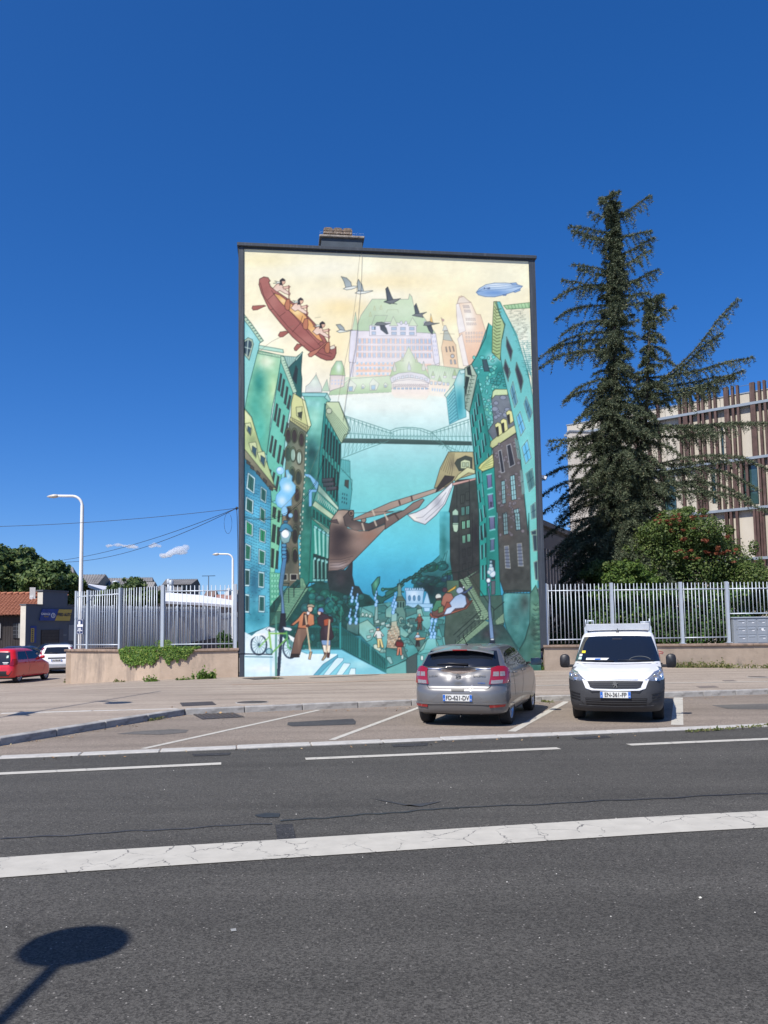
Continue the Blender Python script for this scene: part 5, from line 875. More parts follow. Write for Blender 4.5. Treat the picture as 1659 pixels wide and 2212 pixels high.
# ================================================================== MURAL BUILDING
A7=R(7.256);ML=Vector((-5.044,29.015,0));WLEN=10.92;WH=15.955
HM=Matrix.Translation(ML)@Matrix.Rotation(A7,4,'Z')      # local x along the wall, y into the house
mh=thing('mural_building','tall house whose blind gable is covered by a painted city scene','building',ML,A7)
MB().box(.0,WLEN-.02,.012,13,-.3,WH-.03).build('wall',M['chim'],mh)
def mural_mesh():
    img_=mural_canvas();nx,nz=470,690
    TL,TR,BR,BL=(912,919),(1970,961),(2007,2487),(904,2512)
    A=[];bb=[]
    for (u,v),(x,y) in zip(((0,1),(1,1),(1,0),(0,0)),(TL,TR,BR,BL)):
        A.append([u,v,1,0,0,0,-u*x,-v*x]);bb.append(x);A.append([0,0,0,u,v,1,-u*y,-v*y]);bb.append(y)
    h=np.linalg.solve(np.array(A,float),np.array(bb,float))
    U,W=np.meshgrid(np.linspace(0,1,nx),np.linspace(0,1,nz));D=h[6]*U+h[7]*W+1
    X=(h[0]*U+h[1]*W+h[2])/D-MX0;Y=(h[3]*U+h[4]*W+h[5])/D-MY0
    x0=np.clip(X-.5,0,MW-2);y0=np.clip(Y-.5,0,MH-2);ix=x0.astype(int);iy=y0.astype(int);fx=(x0-ix)[...,None];fy=(y0-iy)[...,None]
    k=np.ones(3)/3;sm_=img_.copy();sm_[1:-1]=(img_[:-2]+img_[1:-1]*2+img_[2:])/4;sm_[:,1:-1]=(sm_[:,:-2]+sm_[:,1:-1]*2+sm_[:,2:])/4
    c=(sm_[iy,ix]*(1-fx)+sm_[iy,ix+1]*fx)*(1-fy)+(sm_[iy+1,ix]*(1-fx)+sm_[iy+1,ix+1]*fx)*fy
    c=c/255.;c=np.where(c<=.04045,c/12.92,((c+.055)/1.055)**2.4)
    c=np.clip(c*MUR_GAIN,0.004,.93)
    col=np.concatenate([c,np.ones((nz,nx,1))],2).reshape(-1,4).astype(np.float32)
    V=np.stack([U*(WLEN-.02)+.01,np.full_like(U,-.002),.06+W*(WH-.06)],2).reshape(-1,3)
    idx=(np.arange(nz-1)[:,None]*nx+np.arange(nx-1)[None,:]).ravel();F4=np.stack([idx,idx+1,idx+nx+1,idx+nx],1)
    m=mat('mural_paint',(.5,.5,.5),.72,var=0,bump=.35,bscale=7);nt=m.node_tree;a=nt.nodes.new('ShaderNodeAttribute');a.attribute_name='paint';nt.links.new(a.outputs['Color'],nt.nodes['Principled BSDF'].inputs['Base Color'])
    o=npmesh('mural',V,F4,m,mh);at_=o.data.color_attributes.new('paint','FLOAT_COLOR','POINT');at_.data.foreach_set('color',col.ravel())
    return o
mural_mesh()
MB().box(-.19,-.002,-.045,.6,.95,WH).build('corner_trim',M['trim'],mh)
MB().box(WLEN-.01,WLEN+.235,-.045,.6,.95,WH).build('corner_trim',M['trim'],mh)
MB().box(-.16,-.003,-.02,.6,-.3,.95).build('corner_trim',M['trim'],mh)
MB().box(-.24,WLEN+.29,-.12,13,WH+.002,WH+.135).build('roof_edge',M['trim'],mh,bevel=.015)
MB().box(-.10,WLEN+.15,-.025,.05,WH-.07,WH).build('soffit_strip',M['trim'],mh)
ch=MB().box(2.9,4.46,.25,1.45,WH+.1,WH+.64).build('chimney',M['chim'],mh)
MB().box(2.82,4.54,.16,1.54,WH+.64,WH+.73).build('chimney_cap',M['conc'],ch,bevel=.02)
for k in range(3):
    x0=2.99+k*.37;zb=WH+.732
    bb=MB().box(x0,x0+.352,.35,1.25,zb,zb+.03)
    for s in range(4): bb.box(x0+.03+s*.085,x0+.075+s*.085,.37,1.23,zb+.03,zb+.13)
    bb.box(x0-.003,x0+.355,.34,1.26,zb+.13,zb+.20).box(x0+.01,x0+.345,.35,1.25,zb+.20,zb+.24).box(x0-.003,x0+.355,.34,1.26,zb+.24,zb+.31).box(x0+.03,x0+.33,.37,1.2,zb+.31,zb+.37).box(x0+.09,x0+.28,.4,1.1,zb+.37,zb+.40)
    bb.build('flue_block',M['pots'],ch)
sp=MB()
for k in range(34): sp.tube([(2.84+k*.05,.18,WH+.73),(2.84+k*.05+rnd.uniform(-.03,.03),.14,WH+.82)],.002,3)
tag(sp.build('bird_spikes',M['fence'],ch),kind='stuff')
# hanging wires over the wall
def wall_pt(sx,sy,off=-.03): p=onp(*s2(sx,sy),ML,A7);l=HM.inverted()@p;return Vector((l.x,off,l.z))
wp=[wall_pt(*p) for p in((1343,925),(1340,1040),(1328,1180),(1318,1290),(1290,1430),(1272,1560))]
MB().tube(wp,.006,5).build('loose_wire',mat('old_wire',(.45,.4,.3),.7),mh)
wp=[wall_pt(*p) for p in((900,1915),(960,1925),(1010,1922),(1060,1905),(1120,1855),(1170,1790),(1200,1700))]
MB().tube(wp,.006,5).build('loose_wire',M['cable'],mh)
tag(MB().add([tuple(wall_pt(s,t_,-.012)) for s,t_ in((905,2424),(1010,2426),(1010,2429),(905,2428))],[(0,1,2,3)]).build('wall_seam',M['trim'],mh),None)
# security camera on the right-hand edge, cable bracket on the left-hand edge
p=at(*s2(2010,1774),30.6);t=thing('security_camera','white box security camera on the right edge of the mural house','camera',(p.x-.08,30.62,p.z))
MB().box(-.03,.24,-.06,.06,.03,.14,Matrix.Rotation(.35,4,'Y')).build('housing',M['white'],t);MB().tube([(-.12,0,.12),(0,0,.1)],.02,6).build('bracket',M['fence'],t)
CB=at(*s2(878,1886),29.05)
t=thing('cable_bracket','small dark bracket holding the overhead cables on the left edge of the mural house','bracket',CB)
MB().tube([(.0,0,0),(.22,.02,.03)],.022,6).build('arm',M['black'],t);MB().lathe([(0,-.06),(.035,-.05),(.035,.05),(0,.06)],8).build('insulator',M['black'],t)
def sag(a,b_,s,n=20): return [a.lerp(b_,i/n)-Vector((0,0,s*4*(i/n)*(1-i/n))) for i in range(n+1)]
def cable(lab,a,b_,s,r=.009): t=MB().tube(sag(a,b_,s),r,5).build('overhead_cable',M['cable']);tag(t,lab,'cable','overhead cables running to the mural house')
cable('upper overhead cable running flat across the sky to the left',CB,at(*s2(-60,1955),30),.12)
cable('steeper overhead cable, upper one of the pair reaching down to the trees',CB,at(*s2(236,2078),44),.25,.011)
cable('steeper overhead cable, lower one of the pair reaching down to the trees',CB,at(*s2(243,2086),44),.45,.011)
q=[CB+Vector(v) for v in((0,0,0),(.02,0,-.3),(.04,.02,-1.2),(.05,.02,-3),(.06,.02,-5.5),(.06,.02,-5.95))]
tag(MB().tube(q,.012,5).build('drop_cable',M['cable']),'thin cable dropping straight down beside the left edge of the mural house','cable')
q=[CB+Vector((-.3+.14*math.cos(a),-.05,-.55+.38*math.sin(a))) for a in np.linspace(1.2,7.2,16)]
tag(MB().tube(q,.006,5).build('cable_loop',M['cable']),'small loop of spare cable hanging below the cable bracket','cable')
# ================================================================== LOW WALLS AND RAILINGS
def lowwall(lab,pts,thick,ztop,cop=.07,base=-.6,m_='render'):
    """pts: front line, left to right; body behind it"""
    P=[Vector(p) for p in pts];t=thing('low_wall',lab,'wall',(P[0].x,P[0].y,0));o=P[0].copy()
    for i,(a,c) in enumerate(zip(P[:-1],P[1:])):
        d=(c-a);an=math.atan2(d.y,d.x);L=d.length;m=Matrix.Translation((a.x-o.x,a.y-o.y,0))@Matrix.Rotation(an,4,'Z')
        z0,z1=ztop[i],ztop[i+1]
        vs=[(0,0,base),(L,0,base),(L,thick,base),(0,thick,base),(0,0,z0-.09),(L,0,z1-.09),(L,thick,z1-.09),(0,thick,z0-.09)]
        MB().add(vs,[(0,3,2,1),(4,5,6,7),(0,1,5,4),(1,2,6,5),(2,3,7,6),(3,0,4,7)],m).build('wall_body',M[m_],t)
        n=max(1,round(L/2.0))
        for k in range(n):
            u0,u1=k/n,(k+1)/n;a0,a1=z0+(z1-z0)*u0,z0+(z1-z0)*u1;x0,x1=L*u0+(-.04 if k==0 else .006),L*u1-.006+(.05 if k==n-1 else 0)
            y0,y1=-cop+rnd.uniform(-.004,.004),thick+cop
            MB().add([(x0,y0,a0-.088),(x1,y0,a1-.088),(x1,y1,a1-.088),(x0,y1,a0-.088),(x0,y0,a0),(x1,y0,a1),(x1,y1,a1),(x0,y1,a0)],[(0,3,2,1),(4,5,6,7),(0,1,5,4),(1,2,6,5),(2,3,7,6),(3,0,4,7)],m).build('coping_stone',M['coping'],t,bevel=.012)
    return t
CORN=Vector((-12.36,32.0));FOLD=Vector((-8.0,28.85));MEET=Vector((-5.25,28.97))
CORN2=Vector((-14.2,40))
lowwall('low rendered wall with ivy, left of the mural house',[CORN,FOLD,MEET],.28,[1.14,1.125,1.14])
lowwall('side stretch of the low rendered wall running back from the left corner',[(-12.38,32.3),(-13.3,41)],.28,[1.13,1.05])
RW0=Vector((5.92,30.36));RW1=Vector((22.0,31.55))
lowwall('low rendered wall behind the van, right of the mural house',[RW0,RW1],.30,[1.055,.93],m_='render2')
bar_me=None
def railing(lab,a,c,zt,zr,zl,zb,posts,cat='fence',group=None,post_w=.11,sp=.15,r=.016,hide=None,mt='fence',ztilt=0,pw_end=True,mail=None):
    """a->c ground line; bars stand from zb to zt through rails at zr and zl; posts are fractions of the run"""
    a=Vector(a);c=Vector(c);d=c-a;L=d.length;an=math.atan2(d.y,d.x);t=thing('railing',lab,cat,(a.x,a.y,0),an,group)
    b=MB().tube([(0,0,zb),(0,0,zt)],r,7).build('bar',M[mt]);me=b.data;bpy.data.objects.remove(b)
    b=MB().tube([(0,0,mail[2]-.02 if mail else zb),(0,0,zt)],r,7).build('bar',M[mt]);me2=b.data;bpy.data.objects.remove(b)
    n=int(L/sp)
    for i in range(n):
        x=(i+.5)*L/n
        if any(abs(x-p*L)<.075 for p in posts): continue
        m_=me2 if mail and mail[0]<x<mail[1] else me
        o=bpy.data.objects.new('bar',m_);COL.objects.link(o);o.parent=t;o.location=(x,0,ztilt*x/L);o.rotation_euler=(rnd.uniform(-.004,.004),rnd.uniform(-.005,.005),rnd.random())
    for p in posts:
        MB().box(p*L-post_w/2,p*L+post_w/2,-post_w/2,post_w/2,1.03+ztilt*p if zb<2 else zb,zt+.03+ztilt*p).box(p*L-.1,p*L+.1,-.1,.1,1.02+ztilt*p,1.045+ztilt*p).build('post',M[mt],t)
    ps=sorted(posts)
    for p,q in zip(ps[:-1],ps[1:]):
        inm=mail and mail[0]<(p+q)/2*L<mail[1]
        for z in(zr,zl if not inm else mail[2]):
            MB().tube([(p*L,0,z+ztilt*p),(q*L,0,z+ztilt*q)],.024,6).build('rail',M[mt],t)
    return t
yo=Vector((0,.14))
railing('pale grey railing on the low wall between its fold and the mural house',FOLD+yo+Vector((.05,0)),MEET+yo+Vector((-.12,0)),3.40,3.20,1.30,1.14,[0,1.0])
railing('pale grey railing on the angled left part of the low wall with the blue notice',CORN+yo+Vector((.12,.05)),FOLD+yo+Vector((-.1,.02)),3.40,3.20,1.30,1.16,[0,.155,.56])
Ld=(RW1-RW0).length
def fr(sx): # fraction along the right wall under photo column sx
    p=onp(*s2(sx,2200),RW0+yo,math.atan2(RW1.y-RW0.y,RW1.x-RW0.x));return ((Vector((p.x,p.y))-RW0).length)/Ld
mb0,mb1=fr(2704)*Ld+.05,fr(3300)*Ld
railing('pale grey railing on the low wall behind the van and in front of the shrubs',RW0+yo,RW1+yo,3.33,3.08,1.24,1.10,[.008,fr(2267),fr(2524),fr(2695),fr(2960)],mail=(mb0-.1,mb1+.3,2.13))
def fine_fence(lab,pa,pb,Ya,Yb,zt0,zt1,zb,postsn,h2=.34,group=None):
    a=at(*pa,Ya);c=at(*pb,Yb);a=Vector((a.x,a.y));c=Vector((c.x,c.y));d=c-a;L=d.length;t=thing('railing',lab,'fence',(a.x,a.y,0),math.atan2(d.y,d.x),group)
    bb=MB();n=int(L/.15)
    for i in range(n+1):
        x=L*i/n;z=zt0+(zt1-zt0)*i/n;bb.box(x-.022,x+.022,-.02,.02,zb,z)
    tag(bb.build('bars',M['fence2'],t),kind='stuff')
    for i in range(postsn+1):
        x=L*i/postsn;z=zt0+(zt1-zt0)*i/postsn;MB().box(x-.06,x+.06,-.06,.06,zb-1,z+.06).build('post',M['fence2'],t)
    for k in(h2,): 
        MB().tube([(0,0,zt0-k),(L,0,zt1-k)],.035,5).build('rail',M['fence2'],t);MB().tube([(0,0,zb+.2),(L,0,zb+.2)],.035,5).build('rail',M['fence2'],t)
q0=s2(285,2247);q1=s2(811,2254);Z0=at(*q0,47).z;Z1=at(*q1,57).z
fine_fence('long close-barred grey fence far behind the left railing',q0,q1,47,57,Z0,Z1,.0,9)
q2=s2(815,2275);q3=s2(880,2275);fine_fence('short lower run of grey fence behind the railing beside the mural house',q2,q3,60,62,at(*q2,60).z,at(*q3,62).z,.0,2,.4)
q=[at(*s2(*p),Y) for p,Y in(((620,2400),50),((811,2365),57))]
tag(MB().prism([(q[0].x,q[0].y),(q[1].x,q[1].y),(q[1].x,q[1].y+.4),(q[0].x,q[0].y+.4)],-1,[q[0].z,q[1].z,q[1].z,q[0].z]).build('ramp_wall',mat('ramp_concrete',(.07,.07,.075),.9,var=.2)),'dark sloping ramp wall seen through the left railing','wall')
# blue enamel notice on the angled railing
dd=(FOLD-CORN).normalized();an=math.atan2(dd.y,dd.x);p=onp(*s2(304,2326),CORN+yo+Vector((.12,.05)),an)
nt_=thing('notice_sign','small dark blue notice with white writing on the left railing','sign',(p.x-.03,p.y-.09,p.z),an+.1)
MB().box(-.19,.19,-.012,.012,-.29,.29).build('plate',mat('enamel_blue',(.018,.035,.11),.35,var=.05),nt_)
def text(s,size,mat_,parent,loc,rot=(math.pi/2,0,0),ex=.002,name='lettering',sx=1.,align='CENTER',bold=0):
    cu=bpy.data.curves.new('t','FONT');cu.body=s;cu.size=size;cu.align_x=align;cu.align_y='CENTER';cu.extrude=ex;cu.offset=bold
    o=bpy.data.objects.new('t',cu);COL.objects.link(o);dg=bpy.context.evaluated_depsgraph_get();me=bpy.data.meshes.new_from_object(o.evaluated_get(dg));bpy.data.objects.remove(o)
    me.materials.clear();me.materials.append(mat_);ob=bpy.data.objects.new(name,me);COL.objects.link(ob);ob.parent=parent;ob.location=loc;ob.rotation_euler=rot;ob.scale=(sx,1,1);return ob
WT=mat('sign_white',(.8,.8,.8),.5,var=0)
for x0,x1,z0,z1 in((-.10,.02,.10,.22),(-.15,.16,.0,.095),(-.10,.06,-.07,-.045),(-.11,.07,-.115,-.09),(-.15,.13,-.165,-.14),(-.05,.02,-.215,-.19)): MB().box(x0,x1,-.018,-.0125,z0,z1).build('printed_line',WT,nt_)
for x0,x1,z0,z1 in((-.17,.17,.265,.275),(-.17,.17,-.275,-.265),(-.17,-.16,-.264,.264),(.16,.17,-.264,.264)): MB().box(x0,x1,-.016,-.0125,z0,z1).build('border_line',WT,nt_)
# mailboxes
aR=math.atan2(RW1.y-RW0.y,RW1.x-RW0.x);dR=(RW1-RW0).normalized()
mbp=RW0+dR*(mb0);MBX=thing('mailbox_bank','grey steel bank of mailboxes standing on the low wall at the right edge','mailboxes',(mbp.x,mbp.y-.02,1.03),aR)
mg=mat('mailbox_grey',(.30,.33,.36),.45,.2,var=.05);Wm=mb1-mb0;MB().box(0,Wm,-.02,.38,-.06,.93).build('case',mg,MBX,bevel=.01);MB().box(-.03,Wm,-.07,.40,.93,.965).build('lid',M['fence'],MBX)
mg2=mat('mailbox_door',(.33,.36,.39),.4,.25,var=.06,vscale=1.5)
nm=0
for c in range(6):
    for r_ in range(3):
        x0=.12+c*.385+(c//2)*.03;z0=.63-r_*.30
        d=MB().box(x0,x0+.365,-.032,-.021,z0-.035,z0+.25).build('door',mg2,MBX)
        MB().box(x0+.06,x0+.30,-.040,-.033,z0+.185,z0+.215).build('slot_flap',M['fence'],d);MB().box(x0+.06,x0+.30,-.036,-.0335,z0+.168,z0+.184).build('slot',M['black'],d)
        if rnd.random()<.8: MB().box(x0+.20,x0+.29,-.036,-.033,z0+.10,z0+.125).build('name_label',WT,d)
    if c%2==0: MB().lathe([(0,.01),(.012,.008),(.013,0)],8,Matrix.Translation((.10+c*.385+(c//2)*.03,-.04,.50))@Matrix.Rotation(math.pi/2,4,'X')).build('lock',M['black'],MBX)
d=MB().prism([(-.045,.05),(.045,.05),(.045,-.01),(0,-.05),(-.045,-.01)],0,.004,Matrix.Translation((1.11,-.037,.47))@Matrix.Rotation(math.pi/2,4,'X')).build('sticker',WT,MBX)
# red tag sprayed on the wall
p=[onp(*s2(2060+x*.3014+a_,2290+y*.3014),RW0,aR) for x,y,a_ in((1272,415,0),(1330,432,0),(1318,450,0),(1283,440,0),(1290,520,0),(1283,560,0))]
tg=MB()
for a_,b_ in zip(p[:-1],p[1:]): tg.tube([a_+Vector((0,-.004,0)),b_+Vector((0,-.004,0))],.012,4)
tag(tg.build('graffiti_tag',mat('red_spray',(.45,.09,.10),.8,var=.3,vscale=20)),'short red sprayed tag on the low wall by the van mirror','graffiti')
# ================================================================== BUILDINGS BEHIND
def frame(P0,a): return Matrix.Translation((P0[0],P0[1],0))@Matrix.Rotation(a,4,'Z')
# --- beige block with rust-brown upright fins, right
AB=R(-38);P0=Vector((16.2,69.85,0));HB=frame(P0,AB);HBi=HB.inverted()
def lx(sx,sy): return HBi@onp(*s2(sx,sy),P0,AB)
z3=lambda x,y:(1950+x/1.8433,1350+y/1.8433)
bl=thing('modern_building','beige panelled block with rust-brown upright fins behind the cedar','building',P0,AB)
M['panel']=mat('beige_panel',(.52,.475,.395),.8,var=.08,vscale=.4,stain=((.40,.35,.28),.35,(.8,.8,.25)));M['rust']=mat('rust_fin',(.085,.045,.036),.6,.1,var=.35,vscale=2,stain=((.18,.125,.105),.6,(3,3,.3)));M['ledge']=mat('ledge_metal',(.26,.30,.34),.5,.2,var=.08)
Lb=34.;MB().box(0,Lb,.3,16,-1,18.7).build('wall',mat('joint_grey',(.30,.27,.23),.9,var=.1),bl)
pan=[]
zl=[19.33,18.42,14.25,10.45,6.65,2.9,-.8]
def winrects(): # windows as (x0,x1,z0,z1) in wall coordinates
    out=[]
    for a,b_ in(((1330,400),(1362,650)),((1268,728),(1308,955)),((1478,695),(1600,960))):
        p=lx(*z3(*a));q=lx(*z3(*b_));out.append((p.x,q.x,q.z,p.z))
    return out
WR=winrects();WR+=[(8.2,9.2,10.9,13.6),(4,5,6.9,9.6),(16.8,17.9,3.0,6.1),(18.0,20.5,3.0,6.2),(17,19,6.9,9.8),(22,24,10.9,13.6),(25,26,14.7,17.5),(29,31,10.9,13.6),(23,27,6.9,9.8)]
wid=2.15
for i in range(int(Lb/wid)+1):
    for j in range(6):
        x0,x1,z1,z0=i*wid+.012,min((i+1)*wid-.012,Lb),zl[j]-.012,zl[j+1]+.012
        if x0>=Lb: continue
        # cut the panel round any window
        segs=[(x0,x1,z0,z1)]
        for (a,b_,c,d) in WR:
            ns=[]
            for s in segs:
                if b_<=s[0] or a>=s[1] or d<=s[2] or c>=s[3]: ns.append(s);continue
                if a>s[0]: ns.append((s[0],a,s[2],s[3]))
                if b_<s[1]: ns.append((b_,s[1],s[2],s[3]))
                m0,m1=max(a,s[0]),min(b_,s[1])
                if d<s[3]: ns.append((m0,m1,d,s[3]))
                if c>s[2]: ns.append((m0,m1,s[2],c))
            segs=ns
        if segs:
            q=MB()
            for s in segs: q.box(s[0],s[1],.0,.28,s[2],s[3])
            q.build('panel',M['panel'],bl)
for (a,b_,c,d) in WR:
    f=MB().box(a,b_,.16,.3,c,d).box(a,b_,.1,.16,c,c+.08).box(a,a+.07,.1,.16,c,d).box(b_-.07,b_,.1,.16,c,d).box(a,b_,.1,.16,d-.08,d).box(a,b_,.1,.16,c+(d-c)*.33,c+(d-c)*.33+.07).build('window',mat('window_frame_dark',(.03,.033,.037),.4,.3,var=0),bl)
    MB().box(a+.07,b_-.07,.13,.15,c+.08,d-.08).build('pane',mat('green_glass',(.035,.075,.075),.05,0,1,var=.3,vscale=.7),f)
for z in zl[1:5]: MB().box(-.1,Lb,-.42,-.0,z-.12,z+.08).build('ledge',M['ledge'],bl)
MB().box(-.05,Lb,-.05,.4,19.33,19.42).build('parapet_cap',M['ledge'],bl)
fx=[(1055,1085),(1100,),(1130,),(1183,),(1213,),(1262,),(1298,),(1368,1385),(1420,),(1455,),(1548,1565),(1604,),(1640,),(1690,),(1760,1780)]
def fin(x,z0,z1,w_=.18): MB().box(x-w_/2,x+w_/2,-.40,-.06,z0,z1).build('fin',M['rust'],bl)
tops=[lx(*z3(x,165)).x for g_ in fx for x in g_]
for x in tops+[7.3,6.2,8.1,3.2,4.8,1.6]: fin(x,14.33,20.0 if x>8 else 18.3)
for x in tops+[27,28.4,30]:
    if x>27 : fin(x,14.33,20.0)
for sx in(1185,1240,1325,1362,1403,1436,1452,1487,1525,1614,1640,1680,1720,1795,1830): fin(lx(*z3(sx,800)).x,10.53,14.2)
for x in(4.5,5.3,7,8.2,9.9,11.2,11.5): fin(x,10.53,14.2)
for sx in(1580,1602,1638,1700,1740,1460,1420,1390): fin(lx(*z3(sx,1150)).x,6.73,10.4)
for sx in(1648,1585,1700): fin(lx(*z3(sx,1450)).x,2.9,6.55)
for x in(2,3.1,6,9,9.4,12,13,15.5): fin(x,6.73,10.4);fin(x+.7,-1,6.5)
ra=MB()
for k in range(18): ra.tube([(14+k,1.2,19.4),(14+k,1.2,20.3)],.025,4)
ra.tube([(14,1.2,20.3),(32,1.2,20.3)],.02,4);tag(ra.build('roof_rail',M['ledge'],bl),kind='stuff')
# white gable end of the same site, left of the cedar trunk
gw=onp(*s2(*z3(305,465)),(15.6,68),R(0));
wt=thing('pale_annexe','pale plain end wall of an annexe seen through the cedar','building',(gw.x,68,0),R(9))
MB().box(0,5.2,0,.7,-1,gw.z).build('wall',mat('annexe_render',(.60,.55,.47),.85,var=.06,vscale=.5),wt);MB().box(-.08,5.25,-.08,.75,gw.z,gw.z+.12).build('parapet_cap',M['ledge'],wt)
for k,(x0,z0) in enumerate(((3.1,10.6),(3.3,3.2))): 
    for s in range(9): MB().box(x0,x0+.8,-.05,-.004,z0+s*.16,z0+s*.16+.09).build('louvre',mat('ochre_louvre',(.45,.27,.08),.6,var=.1),wt)
# --- dark block with concrete pillars between the mural house and the cedar
q0=at(*s2(*z3(95,1085)),55);q1=at(*s2(*z3(330,1140)),64)
an=math.atan2(q1.y-q0.y,q1.x-q0.x);st=Vector((q0.x-1.5*math.cos(an),q0.y-1.5*math.sin(an),0));dk=thing('office_block','shaded grey office block with rows of concrete pillars right of the mural house','building',st,an)
M['dk']=mat('shaded_cladding',(.10,.105,.12),.85,var=.12,vscale=.6);M['pil']=mat('concrete_pillar',(.30,.28,.26),.85,var=.12)  # the block's shaded look is put into the dark blue-grey cladding colour
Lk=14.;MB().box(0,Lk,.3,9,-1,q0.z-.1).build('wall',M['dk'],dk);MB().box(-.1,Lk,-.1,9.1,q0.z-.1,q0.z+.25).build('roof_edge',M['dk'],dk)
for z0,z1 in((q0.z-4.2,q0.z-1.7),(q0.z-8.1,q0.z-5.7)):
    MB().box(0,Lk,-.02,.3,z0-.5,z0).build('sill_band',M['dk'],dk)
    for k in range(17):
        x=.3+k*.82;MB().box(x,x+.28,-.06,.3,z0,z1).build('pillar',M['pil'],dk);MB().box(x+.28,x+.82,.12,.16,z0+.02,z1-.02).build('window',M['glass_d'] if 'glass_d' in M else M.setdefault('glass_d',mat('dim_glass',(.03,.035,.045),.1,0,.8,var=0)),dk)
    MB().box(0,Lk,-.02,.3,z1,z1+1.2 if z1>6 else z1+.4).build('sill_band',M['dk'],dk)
# --- grey garage, left
AG=R(66);PG=Vector((-22.1,56.2,0));z4=lambda x,y:(x/3.318,2160+y/3.318);HG=frame(PG,AG).inverted()
def gx(x,y): return HG@onp(*s2(*z4(x,y)),PG,AG)
ga=thing('garage_building','dark blue-grey garage with a stepped parapet and a blue and yellow fascia sign','building',PG,AG)
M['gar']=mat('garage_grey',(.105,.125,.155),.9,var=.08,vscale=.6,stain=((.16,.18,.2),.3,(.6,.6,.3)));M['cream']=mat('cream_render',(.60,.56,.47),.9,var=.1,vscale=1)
a0=gx(322,285);a1=gx(527,285);a2=gx(527,112);a3=gx(830,118);a4=gx(830,290);a5=gx(925,290)
zg0=-1.0
MB().box(a0.x,a1.x,0,.35,zg0,a0.z).box(a1.x,a4.x,0,.35,zg0,a2.z).box(a4.x,a4.x+5,0,.35,zg0,a4.z).build('front_wall',M['gar'],ga)
MB().box(a0.x+.01,a4.x+5,.34,.46,zg0,a0.z-.5).build('body',M['gar'],ga)
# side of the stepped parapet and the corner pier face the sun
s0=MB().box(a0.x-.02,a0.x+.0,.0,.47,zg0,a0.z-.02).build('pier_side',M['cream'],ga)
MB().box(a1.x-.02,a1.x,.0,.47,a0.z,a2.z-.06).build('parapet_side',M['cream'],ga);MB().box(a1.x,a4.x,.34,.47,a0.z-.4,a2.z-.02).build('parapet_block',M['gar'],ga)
MB().box(a0.x-.06,a1.x,-.06,.53,a0.z,a0.z+.09).box(a1.x-.08,a4.x+.06,-.06,.53,a2.z,a2.z+.1).box(a4.x,a4.x+5,-.06,.5,a4.z,a4.z+.08).build('coping',M['dk'],ga)
p=gx(478,330);q=gx(660,475);r_=gx(862,330)
M['sgnb']=mat('sign_blue',(.03,.065,.27),.5,var=.25,vscale=1.5);M['sgny']=mat('sign_yellow',(.55,.40,.085),.5,var=.05);GY=mat('sign_navy',(.03,.035,.08),.5,var=0);YL=mat('sign_ochre',(.55,.38,.05),.5,var=0)
sg=MB();sg.prism([(p.x,q.z),(q.x,q.z),(q.x+.35,p.z),(p.x+.25,p.z)],0,.08,Matrix.Translation((0,-.02,0))@Matrix.Rotation(math.pi/2,4,'X')).build('fascia_sign',M['sgnb'],ga)
sy=MB().prism([(q.x+.02,q.z),(r_.x-.1,q.z),(r_.x+.1,p.z),(q.x+.37,p.z)],0,.08,Matrix.Translation((0,-.02,0))@Matrix.Rotation(math.pi/2,4,'X')).build('fascia_sign',M['sgny'],ga)
zc=(p.z+q.z)/2;hh=p.z-q.z;L1=q.x-p.x
text("GARAGE",hh*.26,WT,ga,(p.x+L1*.38,-.115,zc+hh*.06),sx=1.0,bold=.004);text("PREMIER",hh*.14,YL,ga,(p.x+L1*.42,-.115,zc-hh*.16),sx=1.0)
MB().lathe([(hh*.23,0),(hh*.23,.015),(hh*.17,.015),(hh*.17,0)],18,Matrix.Translation((p.x+L1*.88,-.105,zc-hh*.05))@Matrix.Rotation(math.pi/2,4,'X')).build('emblem_ring',WT,ga);text("1",hh*.30,WT,ga,(p.x+L1*.88,-.115,zc-hh*.05),bold=.02)
text("FRED AUTO",hh*.40,GY,ga,((q.x+r_.x)/2+.12,-.115,zc+hh*.02),sx=1.02*(r_.x-q.x)/(hh*2.45),bold=.008)
p=gx(503,588);q=gx(722,800);d=MB().box(p.x,q.x,-.01,.0,-.9,p.z).build('roller_door',M['black'],ga)
for k in range(13): z=-.9+(p.z+.9)*k/13;MB().box(p.x+.05,q.x-.05,-.035,-.012,z+.012,z+(p.z+.9)/13-.012).build('slat',mat('shutter_brown',(.055,.048,.045),.6,var=.15),d)
MB().box(q.x,q.x+.35,-.05,-.002,-.9,p.z+.05).build('door_reveal',M['sgnb'] if False else M['dk'],ga)
p=gx(372,540);q=gx(442,748);lb=MB().box(p.x,q.x,-.03,-.002,q.z,p.z).build('notice_board',M['sgnb'],ga);MB().box(p.x+.03,q.x-.4*(q.x-p.x),-.045,-.031,q.z+.04,q.z+.86*(p.z-q.z)).build('yellow_panel',M['sgny'],lb)
for k in range(7): MB().box(p.x+.1,p.x+.45*(q.x-p.x),-.052,-.046,q.z+(p.z-q.z)*(.08+k*.11),q.z+(p.z-q.z)*(.145+k*.11)).build('printed_row',GY,lb)
p=gx(843,525);q=gx(905,720);MB().box(p.x,q.x,-.04,-.002,q.z,p.z).build('pale_panel',mat('faded_panel',(.22,.24,.26),.6,var=.1),ga)
p=gx(750,640);q=gx(815,664);MB().box(p.x,q.x,-.03,-.002,q.z,p.z).build('name_plate',mat('faint_plate',(.16,.18,.2),.6,var=.1),ga)
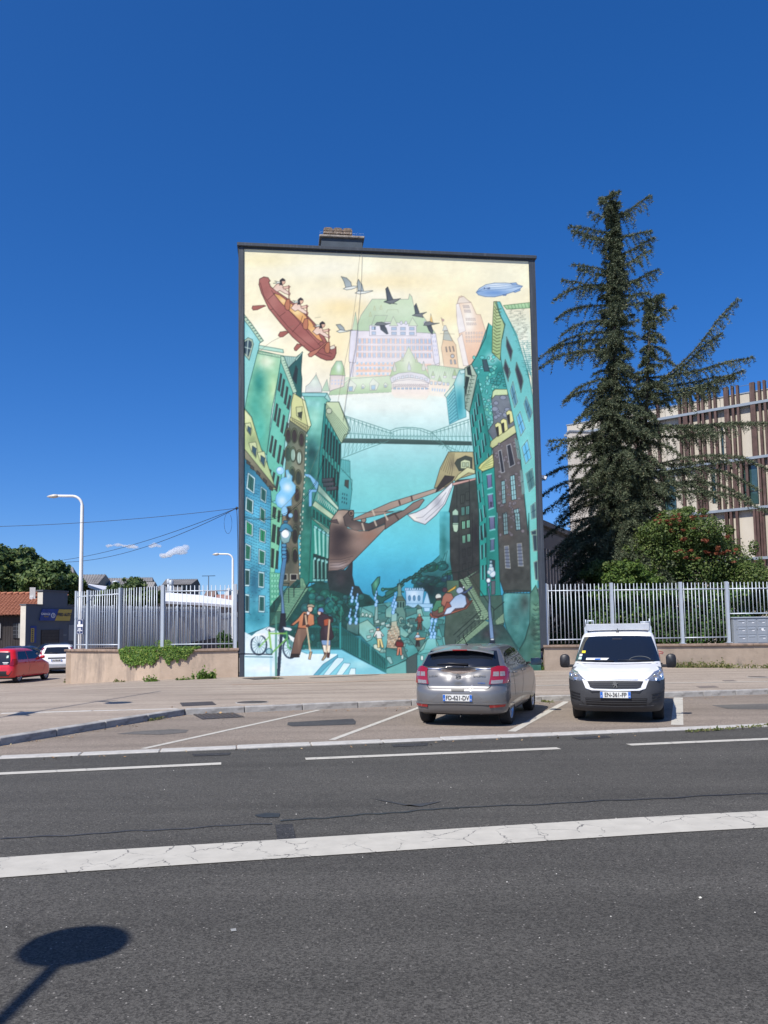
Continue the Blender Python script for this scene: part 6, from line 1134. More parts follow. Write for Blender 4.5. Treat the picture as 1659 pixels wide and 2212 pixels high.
# white cabinet and duct on the roof
p=at(*s2(*z4(402,130)),58.8);t=thing('roof_cabinet','white ventilation cabinet with a bent pipe on the tiled roof beside the garage parapet','vent unit',(p.x,p.y,p.z-.35),R(20))
MB().box(-.19,.19,-.15,.15,-.5,.72).build('case',mat('cabinet_white',(.62,.62,.58),.6,var=.05),t);MB().box(-.19,.03,-.28,-.15,-.35,.05).build('small_box',mat('cabinet_white2',(.75,.75,.72),.6,var=.05),t);MB().tube([(0,-.22,-.05),(.18,-.22,-.08),(.26,-.22,-.2),(.27,-.22,-.5)],.03,7).build('pipe',M['white'],t)
# --- tiled-roof shed with dark boards, far left
AS=R(12);PS=Vector((-22.5,55.7,0));
HS=frame(PS,AS).inverted();hx=lambda x,y:HS@onp(*s2(*z4(x,y)),PS,AS)
sh_=thing('board_shed','dark boarded shed with an orange tiled roof at the far left','shed',PS,AS)
e=hx(100,388);rg=3.9
xr=hx(322,388).x;zr=e.z
M['board']=mat('dark_board',(.05,.042,.04),.9,var=.3,vscale=3,stretch=(1,1,.15));M['tile']=mat('roof_tile',(.30,.115,.065),.9,var=.3,vscale=2.5,stain=((.13,.06,.045),.7,(2,2,2)))
MB().box(-22,xr,.06,6,-1,zr-.05).build('wall',M['black'],sh_)
for k in range(58): x=xr-.155-k*.16;MB().box(x,x+.145,rnd.uniform(0,.012),.06,-1,zr-.04).build('board',M['board'],sh_)
MB().box(-22,xr-58*.16,.02,.06,-1,zr-.04).build('board',M['board'],sh_)
for xa,xb,ya,yb in((165,248,505,690),(-60,10,505,690)):
    p=hx(xa,ya);q=hx(xb,yb);f=MB().box(p.x,q.x,-.05,-.001,q.z,p.z).build('window',M['black'],sh_)
    MB().box(q.x-.12,q.x,-.08,-.05,q.z,p.z).build('frame',mat('window_wood',(.33,.33,.31),.7,var=.1),f)
    for k in range(1,4): MB().box(p.x,q.x,-.07,-.05,q.z+(p.z-q.z)*k/4-.02,q.z+(p.z-q.z)*k/4+.02).build('glazing_bar',M['dk'],f)
    MB().box((p.x+q.x)/2-.02,(p.x+q.x)/2+.02,-.07,-.05,q.z,p.z).build('glazing_bar',M['dk'],f)
# roof slope: pantiles, each a piece
run=5.2;zt=hx(100,140)
rise=None
c0=at(*s2(*z4(60,392)),55.5);c1=at(*s2(*z4(60,140)),61.1)
rise=c1.z-c0.z;sl=math.hypot(5.4,rise);tl=MB()
prof=[(-.11,0),(-.06,.045),(.0,.06),(.06,.045),(.11,0)]
tl.add([(x,0,z+.03) for x,z in prof]+[(x,.42,z) for x,z in prof],[(i,i+1,6+i,5+i) for i in range(4)],smooth=True);tl.add([(x,0,z+.03) for x,z in prof]+[(x,0,z) for x,z in prof],[(i,i+1,6+i,5+i) for i in range(4)])
o=tl.build('roof_tile',M['tile']);tme=o.data;bpy.data.objects.remove(o)
rf=MB();an_=math.atan2(rise,5.4);cs,sn=math.cos(an_),math.sin(an_)
rf.add([(-22,-.35,zr-.16),(xr+.1,-.35,zr-.16),(xr+.1,5.4-.35,zr-.16+rise),(-22,5.4-.35,zr-.16+rise),(-22,5.4-.35,zr-1),(xr+.1,5.4-.35,zr-1)],[(0,1,2,3),(3,2,5,4)]).add([(xr+.1,1.2,zr-.16+rise*1.55/5.4),(xr+1.9,1.2,zr-.16+rise*1.55/5.4),(xr+1.9,5.05,zr-.16+rise),(xr+.1,5.05,zr-.16+rise)],[(0,1,2,3)]).build('roof',M['tile'],sh_)
rows=int(sl/.38);cnt=0;far_t=MB();tilts=[]
for r_ in range(rows):
    for c in range(50):
        x=xr+1.75-c*.225;y=-.40+r_*.38*cs;z=zr-.13+r_*.38*sn
        if y<1.2 and x>xr+.1: continue
        if cnt<300 and r_<rows and c<24:
            o=bpy.data.objects.new('roof_tile',tme);COL.objects.link(o);o.parent=sh_;o.location=(x,y,z);o.rotation_euler=(an_+rnd.uniform(-.03,.03),rnd.uniform(-.03,.03),rnd.uniform(-.03,.03));cnt+=1
        else: tilts.append((x,y,z))
for x,y,z in tilts: far_t.add([(px,0,pz+.03) for px,pz in prof]+[(px,.42,pz) for px,pz in prof],[(i,i+1,6+i,5+i) for i in range(4)],Matrix.Translation((x,y,z))@Matrix.Rotation(an_+rnd.uniform(-.03,.03),4,'X'))
tag(far_t.build('roof_tiles',M['tile'],sh_),kind='stuff')
for k in range(24):
    x=xr+1.6-k*.42;MB().tube([(x-.23,5.05,zr-.12+rise+.02),(x+.2,5.05,zr-.10+rise+.05)],.11,6).build('ridge_tile',mat('ridge_tile',(.42,.17,.10),.9,var=.2),sh_)
p=hx(40,300);MB().box(p.x-1.1,p.x+.75,2.0,3.3,0,.05,Matrix.Translation((0,-.2,zr+.10-.75))@Matrix.Translation((0,0,0))).build('skylight',mat('skylight',(.25,.27,.30),.15,0,1,var=.2),sh_).rotation_euler=(0,0,0)
o=[c for c in sh_.children if c.name.startswith('skylight')][0];o.data.transform(Matrix.Translation((0,.0,0)));
for v in o.data.vertices: v.co.z+= (v.co.y-1.8)*math.tan(an_)+.75+.9*0-.0
# --- sheds with corrugated roofs, behind
M['corr']=mat('corrugated_cement',(.21,.20,.19),.9,var=.22,vscale=.8,stain=((.09,.09,.085),.8,(.7,.7,.5)));M['corr2']=mat('dark_cement_sheet',(.085,.083,.08),.9,var=.25,vscale=.8);M['ochre']=mat('shed_gable',(.33,.28,.20),.9,var=.2,vscale=1.2)
def z5(x,y): return (260+x/2.592,2000+y/2.592)
def shed(lab,eave_l,eave_r,ridge_l,ridge_r,gable,Y,depth,m,mg,gb=True):
    """photo points (zoom5) for the near roof slope and the end of the gable on the right"""
    A=at(*s2(*z5(*eave_l)),Y);B=at(*s2(*z5(*eave_r)),Y);C=at(*s2(*z5(*ridge_l)),Y+depth);D=at(*s2(*z5(*ridge_r)),Y+depth);G=at(*s2(*z5(*gable)),Y+2*depth)
    t=thing('shed',lab,'shed',(A.x,Y,0),0,'old sheds with corrugated roofs behind the yard')
    o=Vector((A.x,Y,0));n=max(6,int((B-A).length/.2));r=MB();vs=[];fs=[]
    for i in range(2*n+1):
        u=i/(2*n);p=A.lerp(B,u)-o;q=C.lerp(D,u)-o;h=.06 if i%2 else 0;vs+=[(p.x,p.y-.2,p.z+h),(q.x,q.y,q.z+h)]
    for i in range(2*n): fs.append((2*i,2*i+2,2*i+3,2*i+1))
    r.add(vs,fs);E=B-o;Dd=D-o;Gg=G-o;Fl=Vector((Dd.x-(B.x-A.x)*0-(D.x-C.x),Gg.y,Gg.z));Cc=C-o
    r.add([tuple(Cc),tuple(Dd),tuple(Gg),(Cc.x+(G.x-D.x),Gg.y,Gg.z)],[(0,1,2,3)]);r.build('roof',m,t)
    r=MB().add([tuple(Dd+Vector((-.02,-.1,.1))),tuple(Dd+Vector((.12,-.1,.1))),tuple(Cc+Vector((0,-.1,.1))),tuple(Cc+Vector((0,.15,.12))),tuple(Dd+Vector((.12,.15,.12)))],[(0,1,4,3,2)]).build('ridge_cap',M['corr2'],t)
    b_=-2
    MB().add([(0,0,b_),(E.x,0,b_),tuple(E),(0,0,(A-o).z)],[(0,1,2,3)]).add([(E.x,0,b_),(Gg.x,Gg.y,b_),tuple(Gg),tuple(Dd),tuple(E)],[(0,1,2,3,4)]).add([(0,0,b_),(0,Gg.y,b_),(Cc.x+(G.x-D.x),Gg.y,Gg.z),tuple(Cc),(0,0,(A-o).z)],[(0,4,3,2,1)]).build('wall',mg,t)
    return t
s=shed('leftmost corrugated shed, half hidden by the tree at the lamp post',(-60,400),(60,390),(-95,270),(28,270),(120,420),92,4,M['corr'],M['ochre'])
s=shed('pale corrugated shed roof just right of the near lamp post',(110,437),(275,435),(120,345),(345,343),(415,445),84,5,M['corr'],M['ochre'])
s=shed('corrugated shed in the middle of the row behind the bush',(370,460),(560,462),(365,378),(605,380),(665,450),88,5,M['corr'],M['ochre'])
s=shed('long low corrugated roof behind the middle shed',(600,415),(800,410),(590,373),(795,372),(815,415),104,5,M['corr'],M['corr2'])
s=shed('pale corrugated shed right of the middle one',(640,465),(805,470),(650,416),(822,414),(850,470),92,4,mat('pale_cement_sheet',(.30,.285,.26),.9,var=.15),M['ochre'])
s=shed('dark boxy shed with two metal flues, nearest the far lamp',(885,443),(1165,440),(920,390),(1228,387),(1253,442),96,5,M['corr'],M['corr2'])
p=at(*s2(*z5(1085,450)),96);MB().box(p.x-o.location.x if False else 0,6,0,.1,0,.1) 
for k,(a,b_) in enumerate(((1090,1100),(1110,1135),(1145,1160))):
    p0=at(*s2(*z5(a,447)),95.9);p1=at(*s2(*z5(b_,500)),95.9);MB().box(p0.x-s.location.x,p1.x-s.location.x,-.12,-.05,p1.z,p0.z).build('window',M['sgnb'] if False else M.setdefault('glass_d',mat('dim_glass',(.03,.035,.045),.1,0,.8,var=0)),s)
s=shed('low corrugated lean-to under the dark boxy shed',(850,508),(1070,512),(850,452),(1085,450),(1090,512),93,4,M['corr'],M['corr2'])
for k,(x,y0,y1,r) in enumerate(((947,392,450,.16),(971,403,500,.2))):
    a=at(*s2(*z5(x,y1)),91);b_=at(*s2(*z5(x,y0)),91);t=thing('metal_flue',('thinner upright metal flue, left of the pair by the dark shed','thicker upright metal flue, right of the pair by the dark shed')[k],'flue',(a.x,91,a.z-2),0)
    H_=b_.z-a.z+2;MB().tube([(0,0,0),(0,0,H_)],r,10).build('pipe',M['fence2'],t);MB().lathe([(r*1.35,H_-.45),(r*1.4,H_),(r*.8,H_+.1),(0,H_+.12)],10).build('cowl',M['fence2'],t)
a=at(*s2(*z5(440,450)),80);t=thing('metal_flue','short round metal roof vent right of the pale shed','flue',(a.x,80,a.z-.8));MB().tube([(0,0,0),(0,0,1.2)],.28,12).build('pipe',M['fence2'],t);MB().lathe([(.36,1.1),(.36,1.22),(0,1.35)],12).build('cowl',M['fence2'],t)
# --- long white membrane roof with beige wall
def z1p(x,y): return (x/1.7463,1750+y/1.7463)
tp=[(575,728),(760,752),(900,772),(1100,785),(1300,800),(1535,838)];bt=[(570,732),(740,790),(900,835),(1080,840),(1300,850),(1535,868)]
Yb=[62,64,66,68,70,72];T_=[at(*s2(*z1p(*p)),y+8) for p,y in zip(tp,Yb)];B_=[at(*s2(*z1p(*p)),y) for p,y in zip(bt,Yb)]
wr=thing('white_roof_building','long low workshop with a bright white sloping roof behind the railings','building',(B_[0].x,62,0));o=Vector((B_[0].x,62,0))
vs=[tuple(p-o) for p in B_]+[tuple(p-o) for p in T_];n=6;MB().add(vs,[(i,i+1,n+i+1,n+i) for i in range(n-1)]).add([tuple(p-o-Vector((0,0,.22))) for p in B_]+[tuple(p-o) for p in B_],[(i,i+1,n+i+1,n+i) for i in range(n-1)]).build('roof',mat('white_membrane',(.80,.80,.80),.6,var=.04,vscale=.3),wr)
MB().add([tuple(p-o+Vector((0,.3,-.2))) for p in B_]+[(p.x-o.x,p.y-o.y+.3,-3) for p in B_],[(i,n+i,n+i+1,i+1) for i in range(n-1)]).add([tuple(T_[-1]-o),tuple(B_[-1]-o),((B_[-1]-o).x,(B_[-1]-o).y,-3),((T_[-1]-o).x,(T_[-1]-o).y,-3)],[(0,1,2,3)]).add([tuple(T_[0]-o),tuple(B_[0]-o),((B_[0]-o).x,(B_[0]-o).y,-3),((T_[0]-o).x,(T_[0]-o).y,-3)],[(0,1,2,3)]).add([((p-o).x,(p-o).y,-3) for p in T_]+[tuple(p-o) for p in T_],[(i,i+1,n+i+1,n+i) for i in range(n-1)]).build('wall',mat('workshop_wall',(.36,.33,.30),.9,var=.1,stain=((.2,.18,.16),.5,(.5,.5,.3))),wr)
a=at(*s2(*z1p(560,735)),61.9);b_=at(*s2(*z1p(740,790)),63.9)
for x,y,k in((1195,862,0),(1240,870,1)):
    p=at(*s2(*z1p(x,y)),68.8);MB().box(p.x-o.x-.35,p.x-o.x+.1,p.y-o.y,p.y-o.y+.3,p.z-1,p.z).build('window',M['dk'],wr)
# distant town seen in the gap beside the mural house
tw=[('distant_house','tiny distant house with a red roof on the horizon left of the mural house',(1375,1430),(790,812),260,(.36,.16,.12)),('distant_house','tiny distant pale tower block on the skyline beside the far lamp',(1455,1475),(750,790),420,(.6,.58,.55)),('distant_house','low distant brown terrace on the skyline behind the railing bars',(1310,1380),(765,792),300,(.25,.17,.14)),('distant_house','distant long pinkish warehouse roof under the skyline',(1385,1490),(795,812),240,(.40,.24,.20)),('distant_house','tiny distant grey block at the edge of the mural house',(1490,1530),(762,800),380,(.42,.42,.42))]
for i,(nm,lab,(xa,xb),(ya,yb),Y,c) in enumerate(tw):
    a=at(*s2(*z1p(xa,yb)),Y);b_=at(*s2(*z1p(xb,ya)),Y);t=thing(nm,lab,'building',(a.x,Y,-1));W=b_.x-a.x;H=b_.z+1;m_=mat('far_wall',c,.9,var=.1,vscale=.1)
    MB().box(0,W,0,14,0,H*.82).build('wall',m_,t);MB().add([(0,0,H*.82),(W,0,H*.82),(W,7,H),(0,7,H),(0,14,H*.82),(W,14,H*.82)],[(0,1,2,3),(3,2,5,4),(0,3,4),(1,5,2)]).build('roof',mat('far_roof',tuple(v*.75 for v in c),.9,var=.1),t)
    if i!=3:
        wm=M['dk']
        for k in range(max(2,int(W/4))): MB().box(W*(k+.3)/max(2,int(W/4)),W*(k+.65)/max(2,int(W/4)),-.1,0,H*.55,H*.7).build('window',wm,t)
hv=[];nn_=60
for i in range(nn_+1):
    x=-700+1400*i/nn_;h=14+6*math.sin(i*.9)+4*math.sin(i*2.3);hv+=[(x,900,-3),(x,960,h)]
tag(MB().add(hv,[(2*i,2*i+2,2*i+3,2*i+1) for i in range(nn_)],smooth=True).build('far_hills',mat('hazy_hill',(.10,.13,.15),.95,var=.25,vscale=.02)),kind='structure')
p=at(*s2(*z1p(1352,740)),85);q=at(*s2(*z1p(1352,676)),85);t=thing('aerial_mast','thin roof aerial mast between the dark shed and the far lamp','aerial',(p.x,85,0))
MB().tube([(0,0,0),(0,0,q.z)],.04,5).build('mast',M['cable'],t);MB().tube([(-.7,0,q.z),(.7,0,q.z)],.03,4).build('crossbar',M['cable'],t)
# ================================================================== STREET LAMPS
def lamp(lab,pole_px,top_px,head_px,Y,r0_=.085,group='white curved-arm street lamps'):
    a=at(*s2(*pole_px),Y);tp_=at(*s2(*top_px),Y);h=at(*s2(*head_px),Y);t=thing('street_lamp',lab,'street lamp',(a.x,Y,-.4),0,group);H=h.z+.4;W=h.x-a.x
    R_=.75*abs(W)*.5;pts=[(0,0,0),(0,0,1.2),(0,0,H-R_)]+[(W*0+math.copysign(R_,W)*(1-math.cos(t_)),0,H-R_+R_*math.sin(t_)) for t_ in np.linspace(.2,math.pi/2,8)]+[(W*.92,0,H+.02)]
    MB().tube([(0,0,0),(0,0,1.1)],r0_*1.35,10).tube(pts,[r0_,r0_,r0_*.8]+[r0_*.62]*9,10).build('pole',M['white'],t)
    L=.5*abs(W);hd=MB();n=10;vs=[];fs=[]
    for i in range(n+1):
        u=i/n;wd=.16*math.sin(math.pi*min(1,u*1.0+.02))**.6*(1.15-.5*u)+.012;x=W*.86+(W*.14+math.copysign(L*.62,W)-W*.0)*u
        for k in range(8): a_=2*math.pi*k/8;vs.append((x,wd*math.cos(a_),H+.02+wd*.62*math.sin(a_)-.03*u))
    for i in range(n):
        for k in range(8): fs.append((i*8+k,i*8+(k+1)%8,(i+1)*8+(k+1)%8,(i+1)*8+k))
    hd.add(vs,fs,smooth=True);hd.build('lamp_head',M['lampglass'],t)
    return t
lamp('tall white street lamp with a curved arm, nearer one rising behind the left railing',(300,2192),(306,1860),(205,1842),40,.105)
lamp('smaller, farther white street lamp close to the left edge of the mural house',(864,2230),(866,2075),(806,2057),58,.10)
# ================================================================== VEGETATION
def quads(C,N,sz,rs,asp=1.5):
    """leaf-sized quads at points C with normals N"""
    n=len(C);t=rs.randn(n,3);t-=N*(t*N).sum(1,keepdims=True);t/=np.linalg.norm(t,axis=1,keepdims=True)+1e-9;b=np.cross(N,t);s=(sz*(.6+.8*rs.rand(n,1)))
    V=np.stack([C-t*s*asp*.5,C-b*s*.42,C+t*s*asp*.5,C+b*s*.42],1).reshape(-1,3);F=np.arange(4*n).reshape(-1,4);return V,F
def cloud(cl,n,sz,seed,shell=.55,upb=.6):
    rs=np.random.RandomState(seed);cl=np.array(cl,float);w_=(cl[:,3]*cl[:,4]+cl[:,4]*cl[:,5]+cl[:,3]*cl[:,5]);idx=rs.choice(len(cl),n,p=w_/w_.sum());d=rs.randn(n,3);d/=np.linalg.norm(d,axis=1,keepdims=True)
    r=shell+(1.04-shell)*rs.rand(n,1)**.6;r*=1+.10*rs.randn(n,1);C=cl[idx,:3]+d*r*cl[idx,3:6];N=d+rs.randn(n,3)*.7+np.array([0,-.15,upb]);N/=np.linalg.norm(N,axis=1,keepdims=True);return C,N,rs
def clumps(px,Y,dy,seed,sub=7,k=.45,stray=5):
    """sub-divide big crown lobes given as photo ellipses (x,y,rx,ry) into uneven clumps"""
    r=random.Random(seed);out=[]
    for (x,y,rx,ry) in px:
        c=at(*s2(x,y),Y);e=at(*s2(x+rx,y),Y).x-c.x;h=c.z-at(*s2(x,y+ry),Y).z
        out.append((c.x,Y,c.z,e*.8,dy*.8,h*.8))
        for i in range(stray):
            a=r.uniform(0,6.28);u=r.uniform(-.2,1);q=r.uniform(.95,1.12);g_=math.sqrt(1-u*u);out.append((c.x+e*q*math.cos(a)*g_,Y+dy*q*math.sin(a)*g_,c.z+h*q*u,e*.13,dy*.13,h*r.uniform(.12,.26)))
        for i in range(sub):
            a=r.uniform(0,6.28);u=r.uniform(-.8,.9);out.append((c.x+e*.75*math.cos(a)*math.sqrt(1-u*u),Y+dy*.75*math.sin(a)*math.sqrt(1-u*u),c.z+h*.75*u,e*k*r.uniform(.6,1.2),dy*k*r.uniform(.6,1.2),h*k*r.uniform(.6,1.2)))
    return out
def limbs(base,cl,r,seed,t,n=9,name='trunk'):
    q=MB();rr=random.Random(seed);b0=Vector(base);top=Vector((sum(c[0] for c in cl)/len(cl),sum(c[1] for c in cl)/len(cl),sum(c[2] for c in cl)/len(cl)))
    q.tube([b0,b0.lerp(top,.5)+Vector((.1,0,0)),top],[r,r*.75,r*.3],8)
    for i in range(n):
        c=cl[rr.randrange(len(cl))];s=b0.lerp(top,rr.uniform(.25,.9));e=Vector(c[:3]);m=s.lerp(e,.5)+Vector((0,0,.15*(e-s).length));q.tube([s,m,e],[r*.4,r*.25,r*.08],5)
    o=q.build(name,M['bark'],t);return o
def leaftree(name,lab,cat,px,Y,dy,n,sz,m,base,r,seed,sub=7,group=None):
    cl=clumps(px,Y,dy,seed,sub);t=thing(name,lab,cat,(0,0,0),0,group);C,N,rs=cloud(cl,n,sz,seed);b0=Vector((base[0],base[1],base[2]));t.location=b0
    C=C-np.array(b0);V,F=quads(C,N,sz,rs);limbs((0,0,0),[(c[0]-b0.x,c[1]-b0.y,c[2]-b0.z)+tuple(c[3:]) for c in cl],r,seed,t);npmesh('crown',V,F,m,t);return t
p=at(*s2(60,2300),70);leaftree('leafy_tree','dense dark green tree behind the tiled roof, at the left edge of the photo','tree',[(40,2110,90,80),(100,2150,80,70),(-30,2100,60,80),(60,2190,100,50)],70,4,26000,.26,M['leaf_tree'],(p.x,70,-1),.35,3)
p=at(*s2(185,2300),64);leaftree('leafy_tree','lighter green tree between the garage parapet and the near lamp post','tree',[(180,2140,75,62),(215,2180,60,60),(250,2170,40,40),(200,2230,70,45),(262,2230,35,40)],64,3.2,22000,.23,leafmat('fresh_leaf',[(0,(.05,.09,.03)),(.6,(.09,.15,.04)),(1,(.19,.24,.07))],.25),(p.x,64,-1),.3,5)
p=at(*s2(480,2300),58);leaftree('bushy_tree','small dark bush growing beyond the close-barred fence behind the railing','tree',[(440,2200,40,40),(500,2180,35,35),(560,2220,45,32),(395,2225,35,30),(500,2225,60,25)],62,2,9000,.17,M['leaf_tree'],(p.x,62,0),.15,6,4)
p=at(*s2(840,2420),31.5);leaftree('bush','dark shrub behind the railing beside the mural house','bush',[(855,2405,40,40),(830,2385,22,42),(870,2420,25,30),(800,2435,30,18)],31.3,.6,5000,.06,M['leaf_dark'],(p.x,31.3,.1),.03,7,5)
# --- hedge and shrub behind the right railing
hd=[(2150+i*58,2300+30*math.sin(i*1.7),60,110) for i in range(11)]
def hedge(lab,px,Y,dy,n,sz,m,seed,cat='hedge',name='hedge',bx=2400,r=.09):
    p=at(*s2(bx,2400),Y);return leaftree(name,lab,cat,px,Y,dy,n,sz,m,(p.x,Y,.05),r,seed,5)
hedge('dark leafy hedge filling the view behind the right railing',[(2190+i*70,2330+20*math.sin(i*1.7),70,110) for i in range(9)]+[(2230+i*80,2215,60,40) for i in range(7)],34.2,1.0,60000,.075,M['leaf_dark'],21)
hedge('sparse darker shrubs in the shade behind the railing, left end',[(2060,2420,50,60),(2120,2400,60,90),(2080,2240,40,40),(2130,2270,50,50)],35.5,.8,7000,.08,M['leaf_dark'],22,'shrub','shrub',2100)
rb=hedge('large rounded shrub with dried red sprigs rising above the right railing',[(2550,1990,150,85),(2430,2060,130,110),(2650,2080,140,110),(2560,2120,190,110),(2740,2160,100,120),(2340,2150,130,70),(2500,1930,80,45),(2260,2140,110,60),(2790,2240,60,80)],36.8,2.0,95000,.075,M['leaf_red'],23,'shrub','flowering_shrub',2540,.14)
cl=clumps([(2560,1950,130,50),(2620,2020,120,70),(2480,1930,60,40),(2690,2060,70,50),(2560,2060,90,30)],35.1,1.0,31,16,.10,0)
C,N,rs=cloud([c for c in cl if c[3]<.5],3600,.05,31,.1);C=C-np.array(rb.location);V,F=quads(C,N,.055,rs);tag(npmesh('dried_sprigs',V,F,M['leaf_dry'],rb),kind='stuff')
hedge('low bright green shrub just above the right railing, left of the red-tinged one',[(2280,2150,80,45),(2380,2150,70,40),(2330,2110,50,35)],35.2,.8,9000,.085,leafmat('bright_leaf',[(0,(.04,.08,.015)),(.6,(.085,.15,.03)),(1,(.17,.24,.05))],.3),24,'shrub','shrub',2330)
# --- cedar
rs=np.random.RandomState(5);CY0=38.5
cb=at(*s2(2290,2150),CY0);ct=thing('cedar_tree','tall ragged blue-green cedar with drooping branches right of the mural house','tree',(cb.x,CY0,.05));CO=Vector(ct.location)
cz=lambda x,y:Vector(at(*s2(1950+x/1.8433,680+y/1.8433),CY0))-CO
cw=lambda x,y:Vector(at(*s2(1950+x/1.8433,1350+y/1.8433),CY0))-CO
L1=[Vector((0,0,0)),cw(640,1200),cw(640,700),cw(600,200),cz(600,1100),cz(610,800),cz(620,400),cz(590,180),cz(565,62)]
L2=[cw(700,1250),cw(790,700),cw(830,350),cz(830,1300),cz(838,1050),cz(840,880),cz(870,745),cz(885,738)]
for L in(L1,L2):
    for i,p in enumerate(L): p.y+= .25*math.sin(i*1.3)
L1r=[.30,.26,.21,.17,.12,.09,.06,.03,.008];L2r=[.16,.14,.10,.07,.05,.035,.018,.006]
tr=MB();tr.tube(L1,L1r,9);tr.tube(L2,L2r,8)
def alongL(L,z):
    for a,b_ in zip(L[:-1],L[1:]):
        if a.z<=z<=b_.z: return a.lerp(b_,(z-a.z)/(b_.z-a.z+1e-9))
    return L[-1].copy() if z>L[-1].z else L[0].copy()
BR_=[]
def br(L,tip,drop,y=0,zs=None):
    tip=tip.copy();tip.y+=y;z=zs if zs is not None else tip.z-drop;st=alongL(L,z);BR_.append((st,tip))
up_=[(315,295),(320,360),(330,560),(360,605),(250,680),(220,770),(230,905),(270,1010),(210,1095),(300,1200),(95,1165),(100,1265),(270,1490),(345,1630),(440,220),(450,345)]
for x,y in up_: p=cz(x,y);L=abs(p.x-alongL(L1,p.z).x);br(L1,p,.15*L if y<700 else -.15*L,rnd.uniform(-.8,.8))
for x,y in((650,120),(700,210),(835,105),(845,330),(880,355),(845,465),(930,550),(790,640),(830,745),(840,800),(760,880),(765,1050),(750,960),(700,930)): p=cz(x,y);L=abs(p.x-alongL(L1,p.z).x);br(L1,p,.5*L if y in(105,355,465,550) else .1*L,rnd.uniform(-.6,.6))
for x,y,d in((960,750,.3),(1000,870,.5),(930,930,0),(940,1090,-.5),(960,1190,-.5),(1000,1250,-.2)): p=cz(x,y);br(L2,p,d,rnd.uniform(-.4,.4))
for x,y,d in((1430,785,4.6),(1330,1010,2.9),(1520,1190,1.0),(1450,1285,1.6),(1400,1330,.8)): br(L2,cz(x,y),d,rnd.uniform(-.8,-.2))
for x,y,d in((1440,40,.8),(1300,150,.5),(1540,375,.2),(1640,380,.1),(1250,500,-.2),(1659,740,-.2),(1560,830,-.4),(1620,1010,-.6),(1480,900,-.3),(1380,640,.2),(1200,800,-.3),(1300,900,-.4),(1350,450,.2)): p=cw(x,y);br(L2,p,d,rnd.uniform(-1.2,.6))
for x,y,d in((270,250,-1),(345,395,-1),(200,480,.2),(200,560,-.2),(240,640,-.5),(130,760,-.2),(130,880,-.5),(130,1000,-.8),(140,1170,-.8),(160,1290,-1),(230,1350,-1),(330,1300,-1.2),(280,1050,-.8),(300,900,-.6),(420,1250,-1)): p=cw(x,y);br(L1,p,d,rnd.uniform(-1.2,1))
zt1=L1[-1].z
for a_ in range(9): BR_.append((L1[-1]-Vector((0,0,.25+.12*a_)),L1[-1]+Vector((.45*math.cos(a_*2.4),.45*math.sin(a_*2.4),-.1-.14*a_))))
for a_ in range(7): BR_.append((L2[-1]-Vector((0,0,.25+.15*a_)),L2[-1]+Vector((.4*math.cos(a_*2.4),.4*math.sin(a_*2.4),-.15-.17*a_))))
for k in range(600):
    u=(k+.5)/600;z=2.0+(zt1-2.6)*u**1.05;f=1-u
    Lr=(.22+1.75*f**.9+4.3*max(0,f-.36))*rnd.uniform(.3,1.2);a=k*2.399+rnd.uniform(-.3,.3);LL=L2 if (k%3==1 and z<L2[-1].z-.4) else L1
    if LL is L2: Lr*=.75*min(1,(L2[-1].z-z)/6+.12)
    st=alongL(LL,z);ty=math.sin(a)*Lr;BR_.append((st,st+Vector((math.cos(a)*Lr*.9,ty,(.12 if u>.7 else -.34)*Lr+rnd.uniform(-.35,.3)))))
tufts=[];td=[];tw_=MB()
for st,tip in BR_:
    d=tip-st;L=d.length
    if L<.2: continue
    sagv=(.10 if tip.z<st.z+.1 else -.04)*L
    n=max(5,int(L/.22));pts=[]
    w1=rnd.uniform(-.12,.12)*L*.5
    for i in range(n+1):
        t=i/n;p=st.lerp(tip,t);p.z+=4*t*(1-t)*sagv-(.10*L*max(0,t-.75)*2 if L>1.5 else 0);p.x+=math.sin(t*5+w1)*.05*L*.5;p.y+=math.sin(t*4)*w1*.4;pts.append(p)
    tw_.tube(pts,[max(.006,.035*(1-i/n)*min(1,L/3)+.005) for i in range(n+1)],4,cap=False)
    hd_=Vector((d.x,d.y,0)).normalized();side=Vector((-hd_.y,hd_.x,0))
    for i in range(n+1):
        t=i/n
        for s in(-1,1):
            if rnd.random()<.12 and t<.9: continue
            l2=(.25+.62*math.sin(math.pi*min(1,t*.75+.22)))*min(1,L/2.2+.25)*rnd.uniform(.5,1.15)*(1 if t<.8 else .8)
            dr=rnd.uniform(.4,1.15);dv=(hd_*rnd.uniform(.35,.9)+side*s*rnd.uniform(.2,.8)).normalized();a=pts[i];m=max(3,int(l2/.058));tp2=[]
            for j in range(m+1):
                u=j/m;q=a+dv*l2*u*(1-.25*u)+Vector((0,0,-dr*l2*u*u));tufts.append(q);td.append(dv);
            if rnd.random()<.5: tw_.tube([a,a+dv*l2*.5+Vector((0,0,-dr*l2*.25)),a+dv*l2*.75+Vector((0,0,-dr*l2))],.006,3,cap=False)
        for j in range(4): tufts.append(pts[i].lerp(pts[min(i+1,n)],j/4));td.append(hd_)
    
